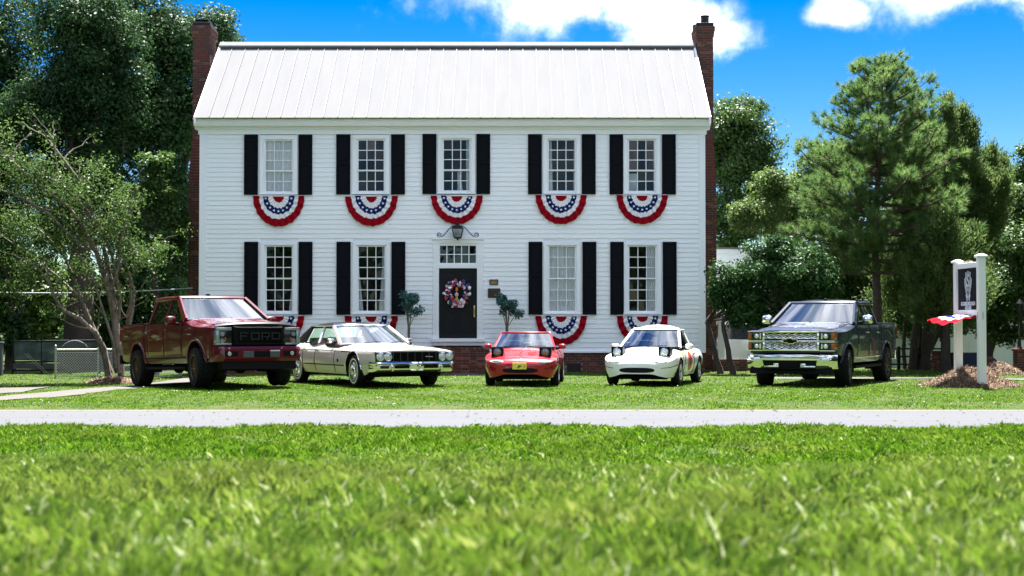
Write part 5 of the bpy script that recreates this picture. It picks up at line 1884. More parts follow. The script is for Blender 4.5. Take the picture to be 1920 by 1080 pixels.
for sg in (-1, 1):
    for a, b in ((-.78, .30), (.315, 1.02)):
        d = B3.panel('door', pm_cr, sedan, a, b, .06, 1.0, sg, off=.005)
        handle(d, B3, b - .16, .765, sg, M['chrome'], .15)
    if sg > 0:
        for d_ in (-.785, .3075, 1.025): B3.seam(sedan, [(d_, .06), (d_, 1.0)])
        B3.seam(sedan, [(-2.70, 1.22), (-.90, 1.22)])
        B3.seam(sedan, [(-2.62, 1.22), (-2.62, 2.0)])
    pts = [B3.side(y, .455, sg, .004) for y in np.linspace(-1.3, .96, 18)]
    MB().tube(pts, .013, 6).build('side_molding', M['blacktrim'], sedan)
    pts = [B3.side(y, .785 - .03 * abs(t - .5), sg, .003) for t, y in [(q / 17, -1.5 + 3.6 * q / 17) for q in range(18)]]
    MB().tube(pts, .006, 5).build('crease_line', pm_cr, sedan)
    for k in range(4):
        p = B3.side(-1.18 - k * .13, .755, sg, .002)
        MB().cbox(min(p[0] - .006, p[0] + .006), max(p[0] - .006, p[0] + .006), p[1] - .045, p[1] + .045, p[2] - .012, p[2] + .012, .004).build('fender_vent', M['blacktrim'], sedan)
    p = B3.side(-1.0, .56, sg, .003)
    MB().cbox(p[0] - .006, p[0] + .006, p[1] - .035, p[1] + .035, p[2] - .035, p[2] + .035, .003).build('fender_badge', M['blacktrim'], sedan)
    MB().cbox(min(sg * .6, sg * .93), max(sg * .6, sg * .93), 2.72, 2.84, .52, .70, .02).build('tail_light', M['redlens'], sedan)
    for q, stv in ((yf, R(-4)), (yr, 0)):
        wheel(sedan, sg * .865, q, .345, .205, 'whitewall', sg, stv)
greenhouse(sedan, dict(belt=.925, belt_front=.925, roof=1.365, wb=.88, wr=.70, y_front=-.80, y_rear=1.98, top_front=-.08, top_rear=1.22, mroof=vinyl, mpillar=pm_cr, mA=pm_cr, mrail=M['chrome'], mB=M['trim'], mids=[(.33, .40, .07)],
                       quarter=(1.10, .98), mQ=vinyl, mside=glass_mat('clear_side_glass', (.34, .43, .41), 1.0, .01), mfront=M['carglass'], front_bulge=.20, mtrim=M['chrome'], mseal=M['chrome'], crown=.045, pw=.065, rail=.04))
cabin(sedan, .80, -.7, 1.6, .3, .62, M['seat_tan'])
MB().cbox(-.80, .80, -.72, -.38, .68, .945, .05).build('dashboard', M['seat_tan'], sedan)
for yb_ in (.22, 1.15):
    MB().cbox(-.72, .72, yb_ - .45, yb_ + .05, .55, .76, .06).cbox(-.72, .72, yb_, yb_ + .17, .6, 1.06, .07).build('bench_seat', M['seat_tan'], sedan, smooth=40)
steering(sedan, .40, -.25, .93)
mirror(sedan, .86, -.55, .94, 1, M['chrome'], .16, .10, .08, .03)
mirror(sedan, -.86, -.55, .94, -1, M['chrome'], .16, .10, .08, .03)
MB().cbox(-.10, .10, -.02, .02, 1.21, 1.27, .015).build('rear_view_mirror', M['chrome'], sedan)
y0 = -2.80
gr = MB().cbox(-.92, .92, y0 - .01, y0 + .2, .505, .725, .02).build('grille', M['blackgloss'], sedan, loc=(0, 0, .05))
gb = MB()
for k in range(30): gb.box(-.52 + k * .0355, -.507 + k * .0355, y0 - .035, y0 - .005, .525, .705)
tag(gb.build('grille_bars', M['blacktrim'], gr), kind='stuff')
for k in range(7): MB().box(-.525 + k * .17, -.518 + k * .17, y0 - .042, y0 - .008, .52, .71).build('grille_divider', mat('dull_metal', (.09, .09, .09), .4, .6), gr)
MB().cbox(.24, .42, y0 - .048, y0 - .03, .600, .618, .004).build('grille_script', mat('dull_script', (.25, .25, .25), .4, .8), gr)
for sg in (-1, 1):
    hb = MB().cbox(min(sg * .555, sg * .925), max(sg * .555, sg * .925), y0 - .035, y0 + .02, .515, .720, .02).build('headlight_bezel', mat('bezel', (.045, .045, .045), .35, .5), sedan, loc=(0, 0, .05))
    for q in (.65, .83):
        h_ = MB().lathe([(.092, .01), (.092, -.02), (.080, -.025), (.076, -.005)], 24, 'y', (sg * q, y0 - .03, .617)).build('headlight', M['chrome'], hb, smooth=40)
        MB().lathe([(0, -.022), (.04, -.018), (.078, .002)], 24, 'y', (sg * q, y0 - .036, .617)).build('lamp_lens', mat('sealed_beam', (.50, .55, .60), .12, .3), h_, smooth=40)
def bumper_rows(sec, wd, bow, wrap):
    rows = []
    for k in range(49):
        t = -1 + 2 * k / 48
        a = abs(t)
        x_ = wd * t
        dy = bow * a * a + wrap * max(0, (a - .86) / .14) ** 2
        peak = -.05 * math.exp(-(t / .07) ** 2)
        rows.append([(x_, y0 + p + dy + peak, z_) for p, z_ in sec])
    return rows
b_ = MB().grid(bumper_rows([(-.02, .505), (-.115, .50), (-.135, .475), (-.125, .455), (-.10, .445), (-.105, .40), (-.095, .345), (-.06, .30), (-.02, .285)], 1.0, .06, .22))
bump = b_.outward((0, 0, .3)).build('front_bumper', M['chrome'], sedan, smooth=45, loc=(0, 0, .05), fix=False)
for a, b in ((-.52, -.17), (.17, .52)):
    MB().cbox(a, b, y0 - .112, y0 - .02, .365, .438, .012).build('bumper_slot', M['blackgloss'], bump)
for sg in (-1, 1):
    MB().cbox(min(sg * .64, sg * .84), max(sg * .64, sg * .84), y0 - .085, y0 + .0, .365, .43, .012).build('turn_signal', M['lensdark'], bump)
    MB().cbox(min(sg * .56, sg * .60), max(sg * .56, sg * .60), y0 - .135, y0 - .05, .31, .44, .012).build('bumper_guard', M['chrome'], bump, smooth=40)
MB().cbox(-.15, .15, y0 - .125, y0 - .09, .315, .335, .006).build('plate_lip', M['chrome'], bump)
MB().cbox(-.006, .006, y0 + .06, y0 + .09, .84, .915, .003).lathe([(0, 0), (.02, .01), (.018, .03), (0, .04)], 10, 'z', (0, y0 + .075, .90)).build('hood_ornament', M['chrome'], sedan)
MB().cbox(-.93, .93, 2.78, 2.90, .38, .52, .03).build('rear_bumper', M['chrome'], sedan)
MB().tube([(.95, -2.35, .80), (.96, -2.3, 1.0)], .003, 5).build('antenna', M['chrome'], sedan)

# ---- two small roadsters with raised lamps
def make_roadster(name, label, cat, loc, rz, pm, hard, K):
    car = thing(name, label, cat, loc, rz, group='small roadsters with raised pop-up headlamps')
    W = [(-1.975, .34), (-1.965, .44), (-1.93, .56), (-1.87, .665), (-1.78, .745), (-1.62, .80), (-1.35, .828), (-.9, .822), (-.2, .80), (.4, .805), (1.1, .835), (1.55, .81), (1.82, .72), (1.95, .55)]
    ZS = [(-1.975, .46), (-1.93, .505), (-1.85, .545), (-1.7, .59), (-1.45, .655), (-1.15, .70), (-.75, .73), (.0, .755), (.7, .765), (1.2, .775), (1.6, .745), (1.95, .66)]
    ZT = [(-1.975, .50), (-1.94, .545), (-1.86, .60), (-1.7, .655), (-1.4, .725), (-1.0, .80), (-.62, .855), (-.4, .865), (.7, .84), (1.1, .855), (1.6, .82), (1.95, .68)]
    ZB = [(-1.975, .27), (-1.93, .225), (-1.8, .19), (-1.1, .20), (1.3, .21), (1.7, .28), (1.95, .36)]
    INS = [(0, .13), (.2, .09), (.30, .045), (.42, .012), (.52, .0), (.62, .010), (.70, .045), (.78, .09)]
    yf, yr = -1.165, 1.10
    B = Body(W, ZS, ZT, ZB, INS, [(yf, .305, .325), (yr, .305, .325)], p=2.4)
    B.build('body', pm, car)
    arch_parts(car, B, None, M['dark'], None)
    MB().cbox(-.66, .66, -1.7, 1.6, .17, .36, .03).build('underbody', M['dark'], car)
    B.panel('hood', pm, car, -1.80, -.64, 1.30, 2.0, both=True, off=.006)
    for sg in (-1, 1):
        d = B.panel('door', pm, car, -.62, .52, .05, 1.0, sg, off=.005)
        handle(d, B, .38, .66, sg, M['chrome'], .12)
        if sg > 0:
            for d_ in (-.625, .525): B.seam(car, [(d_, .05), (d_, 1.0)])
            B.seam(car, [(-1.80, 1.30), (-.66, 1.30)])
            B.seam(car, [(-1.80, 1.30), (-1.80, 2.0)])
            B.seam(car, [(-1.94, .62), (-1.55, .62)])
        for q, stv in ((yf, K.get('steer', 0)), (yr, 0)):
            wheel(car, sg * .725, q, .292, .185, K['wheel'], sg, stv)
        # raised lamp: lid, housing, round lens
        x_ = sg * .53
        yl, zl = -1.60, .80
        st = MB()
        st.prism_x([(yl, .62), (yl + .005, .845), (yl + .30, .79), (yl + .34, .66)], x_ - .13, x_ + .13)
        hl = st.build('headlight', M['blackgloss'], car)
        lid = MB()
        lid.prism_x([(yl - .012, .848), (yl - .008, .860), (yl + .33, .80), (yl + .33, .787)], x_ - .137, x_ + .137)
        lid.build('headlight_lid', pm if not hard else M['blackgloss'], hl)
        MB().lathe([(.088, .02), (.092, -.012), (.080, -.016), (.076, 0)], 24, 'y', (x_, yl - .004, .745)).build('lamp_ring', K['lampring'], hl, smooth=40)
        MB().lathe([(0, -.022), (.045, -.018), (.078, 0)], 24, 'y', (x_, yl - .006, .745)).build('lamp_lens', K['lamp'], hl, smooth=40)
        if K.get('halo'):
            MB().lathe([(0, -.03), (.022, -.028), (.024, -.016)], 16, 'y', (x_, yl - .008, .745)).build('lamp_core', M['amber'], hl)
        # turn signal ovals and markers on the nose
        cx = sg * .50
        B.front_patch(lambda r, a: (cx + sg * .02 + .150 * r * math.cos(a), .548 + .034 * r * math.sin(a)), 'turn_signal', K['signal'], car, off=.016)
        B.front_patch(lambda r, a: (cx + sg * .02 + .118 * r * math.cos(a), .544 + .021 * r * math.sin(a)), 'signal_lens', K['signal2'], car, off=.022)
        rows = [[B.side(-1.56 + .10 * i / 3, .44 + .035 * j, sg, .006) for j in range(2)] for i in range(4)]
        MB().grid(rows).build('side_marker', K['marker'], car)
    B.front_patch(lambda r, a: (.40 * r * (abs(math.cos(a)) ** .6) * (1 if math.cos(a) > 0 else -1), .352 + .058 * r * (abs(math.sin(a)) ** .8) * (1 if math.sin(a) > 0 else -1)), 'grille', M['dark'], car, off=.010, na=40)
    MB().cbox(-.62, .62, -1.80, -1.6, .15, .215, .02).build('front_lip', M['blacktrim'], car)
    # greenhouse
    gl = dict(belt=.80, belt_front=.835, roof=1.315 if hard else 1.20, wb=.72, wr=.555, y_front=-.60, y_rear=.98 if hard else .6, top_front=.02, top_rear=.56, mroof=pm, mpillar=pm,
              mids=[(.50, .40, .05)], mside=M['tintglass'] if not hard else M['tintglass'], mfront=M['carglass'], front_bulge=.17, crown=.03, edge=.10, ep=2.6, pw=.05, rail=.05, wipers=(.16, .55))
    if hard:
        gl['quarter'] = (.54, .36); gl['mQ'] = pm
        greenhouse(car, gl)
        MB().prism_x([(.54, .80), (.98, .78), (1.0, .86), (.6, .86)], -.70, .70).build('top_base', pm, car)
    else:
        # open top: windscreen frame, glass, folded black hood
        fb = .17
        A0 = lambda s_: Vector((s_ * .69, -.60, .835)); A1 = lambda s_: Vector((s_ * .555, -.02, 1.165))
        rows = quadgrid(A0(-1), A0(1), A1(1), A1(-1), 18, 10, (0, -fb, 0))
        MB().grid(rows).outward((0, 0, .3)).build('windscreen', M['carglass'], car, smooth=True, fix=False)
        frm = MB().tube([r_[0] for r_ in rows] + rows[-1][1:-1] + [r_[-1] for r_ in reversed(rows)], .024, 8)
        frm.build('windscreen_frame', pm, car, smooth=True)
        sl = MB().tube([(p.x, p.y - .01, p.z + .004) for p in rows[0]], .014, 6)
        sl.build('windscreen_seal', M['blacktrim'], car)
        for u0 in (.16, .55):
            g_ = lambda u, v: A0(-1).lerp(A0(1), u).lerp(A1(-1).lerp(A1(1), u), v) + Vector((0, -fb * 4 * u * (1 - u) - .018, .01))
            MB().tube([g_(u0, .02), g_(u0 + .14, .07), g_(u0 + .32, .07)], [.010, .008, .006], 6).build('wiper', M['blacktrim'], car)
        MB().cbox(-.60, .60, .55, .95, .80, .93, .05).build('folded_top', M['seat_black'], car, smooth=40)
    cabin(car, .64, -.55, .60, .25, .45, M['seat_black'])
    MB().cbox(-.68, .68, -.55, -.28, .62, .855, .05).build('dashboard', M['seat_black'], car)
    MB().prism_x([(-.62, .80), (-.58, .868), (.62, .862), (.62, .80)], -.60, .60) if False else None
    for sg in (-1, 1): seat(car, sg * .33, .12, .38, M['seat_black'], .46, .50)
    steering(car, .33, -.20, .80)
    MB().cbox(-.11, .11, -.22, -.19, 1.06, 1.12, .015).build('rear_view_mirror', M['seat_black'], car)
    for sg in (-1, 1):
        mirror(car, sg * .72, -.40, .80, sg, pm, .17, .115, .13, .05)
    MB().tube([(.35, 1.85, .22), (.35, 2.0, .22)], .03, 8).build('exhaust', M['chrome'], car)
    return car, B
pm_r = paint('bright_red_paint', (.30, .008, .016), .0, .25)
pm_w = paint('white_paint', (.78, .775, .75), 0, .25, .7)
th4 = R(-4.5)
lamp_g = mat('lamp_grey', (.20, .25, .27), .12, .4)
red_car, B4 = make_roadster('roadster', 'red open roadster with raised headlamps and a yellow front plate', 'sports car', place(975, 32.6, th4, 1.97), th4, pm_r, False,
    dict(wheel='alloy_small', lamp=lamp_g, lampring=mat('lamp_ring', (.09, .11, .12), .3, .5), halo=True, signal=M['lens'], signal2=M['blackgloss'], marker=M['amber'], steer=0))
th5 = R(-17.5)
white_car, B5 = make_roadster('roadster', 'white hardtop roadster with raised headlamps and a red roundel on its door', 'sports car', place(1194, 32.5, th5, 1.97), th5, pm_w, True,
    dict(wheel='alloy_small', lamp=mat('sealed_beam_bright', (.68, .74, .80), .1, .4), lampring=M['chrome'], signal=mat('signal_rim', (.22, .23, .24), .3), signal2=mat('clear_signal', (.60, .61, .62), .2), marker=mat('orange_marker', (.5, .10, .04), .3), steer=0))
# front plate, badge
pl = MB().cbox(-.165, .145, -2.02, -2.005, .375, .52, .006).build('licence_plate', M['plate_yellow'], red_car)
mk = mat('plate_mark', (.10, .09, .03), .6)
MB().prism([(-.06, .41), (-.03, .465), (.0, .47), (.03, .455), (.035, .425), (.0, .43), (-.02, .40)], -2.023, -2.0205).build('plate_silhouette', mk, pl)
MB().prism([(.085, .435), (.105, .46), (.12, .44), (.105, .42)], -2.023, -2.0205).build('plate_mark', mat('plate_red', (.45, .05, .03), .5), pl)
for sx in (-.15, .12): MB().lathe([(0, -.002), (.007, 0)], 8, 'y', (sx, -2.021, .50)).build('plate_bolt', M['chrome'], pl)
MB().cbox(-.14, .12, -2.018, -2.0, .502, .518, .004).build('plate_frame', M['blacktrim'], pl)
B4.front_patch(lambda r, a: (.045 * r * math.cos(a), .598 + .03 * r * math.sin(a)), 'badge', M['chrome'], red_car, off=.012)
# stickers on the white car
def side_disc(B, y, z, ry, rz_, sg, name, m, par, off=.012):
    rows = [[B.side(y + ry * r_ / 4 * math.cos(a), z + rz_ * r_ / 4 * math.sin(a), sg, off) for r_ in range(5)] for a in np.linspace(0, 2 * math.pi, 29)]
    return MB().grid(rows).build(name, m, par)
rnd = side_disc(B5, .02, .52, .22, .22, 1, 'door_roundel', mat('orange_red_print', (.62, .055, .02), .4), white_car)
side_disc(B5, .02, .52, .10, .12, 1, 'roundel_mark', mat('dark_red_print', (.22, .02, .03), .5), rnd, .016)
side_disc(B5, -.80, .68, .085, .07, 1, 'yellow_sticker', mat('yellow_print', (.78, .58, .02), .4), white_car, .010)
MB().grid([[B5.side(-.62 + .05 * i, .50 + .16 * j, 1, .010) for j in range(2)] for i in range(2)]).build('blue_sticker', mat('blue_print', (.25, .38, .62), .4), white_car)
for k in range(3):
    MB().grid([[B5.side(.30 + .16 * k + .06 * i, .66 + .03 * j + .012 * k, 1, .012) for j in range(2)] for i in range(3)]).build('small_decal', mat('small_print', ((.55, .10, .08), (.1, .12, .3), (.5, .12, .1))[k], .5), white_car)
B5.front_patch(lambda r, a: (.0 + .035 * r * math.cos(a), .600 + .024 * r * math.sin(a)), 'badge', M['chrome'], white_car, off=.010)

# ------------------------------------------------------------------ trees
def limb_path(a, b, sag=.0, wob=.12, n=6, rr=random):
    a, b = Vector(a), Vector(b)
    L = (b - a).length
    pts = []
    for i in range(n + 1):
        t = i / n
        p = a.lerp(b, t)
        p.z += sag * L * (t * (1 - t)) * 4
        if 0 < i < n:
            p += Vector((rr.uniform(-1, 1), rr.uniform(-1, 1), rr.uniform(-.5, .5))) * wob * L / n
        pts.append(p)
    return pts

def broad_tree(name, label, X, Y, blobs, trunk_r, leaf, size, n_leaf, bark, seed, clump=.55, group=None, cl_per=28, shell=.45, asp=.5, cat='tree', trunks=None, fork=.3, droop=.1, fill=.33):
    """blobs: (px, py, rpx, rpy, depth offset) as seen in the photograph, turned into true sizes at depth Y"""
    rr = random.Random(seed)
    g = float(terrain(X, Y)) - .1
    t = thing(name, label, cat, (X, Y, g), group=group)
    C = []
    E = []
    S = []
    tot = sum(b[2] * b[3] for b in blobs)
    cens = []
    nclump = max(8, n_leaf // cl_per)
    for i, b in enumerate(blobs):
        yy = Y + (b[4] if len(b) > 4 else 0)
        c = at(b[0], b[1], yy)
        rx, rz = b[2] * yy / FPX, b[3] * yy / FPX
        ry = (rx + rz) * .5 * .8
        n = max(4, int(nclump * b[2] * b[3] / tot))
        P_, e_, k_ = lobed_clumps((c.x - X, c.y - Y, c.z - g), (rx, ry, rz), n, seed * 31 + i)
        nf = int(n * fill)
        Q_ = ellipsoid_clumps((c.x - X, c.y - Y, c.z - g), (rx * .9, ry * .9, rz * .9), nf, seed * 57 + i, .1)
        if nf: P_[:nf], e_[:nf] = Q_, (Q_ - np.array([c.x - X, c.y - Y, c.z - g])) / np.array([rx, ry, rz])
        C.append(P_); E.append(e_)
        S.append(np.full(n, clump * .8) * np.random.default_rng(seed + i).uniform(.7, 1.3, n))
        cens.append((Vector((c.x - X, c.y - Y, c.z - g)), rx, rz))
    C = np.concatenate(C); S = np.concatenate(S)
    crown = leaf_cloud('crown', C, cl_per, S, size, leaf, t, asp=asp, flat=.8, seed=seed, droop=droop, lobe=np.concatenate(E))
    mb = MB()
    zmin = min(c.z - rz for c, rx, rz in cens)
    top = max(cens, key=lambda q: q[0].z)[0]
    feet = trunks or [(0, 0)]
    for fx, fy in feet:
        zf = max(1.0, zmin + .4)
        main = limb_path((fx, fy, 0), (fx * 1.6 + (top.x - fx) * .25, fy + top.y * .3, zf), 0, .10, 6, rr)
        r0 = trunk_r
        mb.tube(main, [r0 * (1.35 - .6 * (i / 6) if i else 1.6) for i in range(7)], 12)
        up = limb_path(main[-1], (top.x, top.y, top.z), 0, .22, 7, rr)
        mb.tube(up, [r0 * .75 * (1 - .85 * i / 7) for i in range(8)], 9)
        idx = list(range(len(C)))
        rr.shuffle(idx)
        for k in idx[:max(10, int(26 / len(feet)))]:
            e = Vector(C[k])
            s_ = up[rr.randrange(0, 5)] if e.z > main[-1].z + .5 else main[-1]
            mb.tube(limb_path(s_, e, .05, .25, 6, rr), [r0 * .34 * (1 - .88 * i / 6) for i in range(7)], 6)
    mb.build('trunk', bark, t, smooth=50)
    return t

# big dark trees behind the left chimney
broad_tree('shade_tree', 'tall dark green shade tree behind the left brick chimney', at(300, 600, 55).x, 55,
           [(300, 60, 120, 110, 0), (395, 60, 62, 52, 1), (340, 200, 95, 120, 0), (250, 250, 110, 120, -1), (300, 380, 90, 95, 0), (330, 500, 60, 70, 1), (430, 75, 30, 34, 2)],
           .30, LM['oak'], .15, 85000, M['bark_dark'], 11, clump=.6)
broad_tree('shade_tree', 'tall dark shade tree with a massive black trunk behind the leaning crape myrtle', at(152, 600, 52).x, 52,
           [(150, 60, 120, 120, 0), (90, 200, 95, 110, 0), (190, 190, 90, 120, 0), (150, 330, 110, 90, 0), (110, 430, 70, 60, 1), (220, 420, 60, 70, 1)],
           .46, LM['oak'], .145, 85000, M['bark_dark'], 12, clump=.6)
broad_tree('shade_tree', 'dark shade tree cut by the left edge of the picture', at(-30, 600, 56).x, 56,
           [(-20, 80, 110, 130, 0), (20, 230, 80, 120, 0), (-60, 300, 120, 150, 0), (10, 400, 70, 80, 1), (10, 500, 50, 60, 0)],
           .34, LM['oak'], .15, 60000, M['bark_dark'], 13, clump=.62)
broad_tree('understory_tree', 'small brighter green tree standing close to the left chimney', at(292, 600, 45).x, 45,
           [(295, 310, 34, 30, 0), (285, 370, 48, 50, 0), (315, 420, 44, 50, 0), (255, 450, 45, 40, 0), (325, 470, 34, 36, 0)],
           .09, LM['mid'], .15, 9000, M['bark_dark'], 14, clump=.36)
broad_tree('understory_tree', 'bright sunlit leafy tree low behind the fence at the left', at(85, 620, 60).x, 60,
           [(80, 560, 55, 60, 0), (120, 600, 50, 45, 0), (40, 600, 50, 55, 0), (20, 545, 40, 40, 1), (85, 640, 60, 30, 0)],
           .12, LM['light'], .20, 9000, M['bark_dark'], 15, clump=.5)
broad_tree('understory_tree', 'dark leafy tree hanging over the gate at the left edge', at(20, 620, 50).x, 50,
           [(15, 470, 45, 40, 0), (10, 560, 35, 55, 0), (60, 500, 45, 38, 1), (30, 620, 28, 50, 0)],
           .16, LM['oak'], .18, 9000, M['bark_dark'], 16, clump=.45)
broad_tree('understory_tree', 'dark leafy understory tree behind the bed of the red truck', at(300, 620, 53).x, 53,
           [(270, 530, 60, 55, 0), (330, 560, 45, 60, 0), (240, 600, 55, 50, 0), (300, 640, 60, 40, 0), (190, 560, 50, 50, 1), (215, 640, 50, 45, -1), (160, 640, 45, 40, 1)],
           .10, LM['oak'], .16, 20000, M['bark_dark'], 17, clump=.5)
broad_tree('background_tree', 'sunlit tree far behind the leaning crape myrtle', at(190, 620, 78).x, 78,
           [(180, 560, 80, 70, 0), (90, 530, 70, 60, 0), (260, 540, 60, 80, 0), (0, 560, 80, 60, 0)],
           .2, LM['mid'], .3, 9000, M['bark_dark'], 18, clump=.8, group=None)
# right of the house
broad_tree('broadleaf_tree', 'rounded broadleaf tree directly behind the right chimney', at(1375, 600, 58).x, 58,
           [(1385, 225, 70, 52, 0), (1430, 280, 60, 60, 0), (1370, 330, 70, 90, 0), (1440, 380, 60, 60, 0), (1370, 430, 60, 50, 0), (1345, 260, 40, 70, 0)],
           .2, LM['mid'], .15, 36000, M['bark_dark'], 21, clump=.55)
broad_tree('broadleaf_tree', 'pale yellow-green tree between the right chimney and the pine', at(1440, 600, 50).x, 50,
           [(1450, 345, 55, 32, 0), (1430, 400, 65, 40, 0), (1490, 380, 55, 60, 1), (1395, 415, 32, 28, 0), (1480, 450, 60, 40, 1), (1530, 330, 45, 55, 1.5)],
           .13, LM['light'], .12, 26000, M['bark_grey'], 22, clump=.40, droop=.2)
broad_tree('glossy_shrub_tree', 'dense rounded glossy-leaved tree over the dark truck', at(1440, 620, 41).x, 41,
           [(1450, 515, 95, 60, 0), (1380, 535, 55, 48, 0), (1530, 520, 55, 62, 0), (1450, 475, 60, 30, 0), (1400, 570, 55, 40, 0), (1500, 570, 80, 42, .5), (1350, 545, 22, 35, 0), (1400, 592, 46, 26, 0), (1455, 600, 60, 30, .3)],
           .07, LM['holly'], .10, 42000, M['bark_dark'], 23, clump=.30, asp=.55, fill=.6, trunks=[(-.95, 0), (-1.25, .3), (-.2, .2), (.3, -.1)])
broad_tree('broadleaf_tree', 'leafy tree hanging low over the white wall at the right edge', at(1905, 620, 49).x, 49,
           [(1880, 560, 60, 60, 0), (1920, 480, 50, 90, 0), (1850, 600, 45, 38, 0), (1900, 625, 40, 26, 0), (1905, 400, 40, 80, 1), (1800, 600, 40, 36, .5), (1935, 320, 30, 60, 2), (1760, 600, 50, 40, 1)],
           .05, LM['mid'], .13, 30000, M['bark_dark'], 24, clump=.42)
broad_tree('broadleaf_tree', 'shaded broadleaf tree filling the gap behind the pine trunk', at(1600, 620, 56).x, 56,
           [(1590, 480, 90, 80, 0), (1560, 400, 60, 60, 0), (1690, 500, 90, 110, 0), (1620, 580, 90, 50, 0), (1700, 600, 70, 40, 0), (1540, 560, 60, 60, 0), (1560, 320, 60, 60, 0), (1680, 330, 80, 90, 0), (1760, 420, 85, 100, 0)],
           .17, LM['mid'], .15, 62000, M['bark_dark'], 25, clump=.52)

# crape myrtle: pale leaning stems, thin crown
def crape():
    Y = 38.0
    B0 = at(212, 700, Y)
    g = float(terrain(B0.x, Y)) + .0
    t = thing('crape_myrtle', 'leaning multi-stemmed crape myrtle with pale bare stems left of the red truck', 'tree', (B0.x, Y, g))
    rr = random.Random(5)
    def L(px, py, dy=0):
        p = at(px, py, Y + dy)
        return Vector((p.x - B0.x, p.y - Y, p.z - g))
    stems = [
        ([(203, 705, 0), (195, 655, 0), (180, 625, -.1), (150, 598, -.2), (118, 582, -.3), (103, 560, -.4), (92, 530, -.5), (70, 500, -.6)], .085),
        ([(208, 700, .1), (185, 640, .1), (168, 600, .2), (152, 560, .2), (138, 520, .3), (120, 480, .4), (85, 440, .5)], .08),
        ([(222, 700, 0), (219, 640, 0), (214, 590, 0), (205, 550, -.1), (196, 520, -.1), (180, 470, -.2), (160, 430, -.3), (130, 390, -.4), (70, 345, -.6), (20, 300, -.7)], .10),
        ([(227, 705, .1), (226, 660, .2), (219, 610, .3), (214, 560, .3), (203, 500, .3), (188, 440, .4), (150, 340, .5), (120, 300, .6), (90, 262, .6)], .085),
        ([(216, 690, -.1), (212, 640, -.2), (196, 590, -.3), (180, 540, -.3), (172, 510, -.3)], .05),
        ([(215, 695, .3), (236, 640, .5), (240, 600, .5), (246, 560, .5), (243, 520, .5), (262, 490, .5), (275, 475, .5)], .055),
        ([(236, 640, .5), (248, 585, .4), (252, 545, .4), (240, 505, .4), (222, 470, .3), (210, 420, .2)], .05),
        ([(205, 550, -.1), (222, 500, -.2), (226, 450, -.3), (240, 400, -.4), (250, 360, -.4)], .045),
        ([(222, 600, .1), (226, 560, 0), (210, 480, 0), (186, 420, .2), (150, 380, .3), (110, 340, .2), (100, 260, .2)], .05),
        ([(180, 470, -.2), (140, 450, -.5), (90, 400, -.7), (30, 365, -.9), (-20, 350, -1)], .05),
        ([(150, 560, .2), (110, 520, .6), (60, 480, .9), (0, 440, 1.1)], .045),
        ([(160, 430, -.3), (110, 400, -.3), (60, 385, -.4), (5, 385, -.5)], .04)]
    ends = []
    for i, (pts, r) in enumerate(stems):
        P = [L(*p) for p in pts]
        n = len(P)
        mb = MB().tube(P, [r * (1 - .72 * k / (n - 1)) for k in range(n)], 9)
        for k in range(2, n):
            for q in range(2):
                d = Vector((rr.uniform(-1, .6), rr.uniform(-.8, .8), rr.uniform(.2, 1))).normalized() * rr.uniform(.5, 1.2)
                mb.tube(limb_path(P[k], P[k] + d, .03, .3, 5, rr), [r * .28 * (1 - .8 * z / 5) for z in range(6)], 5)
                ends.append(P[k] + d)
        mb.build('stem', M['bark_grey'], t, smooth=50)
        ends += P[-2:]
    C = [np.array([e[:] for e in ends])]
    S = [np.full(len(ends), .34)]
    for i, (px, py, rx, ry, n, dy) in enumerate([(60, 330, 70, 60, 60, -.5), (140, 370, 75, 60, 62, 0), (30, 420, 60, 55, 50, .6), (110, 440, 80, 50, 60, -.4), (200, 430, 55, 60, 42, 0), (230, 380, 40, 50, 24, -.3),
                                              (0, 290, 45, 60, 40, 0), (55, 500, 60, 36, 34, 0), (140, 500, 60, 36, 26, .5), (20, 540, 40, 36, 22, 0), (275, 480, 42, 24, 16, .4), (310, 470, 22, 16, 6, .4), (-40, 400, 50, 110, 60, 0), (235, 470, 40, 40, 18, .2), (180, 320, 40, 30, 16, .4)]):
        c = L(px, py, dy)
        C.append(ellipsoid_clumps(c, (rx * Y / FPX, .9, ry * Y / FPX), n, 400 + i, .2))
        S.append(np.full(n, .30))
    C = np.concatenate(C); S = np.concatenate(S)
    leaf_cloud('crown', C, 30, S, .085, LM['crape'], t, asp=.55, flat=.75, seed=55, up=.5)
crape()

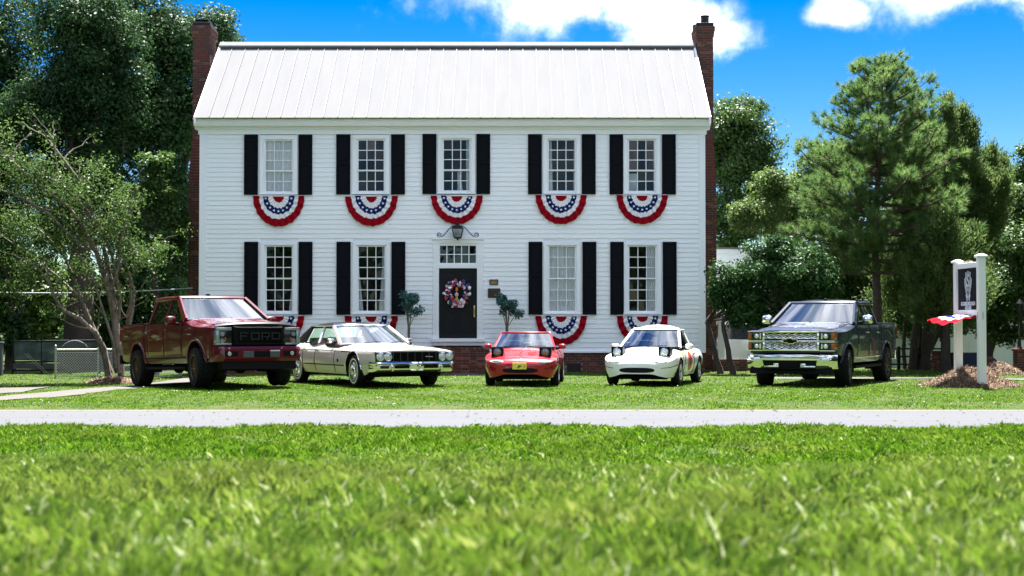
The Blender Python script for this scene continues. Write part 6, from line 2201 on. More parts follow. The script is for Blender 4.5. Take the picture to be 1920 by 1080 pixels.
# loblolly pine: straight trunk, whorls of limbs, needle tufts
def pine():
    Y = 44.0
    B0 = at(1641, 700, Y)
    g = float(terrain(B0.x, Y)) - .05
    t = thing('pine_tree', 'tall young pine with a straight trunk behind the dark truck', 'tree', (B0.x, Y, g))
    rr = random.Random(9)
    top = at(1652, 105, Y)
    H = top.z - g
    dx = top.x - B0.x
    tx = lambda z: dx * (z / H) ** 1.3 + .05 * math.sin(z * 1.1)
    pts = [(tx(H * k / 16), 0, H * k / 16) for k in range(17)]
    mb = MB().tube(pts, [.145 * (1 - .9 * (k / 16) ** 1.1) + .005 for k in range(17)], 10)
    # half width of the crown by height as the picture shows it (px)
    prof = pchip([95, 130, 180, 220, 260, 300, 340, 380, 430, 480, 530, 570], [14, 48, 72, 88, 116, 130, 154, 184, 180, 155, 135, 105])
    tufts, dirs = [], []
    z = H - .35
    while z > H * .30:
        py = 105 + (H - z) / H * (595)
        hw = prof(py) * Y / FPX
        nb_ = rr.choice((4, 5, 6))
        a0 = rr.uniform(0, 6.28)
        for k in range(nb_):
            a = a0 + k * 6.28 / nb_ + rr.uniform(-.35, .35)
            Lb = hw * rr.uniform(.62, 1.08) / max(.55, abs(math.cos(a)) * .6 + .4)
            Lb = min(Lb, hw * 1.15)
            rise = Lb * rr.uniform(.15, .5) * (1.0 if z > H * .55 else .5)
            s_ = Vector((tx(z), 0, z))
            e = s_ + Vector((math.cos(a) * Lb, math.sin(a) * Lb, rise))
            pth = limb_path(s_, e, -.06, .14, 6, rr)
            r0 = .014 + .018 * Lb
            mb.tube(pth, [r0 * (1 - .8 * i / 6) for i in range(7)], 6)
            m_ = max(2, int(Lb / .22))
            for q in range(m_):
                u = 1 - .72 * (q / m_)
                i = min(5, int(u * 6))
                p = pth[i].lerp(pth[i + 1], u * 6 - i)
                for s2 in range(3 if q else 1):
                    off = Vector((rr.uniform(-.36, .36), rr.uniform(-.36, .36), rr.uniform(-.02, .34))) if q else Vector((0, 0, 0))
                    tip = p + off * min(1, .45 + Lb * .35)
                    if q and rr.random() < .6: mb.tube([p, tip], [.008, .005], 4, cap=False)
                    tufts.append(tip)
                    dirs.append(((e - s_).normalized() * .7 + off * .8 + Vector((0, 0, .5))).normalized())
        z -= rr.uniform(.23, .36)
    for k in range(7):
        p = Vector((tx(H) + rr.uniform(-.14, .14), rr.uniform(-.14, .14), H - rr.uniform(-.1, .45))); tufts.append(p); dirs.append(Vector((rr.uniform(-.4, .4), rr.uniform(-.4, .4), 1)).normalized())
    mb.build('trunk', M['bark_pine'], t, smooth=50)
    T = np.array([p[:] for p in tufts]); D = np.array([d[:] for d in dirs])
    n = 62
    g_ = np.random.default_rng(77)
    N = len(T) * n
    c = np.repeat(T, n, 0); d0 = np.repeat(D, n, 0)
    d = g_.normal(size=(N, 3)); d /= np.linalg.norm(d, axis=1)[:, None]
    d = d + d0 * .85
    d /= np.linalg.norm(d, axis=1)[:, None]
    Ln = g_.uniform(.15, .27, N)[:, None]
    base = c - d0 * (g_.random(N) * .14)[:, None]
    sd = np.cross(d, g_.normal(size=(N, 3))); sd /= np.linalg.norm(sd, axis=1)[:, None]
    V = np.empty((N, 3, 3))
    V[:, 0] = base - sd * .0075; V[:, 1] = base + sd * .0075; V[:, 2] = base + d * Ln
    tone = np.clip(np.repeat(g_.normal(.5, .2, len(T)), n) + g_.normal(0, .14, N), 0, 1)
    link('crown', fast_mesh('crown', V.reshape(-1, 3), np.arange(N * 3).reshape(N, 3), LM['pine'], tone), t)
pine()

# eastern red cedar: several dark trunks and upright feathery sprays
def cedar(label, Y, trunks_px, top_pts, seed, nspray):
    rr = random.Random(seed)
    cx = sum(p for p in trunks_px) / len(trunks_px)
    B0 = at(cx, 700, Y)
    g = float(terrain(B0.x, Y)) - .05
    t = thing('cedar_tree', label, 'tree', (B0.x, Y, g))
    mb = MB()
    C, S, A = [], [], []
    for i, (px, py, hw, ybot) in enumerate(top_pts):
        tp = at(px, py, Y + rr.uniform(-.8, .8))
        zb_ = at(px, ybot, Y).z - g
        top = Vector((tp.x - B0.x, tp.y - Y, tp.z - g))
        f = at(trunks_px[i % len(trunks_px)], 700, Y)
        foot = Vector((f.x - B0.x, (i // len(trunks_px)) * .3, 0))
        pth = limb_path(foot, top, .02, .12, 9, rr)
        mb.tube(pth, [(.13 if i < len(trunks_px) else .06) * (1 - .9 * k / 9) + .006 for k in range(10)], 9)
        hw_ = hw * Y / FPX
        for q in range(nspray):
            u = rr.random() ** .8
            z_ = zb_ + (top.z - zb_) * u
            k = min(8, int(z_ / top.z * 9)); c0 = pth[k].lerp(pth[k + 1], min(1, z_ / top.z * 9 - k))
            a = rr.uniform(0, 6.28)
            rad = hw_ * (1 - u ** 1.7 * .93) * rr.uniform(.45, 1.08)
            p = c0 + Vector((math.cos(a) * rad, math.sin(a) * rad * .8, rad * .45 + rr.uniform(-.1, .2)))
            if rr.random() < .18: mb.tube([c0, c0.lerp(p, .6) + Vector((0, 0, .05)), p], [.02, .012, .004], 4, cap=False)
            C.append(p[:]); S.append(rr.uniform(.16, .30)); A.append((p - c0 + Vector((0, 0, .35))).normalized()[:])
    mb.build('trunk', M['bark_dark'], t, smooth=50)
    C = np.array(C); S = np.array(S); A = np.array(A)
    n = 40
    g_ = np.random.default_rng(seed)
    N = len(C) * n
    c = np.repeat(C, n, 0); ax = np.repeat(A, n, 0); s_ = np.repeat(S, n)[:, None]
    d = ax * 1.2 + g_.normal(size=(N, 3)) * .55
    d /= np.linalg.norm(d, axis=1)[:, None]
    base = c + ax * (g_.uniform(-.8, .9, N)[:, None] * s_) + g_.normal(size=(N, 3)) * s_ * .33
    sd = np.cross(d, g_.normal(size=(N, 3))); sd /= np.linalg.norm(sd, axis=1)[:, None]
    Ln = g_.uniform(.07, .16, N)[:, None]
    V = np.empty((N, 4, 3))
    V[:, 0] = base; V[:, 1] = base + d * Ln * .45 + sd * .018; V[:, 2] = base + d * Ln; V[:, 3] = base + d * Ln * .45 - sd * .018
    tone = np.clip(np.repeat(g_.normal(.45, .2, len(C)), n) + g_.normal(0, .15, N), 0, 1)
    link('crown', fast_mesh('crown', V.reshape(-1, 3), np.arange(N * 4).reshape(N, 4), LM['cedar'], tone), t)
cedar('broad dark cedar with several trunks behind the white sign', 46.0, [1712, 1738, 1728],
      [(1778, 198, 70, 560), (1735, 240, 60, 540), (1822, 240, 75, 560), (1858, 290, 65, 590), (1805, 215, 60, 500), (1740, 290, 75, 590), (1800, 300, 95, 620), (1850, 340, 85, 610), (1885, 345, 60, 600), (1700, 360, 60, 620), (1890, 370, 35, 600)], 31, 400)
cedar('slim dark cedar with a single straight trunk directly left of the white sign', 42.0, [1776], [(1772, 415, 75, 640), (1740, 450, 70, 630), (1820, 440, 75, 630)], 32, 300)
cedar('dark cedar at the right edge beyond the white sign', 52.0, [1850], [(1882, 305, 75, 600), (1915, 335, 60, 600), (1870, 380, 70, 610), (1940, 400, 60, 610)], 33, 300)

# ------------------------------------------------------------------ left yard: fences, gate screen, cable
galv = mat('galvanised_steel', (.42, .43, .44), .4, .8)
def chain_fence():
    a, b = ground_px(105, 714), ground_px(330, 706)
    a, b = Vector((at(104, 700, 41.5).x, 41.5, 0)), Vector((at(340, 700, 42.2).x, 42.2, 0))
    t = thing('chain_link_fence', 'low chain-link fence with a steel top rail behind the crape myrtle', 'fence', (a.x, a.y, float(terrain(a.x, a.y))))
    d = b - a; L = d.length
    t.rotation_euler = (0, 0, math.atan2(d.y, d.x))
    h = .83
    n = 3
    for i in range(n + 1):
        MB().tube([(L * i / n if i else 0, 0, -.05), (L * i / n if i else 0, 0, h + (.09 if i == 0 else 0))], .035 if i == 0 else .022, 10).lathe([(0, .06), (.03, .04), (.04, 0), (.03, -.02), (0, -.02)], 10, 'z', (L * i / n, 0, h + (.06 if i == 0 else -.02))).build('post', galv, t, smooth=50)
    MB().tube([(0, 0, h - .02), (L, 0, h - .02)], .024, 8).build('top_rail', galv, t)
    MB().tube([(0, 0, h - .10), (L, 0, h - .10)], .010, 6).build('tension_wire', galv, t)
    w_ = MB()
    s = .075
    k = -h
    while k < L:
        for sg in (1, -1):
            x0, x1 = (k, k + h - .12) if sg > 0 else (k + h - .12, k)
            z0, z1 = .0, h - .12
            # clip to the fence length
            def cl(x0, z0, x1, z1):
                if min(x0, x1) < 0:
                    if x0 < 0: z0 = z0 + (z1 - z0) * (0 - x0) / (x1 - x0); x0 = 0
                    else: z1 = z0 + (z1 - z0) * (0 - x0) / (x1 - x0); x1 = 0
                if max(x0, x1) > L:
                    if x1 > L: z1 = z0 + (z1 - z0) * (L - x0) / (x1 - x0); x1 = L
                    else: z0 = z1 + (z0 - z1) * (L - x1) / (x0 - x1); x0 = L
                return x0, z0, x1, z1
            x0, z0, x1, z1 = cl(x0, z0, x1, z1)
            if abs(x1 - x0) > .02: w_.tube([(x0, .01 * sg, z0), (x1, .01 * sg, z1)], .0045, 3, cap=False)
        k += s
    tag(w_.build('wire_mesh', galv, t, fix=False), kind='stuff')
chain_fence()
# grey boards seen through the wire
pale = mat('weathered_grey', (.075, .08, .095), .8, var=.7, vscale=2)
p = at(160, 690, 44.5)
o = thing('garden_table', 'round grey table top leaning on its edge behind the wire fence', 'table', (at(140, 700, 43.6).x, 43.6, float(terrain(0, 43.6))))
MB().lathe([(0, -.02), (.46, -.02), (.48, 0), (.46, .02), (0, .02)], 28, 'y', (0, 0, .44)).build('table_top', pale, o)
MB().tube([(0, .05, .4), (0, .45, .0)], .03, 8).build('leg', pale, o)
o = thing('garden_table', 'grey folding table standing half hidden by the pale stems of the crape myrtle', 'table', (at(185, 700, 43.8).x, 43.8, float(terrain(0, 43.8))))
MB().prism([(-.5, 0), (.55, 0), (.5, .62), (.2, .70), (-.35, .45)], -.02, .02).build('table_top', pale, o)
MB().tube([(0, .05, .4), (0, .45, .0)], .03, 8).build('leg', pale, o)
# dark screened enclosure
scr = mat('dark_screen_cloth', (.035, .050, .058), .9, var=.8, vscale=2.5, var2=(.10, .13, .15))
A, Bq = at(24, 700, 46), at(104, 700, 45.5)
t = thing('screen_fence', 'tall dark screened fence beside the chain-link fence at the left', 'fence', (A.x, A.y, float(terrain(A.x, A.y))))
L = Bq.x - A.x + 1.2
zt_ = at(60, 640, 46).z - t.location.z
MB().grid([[(x, .03 * math.sin(x * 5) , z) for z in np.linspace(.42, zt_, 8)] for x in np.linspace(0, L, 24)]).build('screen_panel', scr, t, smooth=True)
for x in np.linspace(0, L, 4): MB().tube([(x, 0, -.1), (x, 0, zt_ + .1)], .035, 8).build('post', M['black_metal'], t)
for z in (.12, .38, zt_): MB().tube([(0, -.04, z), (L, -.04, z + .03)], .025, 8).build('rail', M['black_metal'], t)
MB().cbox(.0, L, -.03, .0, .16, .34, .006).build('kick_board', pale, t)
# white post at the very left edge
p = at(1.5, 700, 44)
t = thing('gate_post', 'pale gate post at the left edge of the picture', 'post', (p.x - .02, 44, float(terrain(p.x, 44))))
MB().cbox(-.07, .07, -.07, .07, -.1, .95, .01).build('post_shaft', pale, t)
MB().cbox(-.09, .09, -.09, .09, .95, 1.0, .015).build('post_cap', pale, t)
# utility cable from the chimney
c0, c1 = at(361, 540, 45.5), at(-40, 547, 42)
cb = MB().tube([c0.lerp(c1, k / 12) + Vector((0, 0, -.16 * 4 * (k / 12) * (1 - k / 12) * .5)) for k in range(13)], .018, 6)
tag(cb.build('utility_cable', mat('cable_grey', (.45, .46, .48), .5), None, smooth=True), 'pale overhead cable running left from the left brick chimney', 'cable')
# mulch at the foot of the crape myrtle
M['mulch'] = mat('mulch', (.13, .085, .055), .95, spec=.1, var=.9, vscale=14, var2=(.06, .038, .025), bump=1.0, bscale=40)
def mound(name, label, cx, cy, rx, ry, h, seed, shreds, peaks=None):
    rr = np.random.default_rng(seed)
    def hz_(u, v):
        r = math.hypot(u, v)
        z = h * max(0, 1 - r ** 1.6) ** 1.2
        for (pu, pv, pr, ph_) in peaks or []:
            z += ph_ * math.exp(-((u - pu) ** 2 + (v - pv) ** 2) / pr ** 2) * max(0, 1 - r)
        return z + .015 * math.sin(u * 21 + v * 9) * max(0, 1 - r) + .012 * math.sin(v * 31 - u * 13) * max(0, 1 - r)
    t = thing(name, label, 'mulch pile', (cx, cy, float(terrain(cx, cy)) - .01))
    rows = []
    for k in range(49):
        a = 2 * math.pi * k / 48
        wob = 1 + .08 * math.sin(a * 3 + seed) + .05 * math.sin(a * 7)
        rows.append([(rx * wob * r * math.cos(a), ry * wob * r * math.sin(a), hz_(r * math.cos(a), r * math.sin(a)) - (.03 if r >= 1 else 0)) for r in np.linspace(0, 1, 14)])
    MB().grid(rows).build('heap', M['mulch'], t, smooth=True)
    N = shreds
    r = np.sqrt(rr.random(N)) * 1.02; a = rr.random(N) * 6.283
    u, v = r * np.cos(a), r * np.sin(a)
    z = np.array([hz_(p, q) for p, q in zip(u, v)])
    P = np.stack([u * rx, v * ry, z + .006], -1)
    d = rr.normal(size=(N, 3)); d[:, 2] *= .45; d /= np.linalg.norm(d, axis=1)[:, None]
    up = np.array([0, 0, 1.0]) + rr.normal(size=(N, 3)) * .35
    s_ = np.cross(d, up); s_ /= np.linalg.norm(s_, axis=1)[:, None]
    Ls = rr.uniform(.03, .12, N)[:, None]; Wd = rr.uniform(.003, .008, N)[:, None]
    V = np.empty((N, 4, 3))
    V[:, 0] = P - d * Ls - s_ * Wd; V[:, 1] = P + d * Ls - s_ * Wd * .4; V[:, 2] = P + d * Ls * .9 + s_ * Wd; V[:, 3] = P - d * Ls * .8 + s_ * Wd
    me = fast_mesh('shreds', V.reshape(-1, 3), np.arange(N * 4).reshape(N, 4), MULCH, rr.random(N))
    tag(link('shreds', me, t), kind='stuff')
MULCH = leaf_mat('mulch_shred', (.085, .052, .034), (.19, .128, .085), (.36, .27, .19), .0, .8, .2)
p = at(208, 702, 38)
mound('mulch_heap', 'low ring of red-brown mulch around the foot of the crape myrtle', p.x, 38.1, .75, .7, .16, 3, 1600)
pc = at(1826, 705, 32.6)
mound('mulch_mound', 'large heap of brown pine straw mulch at the foot of the white sign', pc.x, 32.9, 1.05, 1.40, .28, 5, 15000, [(-.05, .25, .35, .15), (.2, -.3, .4, .06)])

# ------------------------------------------------------------------ the sign
wpaint = mat('sign_post_paint', (.76, .77, .78), .45, bump=.05, bscale=30)
PR = at(1841, 700, 31.9); PL = at(1797, 700, 33.3)
dv = Vector((PL.x - PR.x, PL.y - PR.y, 0)); SL = dv.length
g = float(terrain(PR.x, PR.y)) + .12
sign = thing('sign', 'white two-post sign with a black crest board standing in the mulch mound', 'sign', (PR.x, PR.y, g))
ang = math.atan2(dv.y, dv.x)
sign.rotation_euler = (0, 0, ang)
# local x runs from the near post to the far post; the board faces +y (towards the camera's left)
ztop = at(1841, 482, 31.9).z - g; ztopL = at(1797, 493, 33.3).z - g
for x_, zt2 in ((0, ztop), (SL, ztopL)):
    ps = MB().cbox(x_ - .078, x_ + .078, -.078, .078, -.3, zt2, .008).build('post', wpaint, sign)
    cpb = MB().cbox(x_ - .115, x_ + .115, -.115, .115, zt2 - .005, zt2 + .035, .008)
    cpb.add([(x_ - .10, -.10, zt2 + .035), (x_ + .10, -.10, zt2 + .035), (x_ + .10, .10, zt2 + .035), (x_ - .10, .10, zt2 + .035), (x_ - .03, -.03, zt2 + .075), (x_ + .03, -.03, zt2 + .075), (x_ + .03, .03, zt2 + .075), (x_ - .03, .03, zt2 + .075)],
            [(0, 1, 5, 4), (1, 2, 6, 5), (2, 3, 7, 6), (3, 0, 4, 7), (4, 5, 6, 7)])
    cpb.build('post_cap', wpaint, ps)
zb1 = at(1820, 581, 32.6).z - g; zb0 = at(1820, 503, 32.6).z - g
for z0_, z1_ in ((zb0 + .0, zb0 + .12), (zb1 - .12, zb1)):
    MB().cbox(.078, SL - .078, -.05, .05, z0_, z1_, .008).build('crossbar', wpaint, sign)
MB().cbox(SL * .40, SL * .62, -.04, .04, zb0 + .12, zb0 + .155, .01).build('sign_lamp', mat('dull_brass', (.4, .33, .2), .5, .4), sign, smooth=40)
blk = mat('sign_board_black', (.0035, .005, .009), .5, spec=.15)
board = MB().cbox(.078, SL - .078, -.02, .022, zb1, zb0, .004).build('sign_board', blk, sign)
silver = mat('sign_silver', (.50, .53, .58), .4, .1)
SB = (.078 + SL - .078) / 2
bw, bh = SL - .156, zb0 - zb1
def on_board(mb, name):
    """x,z plane art facing -y is turned to face +y and set on the board"""
    mb.xform(Matrix.Translation((SB, .0, (zb0 + zb1) / 2)) @ Matrix.Rotation(math.pi, 4, 'Z'))
    return mb.build(name, silver, board)
YO = -.027
def outline(poly, wd):
    mb = MB()
    n = len(poly)
    for i in range(n):
        a, b = Vector((poly[i][0], YO, poly[i][1])), Vector((poly[(i + 1) % n][0], YO, poly[(i + 1) % n][1]))
        bar(mb, a, b, wd, .006, Vector((0, 0, 1)) if abs((b - a).normalized().z) < .7 else Vector((1, 0, 0)))
    return mb
k_ = bh / 1.0
sh = [(-.16, .40), (-.09, .375), (0, .43), (.09, .375), (.16, .40), (.15, .22), (.11, .05), (0, -.06), (-.11, .05), (-.15, .22)]
sh = [(x * k_, z * k_) for x, z in sh]
on_board(outline(sh, .016), 'shield')
on_board(outline([(x * .82, z * .82 + .032) for x, z in sh], .008), 'shield_line')
def flat_text(s, size, cx, cz, bold, name):
    me = text_mesh(s, size, .004, silver, bold)
    o = link(name, me, board)
    o.rotation_euler = (math.pi / 2, 0, math.pi)
    o.location = (SB - cx, .028, (zb0 + zb1) / 2 + cz)
    return o
s_o = flat_text('S', .42 * k_, 0, .185 * k_, .008, 'letter')
lr = MB()
for sg in (-1, 1):
    pts = [(sg * (.03 + .17 * math.sin(t * 1.6)) * k_, YO, (-.20 + .42 * t) * k_) for t in np.linspace(0, 1, 9)]
    lr.tube(pts, .007, 5)
    for i, p_ in enumerate(pts[1:]):
        for s2 in (-1, 1):
            a = Vector(p_); dd = Vector((sg * .4 + s2 * .8, 0, .75)).normalized() * .07 * k_
            pr = Vector((dd.z, 0, -dd.x)) * .3
            lr.add([a, a + dd * .5 + pr, a + dd, a + dd * .5 - pr], [(0, 1, 2, 3)])
    # ribbon tails under the shield
    lr.prism([(sg * .02 * k_, -.16 * k_), (sg * .15 * k_, -.13 * k_), (sg * .13 * k_, -.20 * k_), (sg * .10 * k_, -.19 * k_), (sg * .09 * k_, -.30 * k_), (sg * .05 * k_, -.27 * k_), (sg * .03 * k_, -.20 * k_)], YO - .003, YO + .003)
on_board(lr, 'laurel')
flat_text('SCARBOROUGH', .125 * k_, 0, -.355 * k_, .004, 'lettering')
flat_text('HOUSE', .125 * k_, 0, -.455 * k_, .004, 'lettering')

# the bunting on the sign blown out to the left
def blown():
    t = thing('bunting', 'red white and blue bunting on the white sign, blown out sideways by the wind', 'bunting')
    t.location = sign.location
    t.rotation_euler = sign.rotation_euler
    zc = zb1 - .12
    def P(f, a):
        # f radius fraction, a angle along the half disc
        x = SL / 2 + (.60 * f) * math.cos(a) * (SL / 1.5)
        d = .86 * f * math.sin(a)
        z = zc + .02 - .05 * d - .16 * d * d - .20 * (f * math.cos(a)) ** 2 * (.4 + d) + .035 * math.sin(x * 7 + d * 3) * f + .02 * math.sin(a * 16) * f
        return (x, .055 + d, z)
    for nm, m_, a, b in (('red_band', 'red_cloth', .72, 1.0), ('white_band', 'white_cloth', .55, .73), ('blue_band', 'blue_cloth', .36, .56), ('white_band', 'white_cloth', .2, .37), ('red_center', 'red_cloth', .02, .21)):
        rows = [[P(a + (b - a) * j / 5, math.pi * i / 48) for j in range(6)] for i in range(49)]
        MB().grid(rows).build(nm, M[m_], t, smooth=True)
    for k in range(7):
        p = Vector(P(.46, math.pi * (k + .5) / 7))
        MB().add([(p.x + q * math.cos(i * math.pi / 5), p.y + q * math.sin(i * math.pi / 5), p.z + .012) for i in range(10) for q in ((.04 if i % 2 == 0 else .017),)], [tuple(range(10))]).build('star', M['white_cloth'], t)
    MB().grid([[(-.10 + .05 * i, .0 + .085 * (i > 1), zc + .06 - .05 * j) for j in range(4)] for i in range(3)]).build('loose_corner', M['red_cloth'], t)
blown()

# ------------------------------------------------------------------ right yard
wshed = mat('pale_metal_wall', (.80, .84, .90), .6, var=.15, vscale=.8, bump=.05)
p0 = at(1575, 700, 56); p1 = at(2050, 700, 56)
t = thing('white_shed', 'long pale metal building behind the trees at the right', 'building', (p0.x, 58, -1.1))
mb = MB()
xx = p0.x
L = p1.x - p0.x + 4
mb.box(0, L, 0, 9, -.2, 3.4)
mb.build('wall', wshed, t)
n = int(L / .45)
rb_ = MB()
for k in range(n): rb_.box(.1 + k * .45, .14 + k * .45, -.018, 0, -.1, 3.35)
tag(rb_.build('wall_ribs', wshed, t), kind='stuff')
MB().prism_x([(-.3, 3.4), (4.5, 5.0), (9.3, 3.4), (4.5, 4.9)], -.3, L + .3).build('roof', M['roof'], t)
# white outbuilding right beside the house
p = at(1340, 700, 51)
t = thing('white_outbuilding', 'white one-storey building showing behind the glossy tree beside the house', 'building', (p.x - .5, 51, 0))
ht = at(1340, 476, 51).z
MB().box(0, 3.0, 0, 5, -.3, ht).build('wall', M['siding'], t)
MB().cbox(-.15, 3.15, -.35, .0, ht, at(1340, 468, 51).z, .01).build('fascia', M['trim'], t)
MB().box(-.2, 3.2, -.38, 5.2, at(1340, 468, 51).z + .004, at(1340, 468, 51).z + .06).build('roof', M['roof'], t)
p = at(1352, 700, 46)
t = thing('porch_post', 'slim white porch post beside the right chimney', 'post', (p.x, 46, float(terrain(p.x, 46))))
MB().cbox(-.10, .10, -.10, .10, -.1, 2.45, .01).build('post_shaft', M['trim'], t)
MB().cbox(-.14, .14, -.14, .14, 2.45, 2.56, .015).build('post_cap', M['trim'], t)
p = at(1337, 700, 45.5)
t = thing('step_ladder', 'white folding ladder leaning near the right chimney', 'ladder', (p.x + .12, 45.6, float(terrain(p.x, 46))))
for sx in (-.12, .12): MB().tube([(sx, -.1, 0), (sx * .6, .35, 1.0)], .018, 6).build('rail', M['trim'], t)
for k in range(4): MB().cbox(-.11 + k * .01, .11 - k * .01, -.06 + k * .1, -.02 + k * .1, .18 + k * .22, .21 + k * .22, .005).build('rung', M['trim'], t)
# low brick edging wall behind the dark truck
t = thing('brick_edging', 'low brick edging wall behind the dark truck', 'wall', (at(1338, 700, 44).x, 44, float(terrain(8, 44))))
L = at(1420, 700, 44).x - at(1338, 700, 44).x
MB().box(0, L, .02, .28, -.1, .30).build('edging_core', M['mortar'], t)
BRICK_BUDGET[0] = 60
wk = Wallwork(t); wk.face((0, .018, 0), (L, .018, 0), .0, .30, True); wk.close()
for k in range(int(L / .1)):
    o = link('brick', brick_mesh(.09, .06, .26, bkey()), t); o.location = (.05 + k * .1, .15, .332)
# black rail fence
t = thing('rail_fence', 'black three-rail fence in front of the pale building at the right', 'fence', (at(1640, 700, 46.3).x, 46.3, float(terrain(13, 46.3))))
L = at(1775, 700, 46.3).x - at(1640, 700, 46.3).x
for k in range(4): MB().cbox(L * k / 3 - .05, L * k / 3 + .05, -.05, .05, -.1, .72, .01).build('post', M['black_metal'], t)
for z in (.14, .38, .62): MB().cbox(0, L, -.08, -.045, z, z + .05, .006).build('rail', M['black_metal'], t)
# brick pillars
def pillar(label, px, Y, w_, ztop, cap=True):
    p = at(px, 700, Y)
    t = thing('brick_pillar', label, 'pillar', (p.x, Y, float(terrain(p.x, Y))))
    MB().box(-w_ / 2 + .012, w_ / 2 - .012, .012, w_ - .012, -.1, ztop).build('pillar_core', M['mortar'], t)
    BRICK_BUDGET[0] = 60
    wk = Wallwork(t)
    wk.face((-w_ / 2, .01, 0), (w_ / 2, .01, 0), 0, ztop - .02, True)
    wk.face((-w_ / 2, w_, 0), (-w_ / 2, .01, 0), 0, ztop - .02, False)
    wk.face((w_ / 2, .01, 0), (w_ / 2, w_, 0), 0, ztop - .02, False)
    wk.close()
    MB().cbox(-w_ / 2 - .03, w_ / 2 + .03, -.02, w_ + .03, ztop - .02, ztop + .05, .01).build('pillar_cap', M['brick_a'], t)
    return t
pillar('short brick pillar between the cedar trunks left of the sign', 1757, 45, .20, .55)
pillar('tall brick pillar at the right edge carrying a black lamp pole', 1923, 42, .42, at(1920, 657, 42).z - .05)
pillar('short brick stub right behind the near post of the sign', 1850, 41, .28, .42)
p = at(1917.5, 700, 42)
t = thing('lamp_pole', 'thin black lamp pole rising from the right-edge brick pillar', 'pole', (p.x, 42.2, at(1920, 657, 42).z))
MB().tube([(0, 0, 0), (0, 0, 1.0)], .035, 8).lathe([(0, 0), (.07, 0), (.06, .08), (.035, .1), (0, .1)], 12).build('pole_shaft', M['black_metal'], t)
MB().lathe([(0, 1.0), (.05, 1.0), (.09, 1.1), (.09, 1.3), (.11, 1.32), (.03, 1.45), (0, 1.45)], 8).build('lamp_head', M['black_metal'], t)
p = at(1850, 640, 43)
t = thing('lamp_pole', 'thin black pole just right of the near sign post', 'pole', (p.x, 43, float(terrain(p.x, 43))))
MB().tube([(0, 0, 0), (0, 0, at(1850, 560, 43).z)], .03, 8).lathe([(0, 0), (.08, 0), (.06, .1), (0, .1)], 12).build('pole_shaft', M['black_metal'], t)
p = at(1882, 700, 40)
mound('soil_heap', 'small dark heap of soil behind the mulch mound at the right', p.x, 40.5, .8, .6, .36, 8, 900)

def far_car(name, label, cat, px, Y, rz, pm, dark=False, z=None):
    """parked vehicles seen in part through the trees"""
    p = at(px, 700, Y)
    t = thing(name, label, cat, (p.x, Y, float(terrain(p.x, Y)) if z is None else z), rz)
    prof = [(-2.2, .35), (-2.25, .62), (-2.1, .78), (-1.1, .92), (-.5, 1.42), (1.1, 1.45), (1.75, .98), (2.2, .92), (2.25, .4)]
    n = len(prof)
    mb = MB()
    rows = [[(s_ * (.9 - (.16 if z_ > 1.2 else 0)), y_, z_) for s_ in (-1, -.9, 0, .9, 1)] for y_, z_ in prof]
    mb.prism_x([(y_, z_) for y_, z_ in prof[:4]] + [(1.75, .98), (2.2, .92), (2.25, .4)], -.88, .88)
    mb.build('body', pm, t, smooth=35)
    cbn = MB()
    q = [(-1.0, .90), (-.48, 1.40), (1.05, 1.42), (1.7, .95)]
    cbn.add([(-.82, q[0][0], q[0][1]), (.82, q[0][0], q[0][1]), (.66, q[1][0], q[1][1]), (-.66, q[1][0], q[1][1]), (.66, q[2][0], q[2][1]), (-.66, q[2][0], q[2][1]), (.82, q[3][0], q[3][1]), (-.82, q[3][0], q[3][1])],
            [(0, 1, 2, 3), (3, 2, 4, 5), (5, 4, 6, 7), (1, 6, 4, 2), (0, 3, 5, 7)])
    cbn.build('window_band', M['lensdark'], t)
    MB().cbox(-.66, .66, -.46, 1.04, 1.395, 1.44, .015).build('roof', pm, t)
    for sx in (-1, 1):
        for y_ in (-1.4, 1.4):
            wh = empty('wheel', t, (sx * .78, y_, .33))
            MB().lathe([(.2, -.1), (.31, -.1), (.33, -.06), (.33, .06), (.31, .1), (.2, .1)], 24, 'x').build('tyre', M['tyre'], wh)
            MB().lathe([(0, .09 * sx), (.2, .09 * sx), (.21, .05 * sx)], 20, 'x').build('rim', M['alloy'], wh)
        MB().cbox(min(sx * .5, sx * .84), max(sx * .5, sx * .84), -2.27, -2.2, .60, .72, .02).build('headlight', M['lens'], t)
    return t
far_car('parked_car', 'dark car roof showing behind the mulch mound between the sign posts', 'car', 1822, 50, R(80), paint('dark_car_paint', (.006, .006, .008), 0))
far_car('parked_car', 'white car half hidden between the shrub stems and the dark truck', 'car', 1400, 47.5, R(75), paint('white_car_paint', (.7, .72, .75), 0))

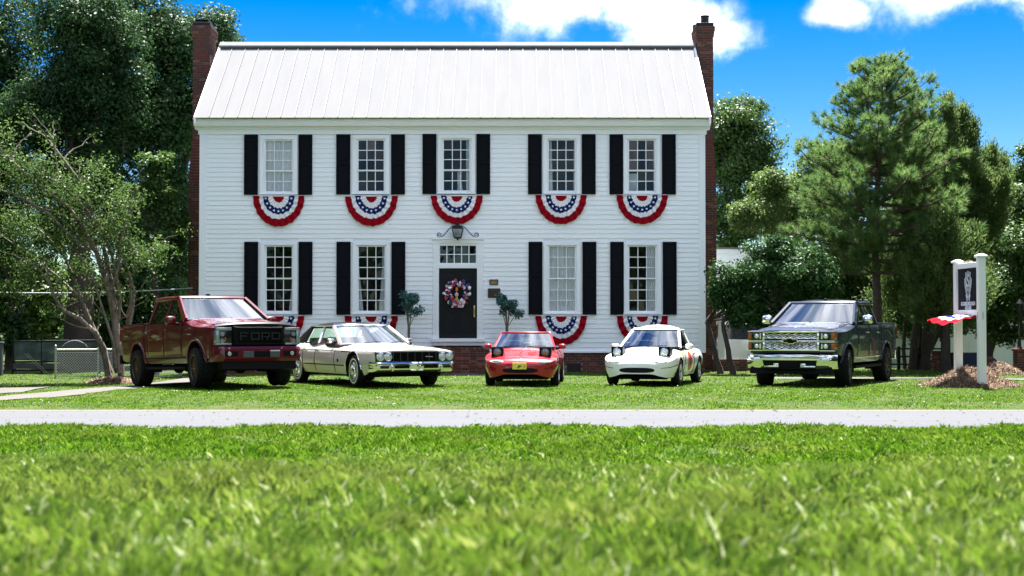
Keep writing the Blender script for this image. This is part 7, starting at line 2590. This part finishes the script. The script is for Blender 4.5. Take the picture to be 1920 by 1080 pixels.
# ------------------------------------------------------------------ grass
GB = leaf_mat('bank_grass_blade', (.032, .082, .011), (.102, .188, .018), (.215, .280, .062), .45, .3, .5, wscale=.8, c4=(.38, .43, .26), dry=.28)
GM = leaf_mat('grass_blade', (.026, .090, .006), (.068, .168, .008), (.150, .245, .026), .45, .5, .08, wscale=.9, c4=(.30, .33, .18), dry=.3)
GRASS_DRY2 = (.30, .24, .11)
def blades(n, yr_, dens_fn, hgt, wid, seed, xmargin=1.4, lean=.55, segs=2, pl=.035):
    n, xmargin = int(n * 1.22), xmargin + 2.0
    g_ = np.random.default_rng(seed)
    y = yr_[0] + (yr_[1] - yr_[0]) * g_.random(n * 3)
    half = y * (960 / FPX) + xmargin
    x = (g_.random(n * 3) * 2 - 1) * (yr_[1] * 960 / FPX + xmargin)
    keep = (np.abs(x) < half)
    x, y = x[keep][:n], y[keep][:n]
    k = dens_fn(x, y)
    sel = g_.random(len(x)) < k
    x, y = x[sel], y[sel]
    n = len(x)
    z = terrain(x, y)
    a = g_.random(n) * 6.283
    h = hgt * g_.uniform(.4, 1.25, n) * (.8 + .28 * np.sin(x * 1.9 + 1) * np.sin(y * 1.3 + .5) + .35 * np.sin(x * 8 + 2 * np.sin(y * 5)) * np.sin(y * 7.3 + np.sin(x * 6)))
    ln = lean * g_.uniform(.1, 1.5, n) * h
    dx, dy = np.cos(a) * ln, np.sin(a) * ln
    w_ = wid * g_.uniform(.7, 1.4, n)
    b = a + g_.uniform(.6, 2.5, n)
    sx, sy = np.cos(b) * w_ / 2, np.sin(b) * w_ / 2
    V = np.empty((n, 4, 3))
    V[:, 0] = np.stack([x - sx, y - sy, z - .008], -1)
    V[:, 1] = np.stack([x + sx, y + sy, z - .008], -1)
    V[:, 2] = np.stack([x + dx * .42 + sx * .75, y + dy * .42 + sy * .75, z + h * .62], -1)
    V[:, 3] = np.stack([x + dx, y + dy, z + h * (1 - .35 * np.minimum(1, ln / h) ** 2)], -1)
    F = np.empty((n, 2, 3), int)
    o = np.arange(n) * 4
    F[:, 0] = np.stack([o, o + 1, o + 2], -1)
    F[:, 1] = np.stack([o, o + 2, o + 3], -1)
    tone = np.clip(g_.normal(.40, .20, n) + .10 * np.sin(x * 3.1 + y * 1.7) * np.sin(y * 2.9 - x), 0, .86)
    pale = g_.random(n) < pl  # a few blades in straw-pale tones, with glints painted into the colour
    tone[pale] = g_.uniform(.88, 1, pale.sum())
    return V.reshape(-1, 3), F.reshape(-1, 3), np.repeat(tone, 2)
def inside_poly(x, y, poly):
    c = np.zeros(len(x), bool)
    n = len(poly)
    for i in range(n):
        x0, y0 = poly[i]; x1, y1 = poly[(i + 1) % n]
        if y0 == y1: continue
        hit = ((y0 > y) != (y1 > y)) & (x < (x1 - x0) * (y - y0) / (y1 - y0) + x0)
        c ^= hit
    return c
PAVED = [DRIVE_N + DRIVE_F[::-1], DRIVE2_N + DRIVE2_F[::-1], [(-4.0, 40.2), (-.65, 40.2), (-.65, 41.2), (-4, 41.2)], [(6.2, 37.3), (11.2, 37.3), (13.2, 36), (16, 34.5), (17, 35.4), (13.5, 36.9), (11.3, 38.2), (6.2, 38.2)]]
def yard(x, y):
    k = np.ones(len(x))
    for p_ in PAVED: k[inside_poly(x, y, p_)] = 0
    k[(np.abs(x - pc.x) / 1.05) ** 2 + ((y - 32.9) / 1.3) ** 2 < 1] = 0
    k[(y > 41.6) & (x > -3.4) & (x < -.2)] = 0
    k[(y > 42.9) & (x > XL - .8) & (x < XR_ + .8)] = 0
    f = .5 + .5 * np.sin(x * .7 + 1.3 * np.sin(y * .5)) * np.sin(y * .8 + np.sin(x * .4))
    return k * (.62 + .38 * f)
def tuft(x, y):
    f = np.sin(x * 9 + 2 * np.sin(y * 4.1)) * np.sin(y * 8.3 + 2 * np.sin(x * 5.2)) + .6 * np.sin(x * 2.1 + y) * np.sin(y * 2.7 - x * .8)
    return np.clip(.60 + .52 * f, .05, 1)
parts_ = [blades(300000, (11.3, 20.36), tuft, .085, .0085, 3, 1.6, .65),
          blades(1300, (19.9, 20.42), lambda x, y: .5 + .5 * np.sin(x * 3.3) * np.sin(x * 1.1), .105, .008, 6, 1.6, .8),
          blades(190000, (24.74, 34), yard, .034, .013, 4, 2.0, .8), blades(90000, (34, 47), yard, .038, .018, 5, 2.0, .8)]
def lay(name, parts_, m, label):
    Vs, Fs, Ts = [], [], []
    o_ = 0
    for V, F, T in parts_:
        Vs.append(V); Fs.append(F + o_); Ts.append(T); o_ += len(V)
    tag(link(name, fast_mesh(name, np.concatenate(Vs), np.concatenate(Fs), m, np.concatenate(Ts))), label, 'grass', kind='stuff')
lay('grass', parts_, GM, 'bright green grass blades covering the verge and the front yard')
lay('bank_grass', [blades(170000, (3.6, 8.5), tuft, .115, .0068, 1, .9, .55, pl=.05), blades(150000, (8.5, 11.4), tuft, .085, .0070, 2, 1.2, .6, pl=.04)], GB, 'duller long grass on the near bank at the bottom of the picture')
# pale clover heads and dry straw lying in the lawn
# grit and clippings on the road
g_ = np.random.default_rng(31)
mb = MB()
for k in range(420):
    a, b = g_.uniform(-11, 11), 20.4 + 4.2 * g_.random() ** 1.6
    s_ = g_.uniform(.006, .02); e_ = g_.uniform(.6, 2.2); z = .012 + .018 * max(0, 1 - abs(b - 22.5) / 2.2)
    mb.add([(a - s_ * e_, b, z), (a, b - s_, z), (a + s_ * e_, b, z), (a, b + s_, z), (a, b, z + s_ * .8)], [(0, 1, 4), (1, 2, 4), (2, 3, 4), (3, 0, 4)])
tag(mb.build('road_grit', mat('grit', (.10, .09, .075), .9, var=1, vscale=3, var2=(.03, .04, .015)), fix=False), 'scattered grit and grass clippings on the pale road', 'grit', kind='stuff')
# woods across the road behind the photographer: they show only as reflections in paint and glass
g_ = np.random.default_rng(99)
C = []
for k in range(420):
    a = g_.uniform(-2.6, 2.6)
    rad = g_.uniform(46, 62)
    C.append((math.sin(a) * rad * 1.15, -math.cos(a) * rad * .75 + 4, g_.uniform(.3, 11.0) - 1.2))
C = np.array(C)
side = []
for k in range(300):
    y_ = g_.uniform(18, 72)
    x_ = .345 * y_ + 5.5 + abs(g_.normal()) * 6
    side.append((x_ * g_.choice((-1, 1)), y_, g_.uniform(.2, 10.5) - .8))
for k in range(150): side.append((g_.uniform(-48, 48), g_.uniform(84, 96), g_.uniform(-1, 4.5)))
C = np.concatenate([C[C[:, 1] < 20], np.array(side)])
keepw = C[:, 1] < 99
tag(leaf_cloud('woods', C[keepw], 110, 2.6, .95, LM['oak'], None, asp=.7, seed=98), 'distant woods behind the viewpoint across the road', 'woods', kind='stuff')
# pale clover heads and dry straw lying in the lawn
g_ = np.random.default_rng(12)
n = 420
x = g_.uniform(-11, 11, n); y = g_.uniform(25.2, 40, n)
cl = np.sin(x * 1.1 + 2) * np.sin(y * .9) > .15
k = (yard(x, y) > 0) & cl
x, y = x[k][:150], y[k][:150]
mb = MB()
for a, b in zip(x, y):
    z = float(terrain(a, b)) + .035
    s_ = random.uniform(.010, .018)
    mb.add([(a - s_, b, z), (a, b - s_, z), (a + s_, b, z), (a, b + s_, z), (a, b, z + s_), (a, b, z - s_)], [(0, 1, 4), (1, 2, 4), (2, 3, 4), (3, 0, 4), (1, 0, 5), (2, 1, 5), (3, 2, 5), (0, 3, 5)])
tag(mb.build('clover_heads', mat('clover_white', (.42, .44, .36), .8), fix=False), 'small white clover heads dotted over the front lawn', 'clover', kind='stuff')
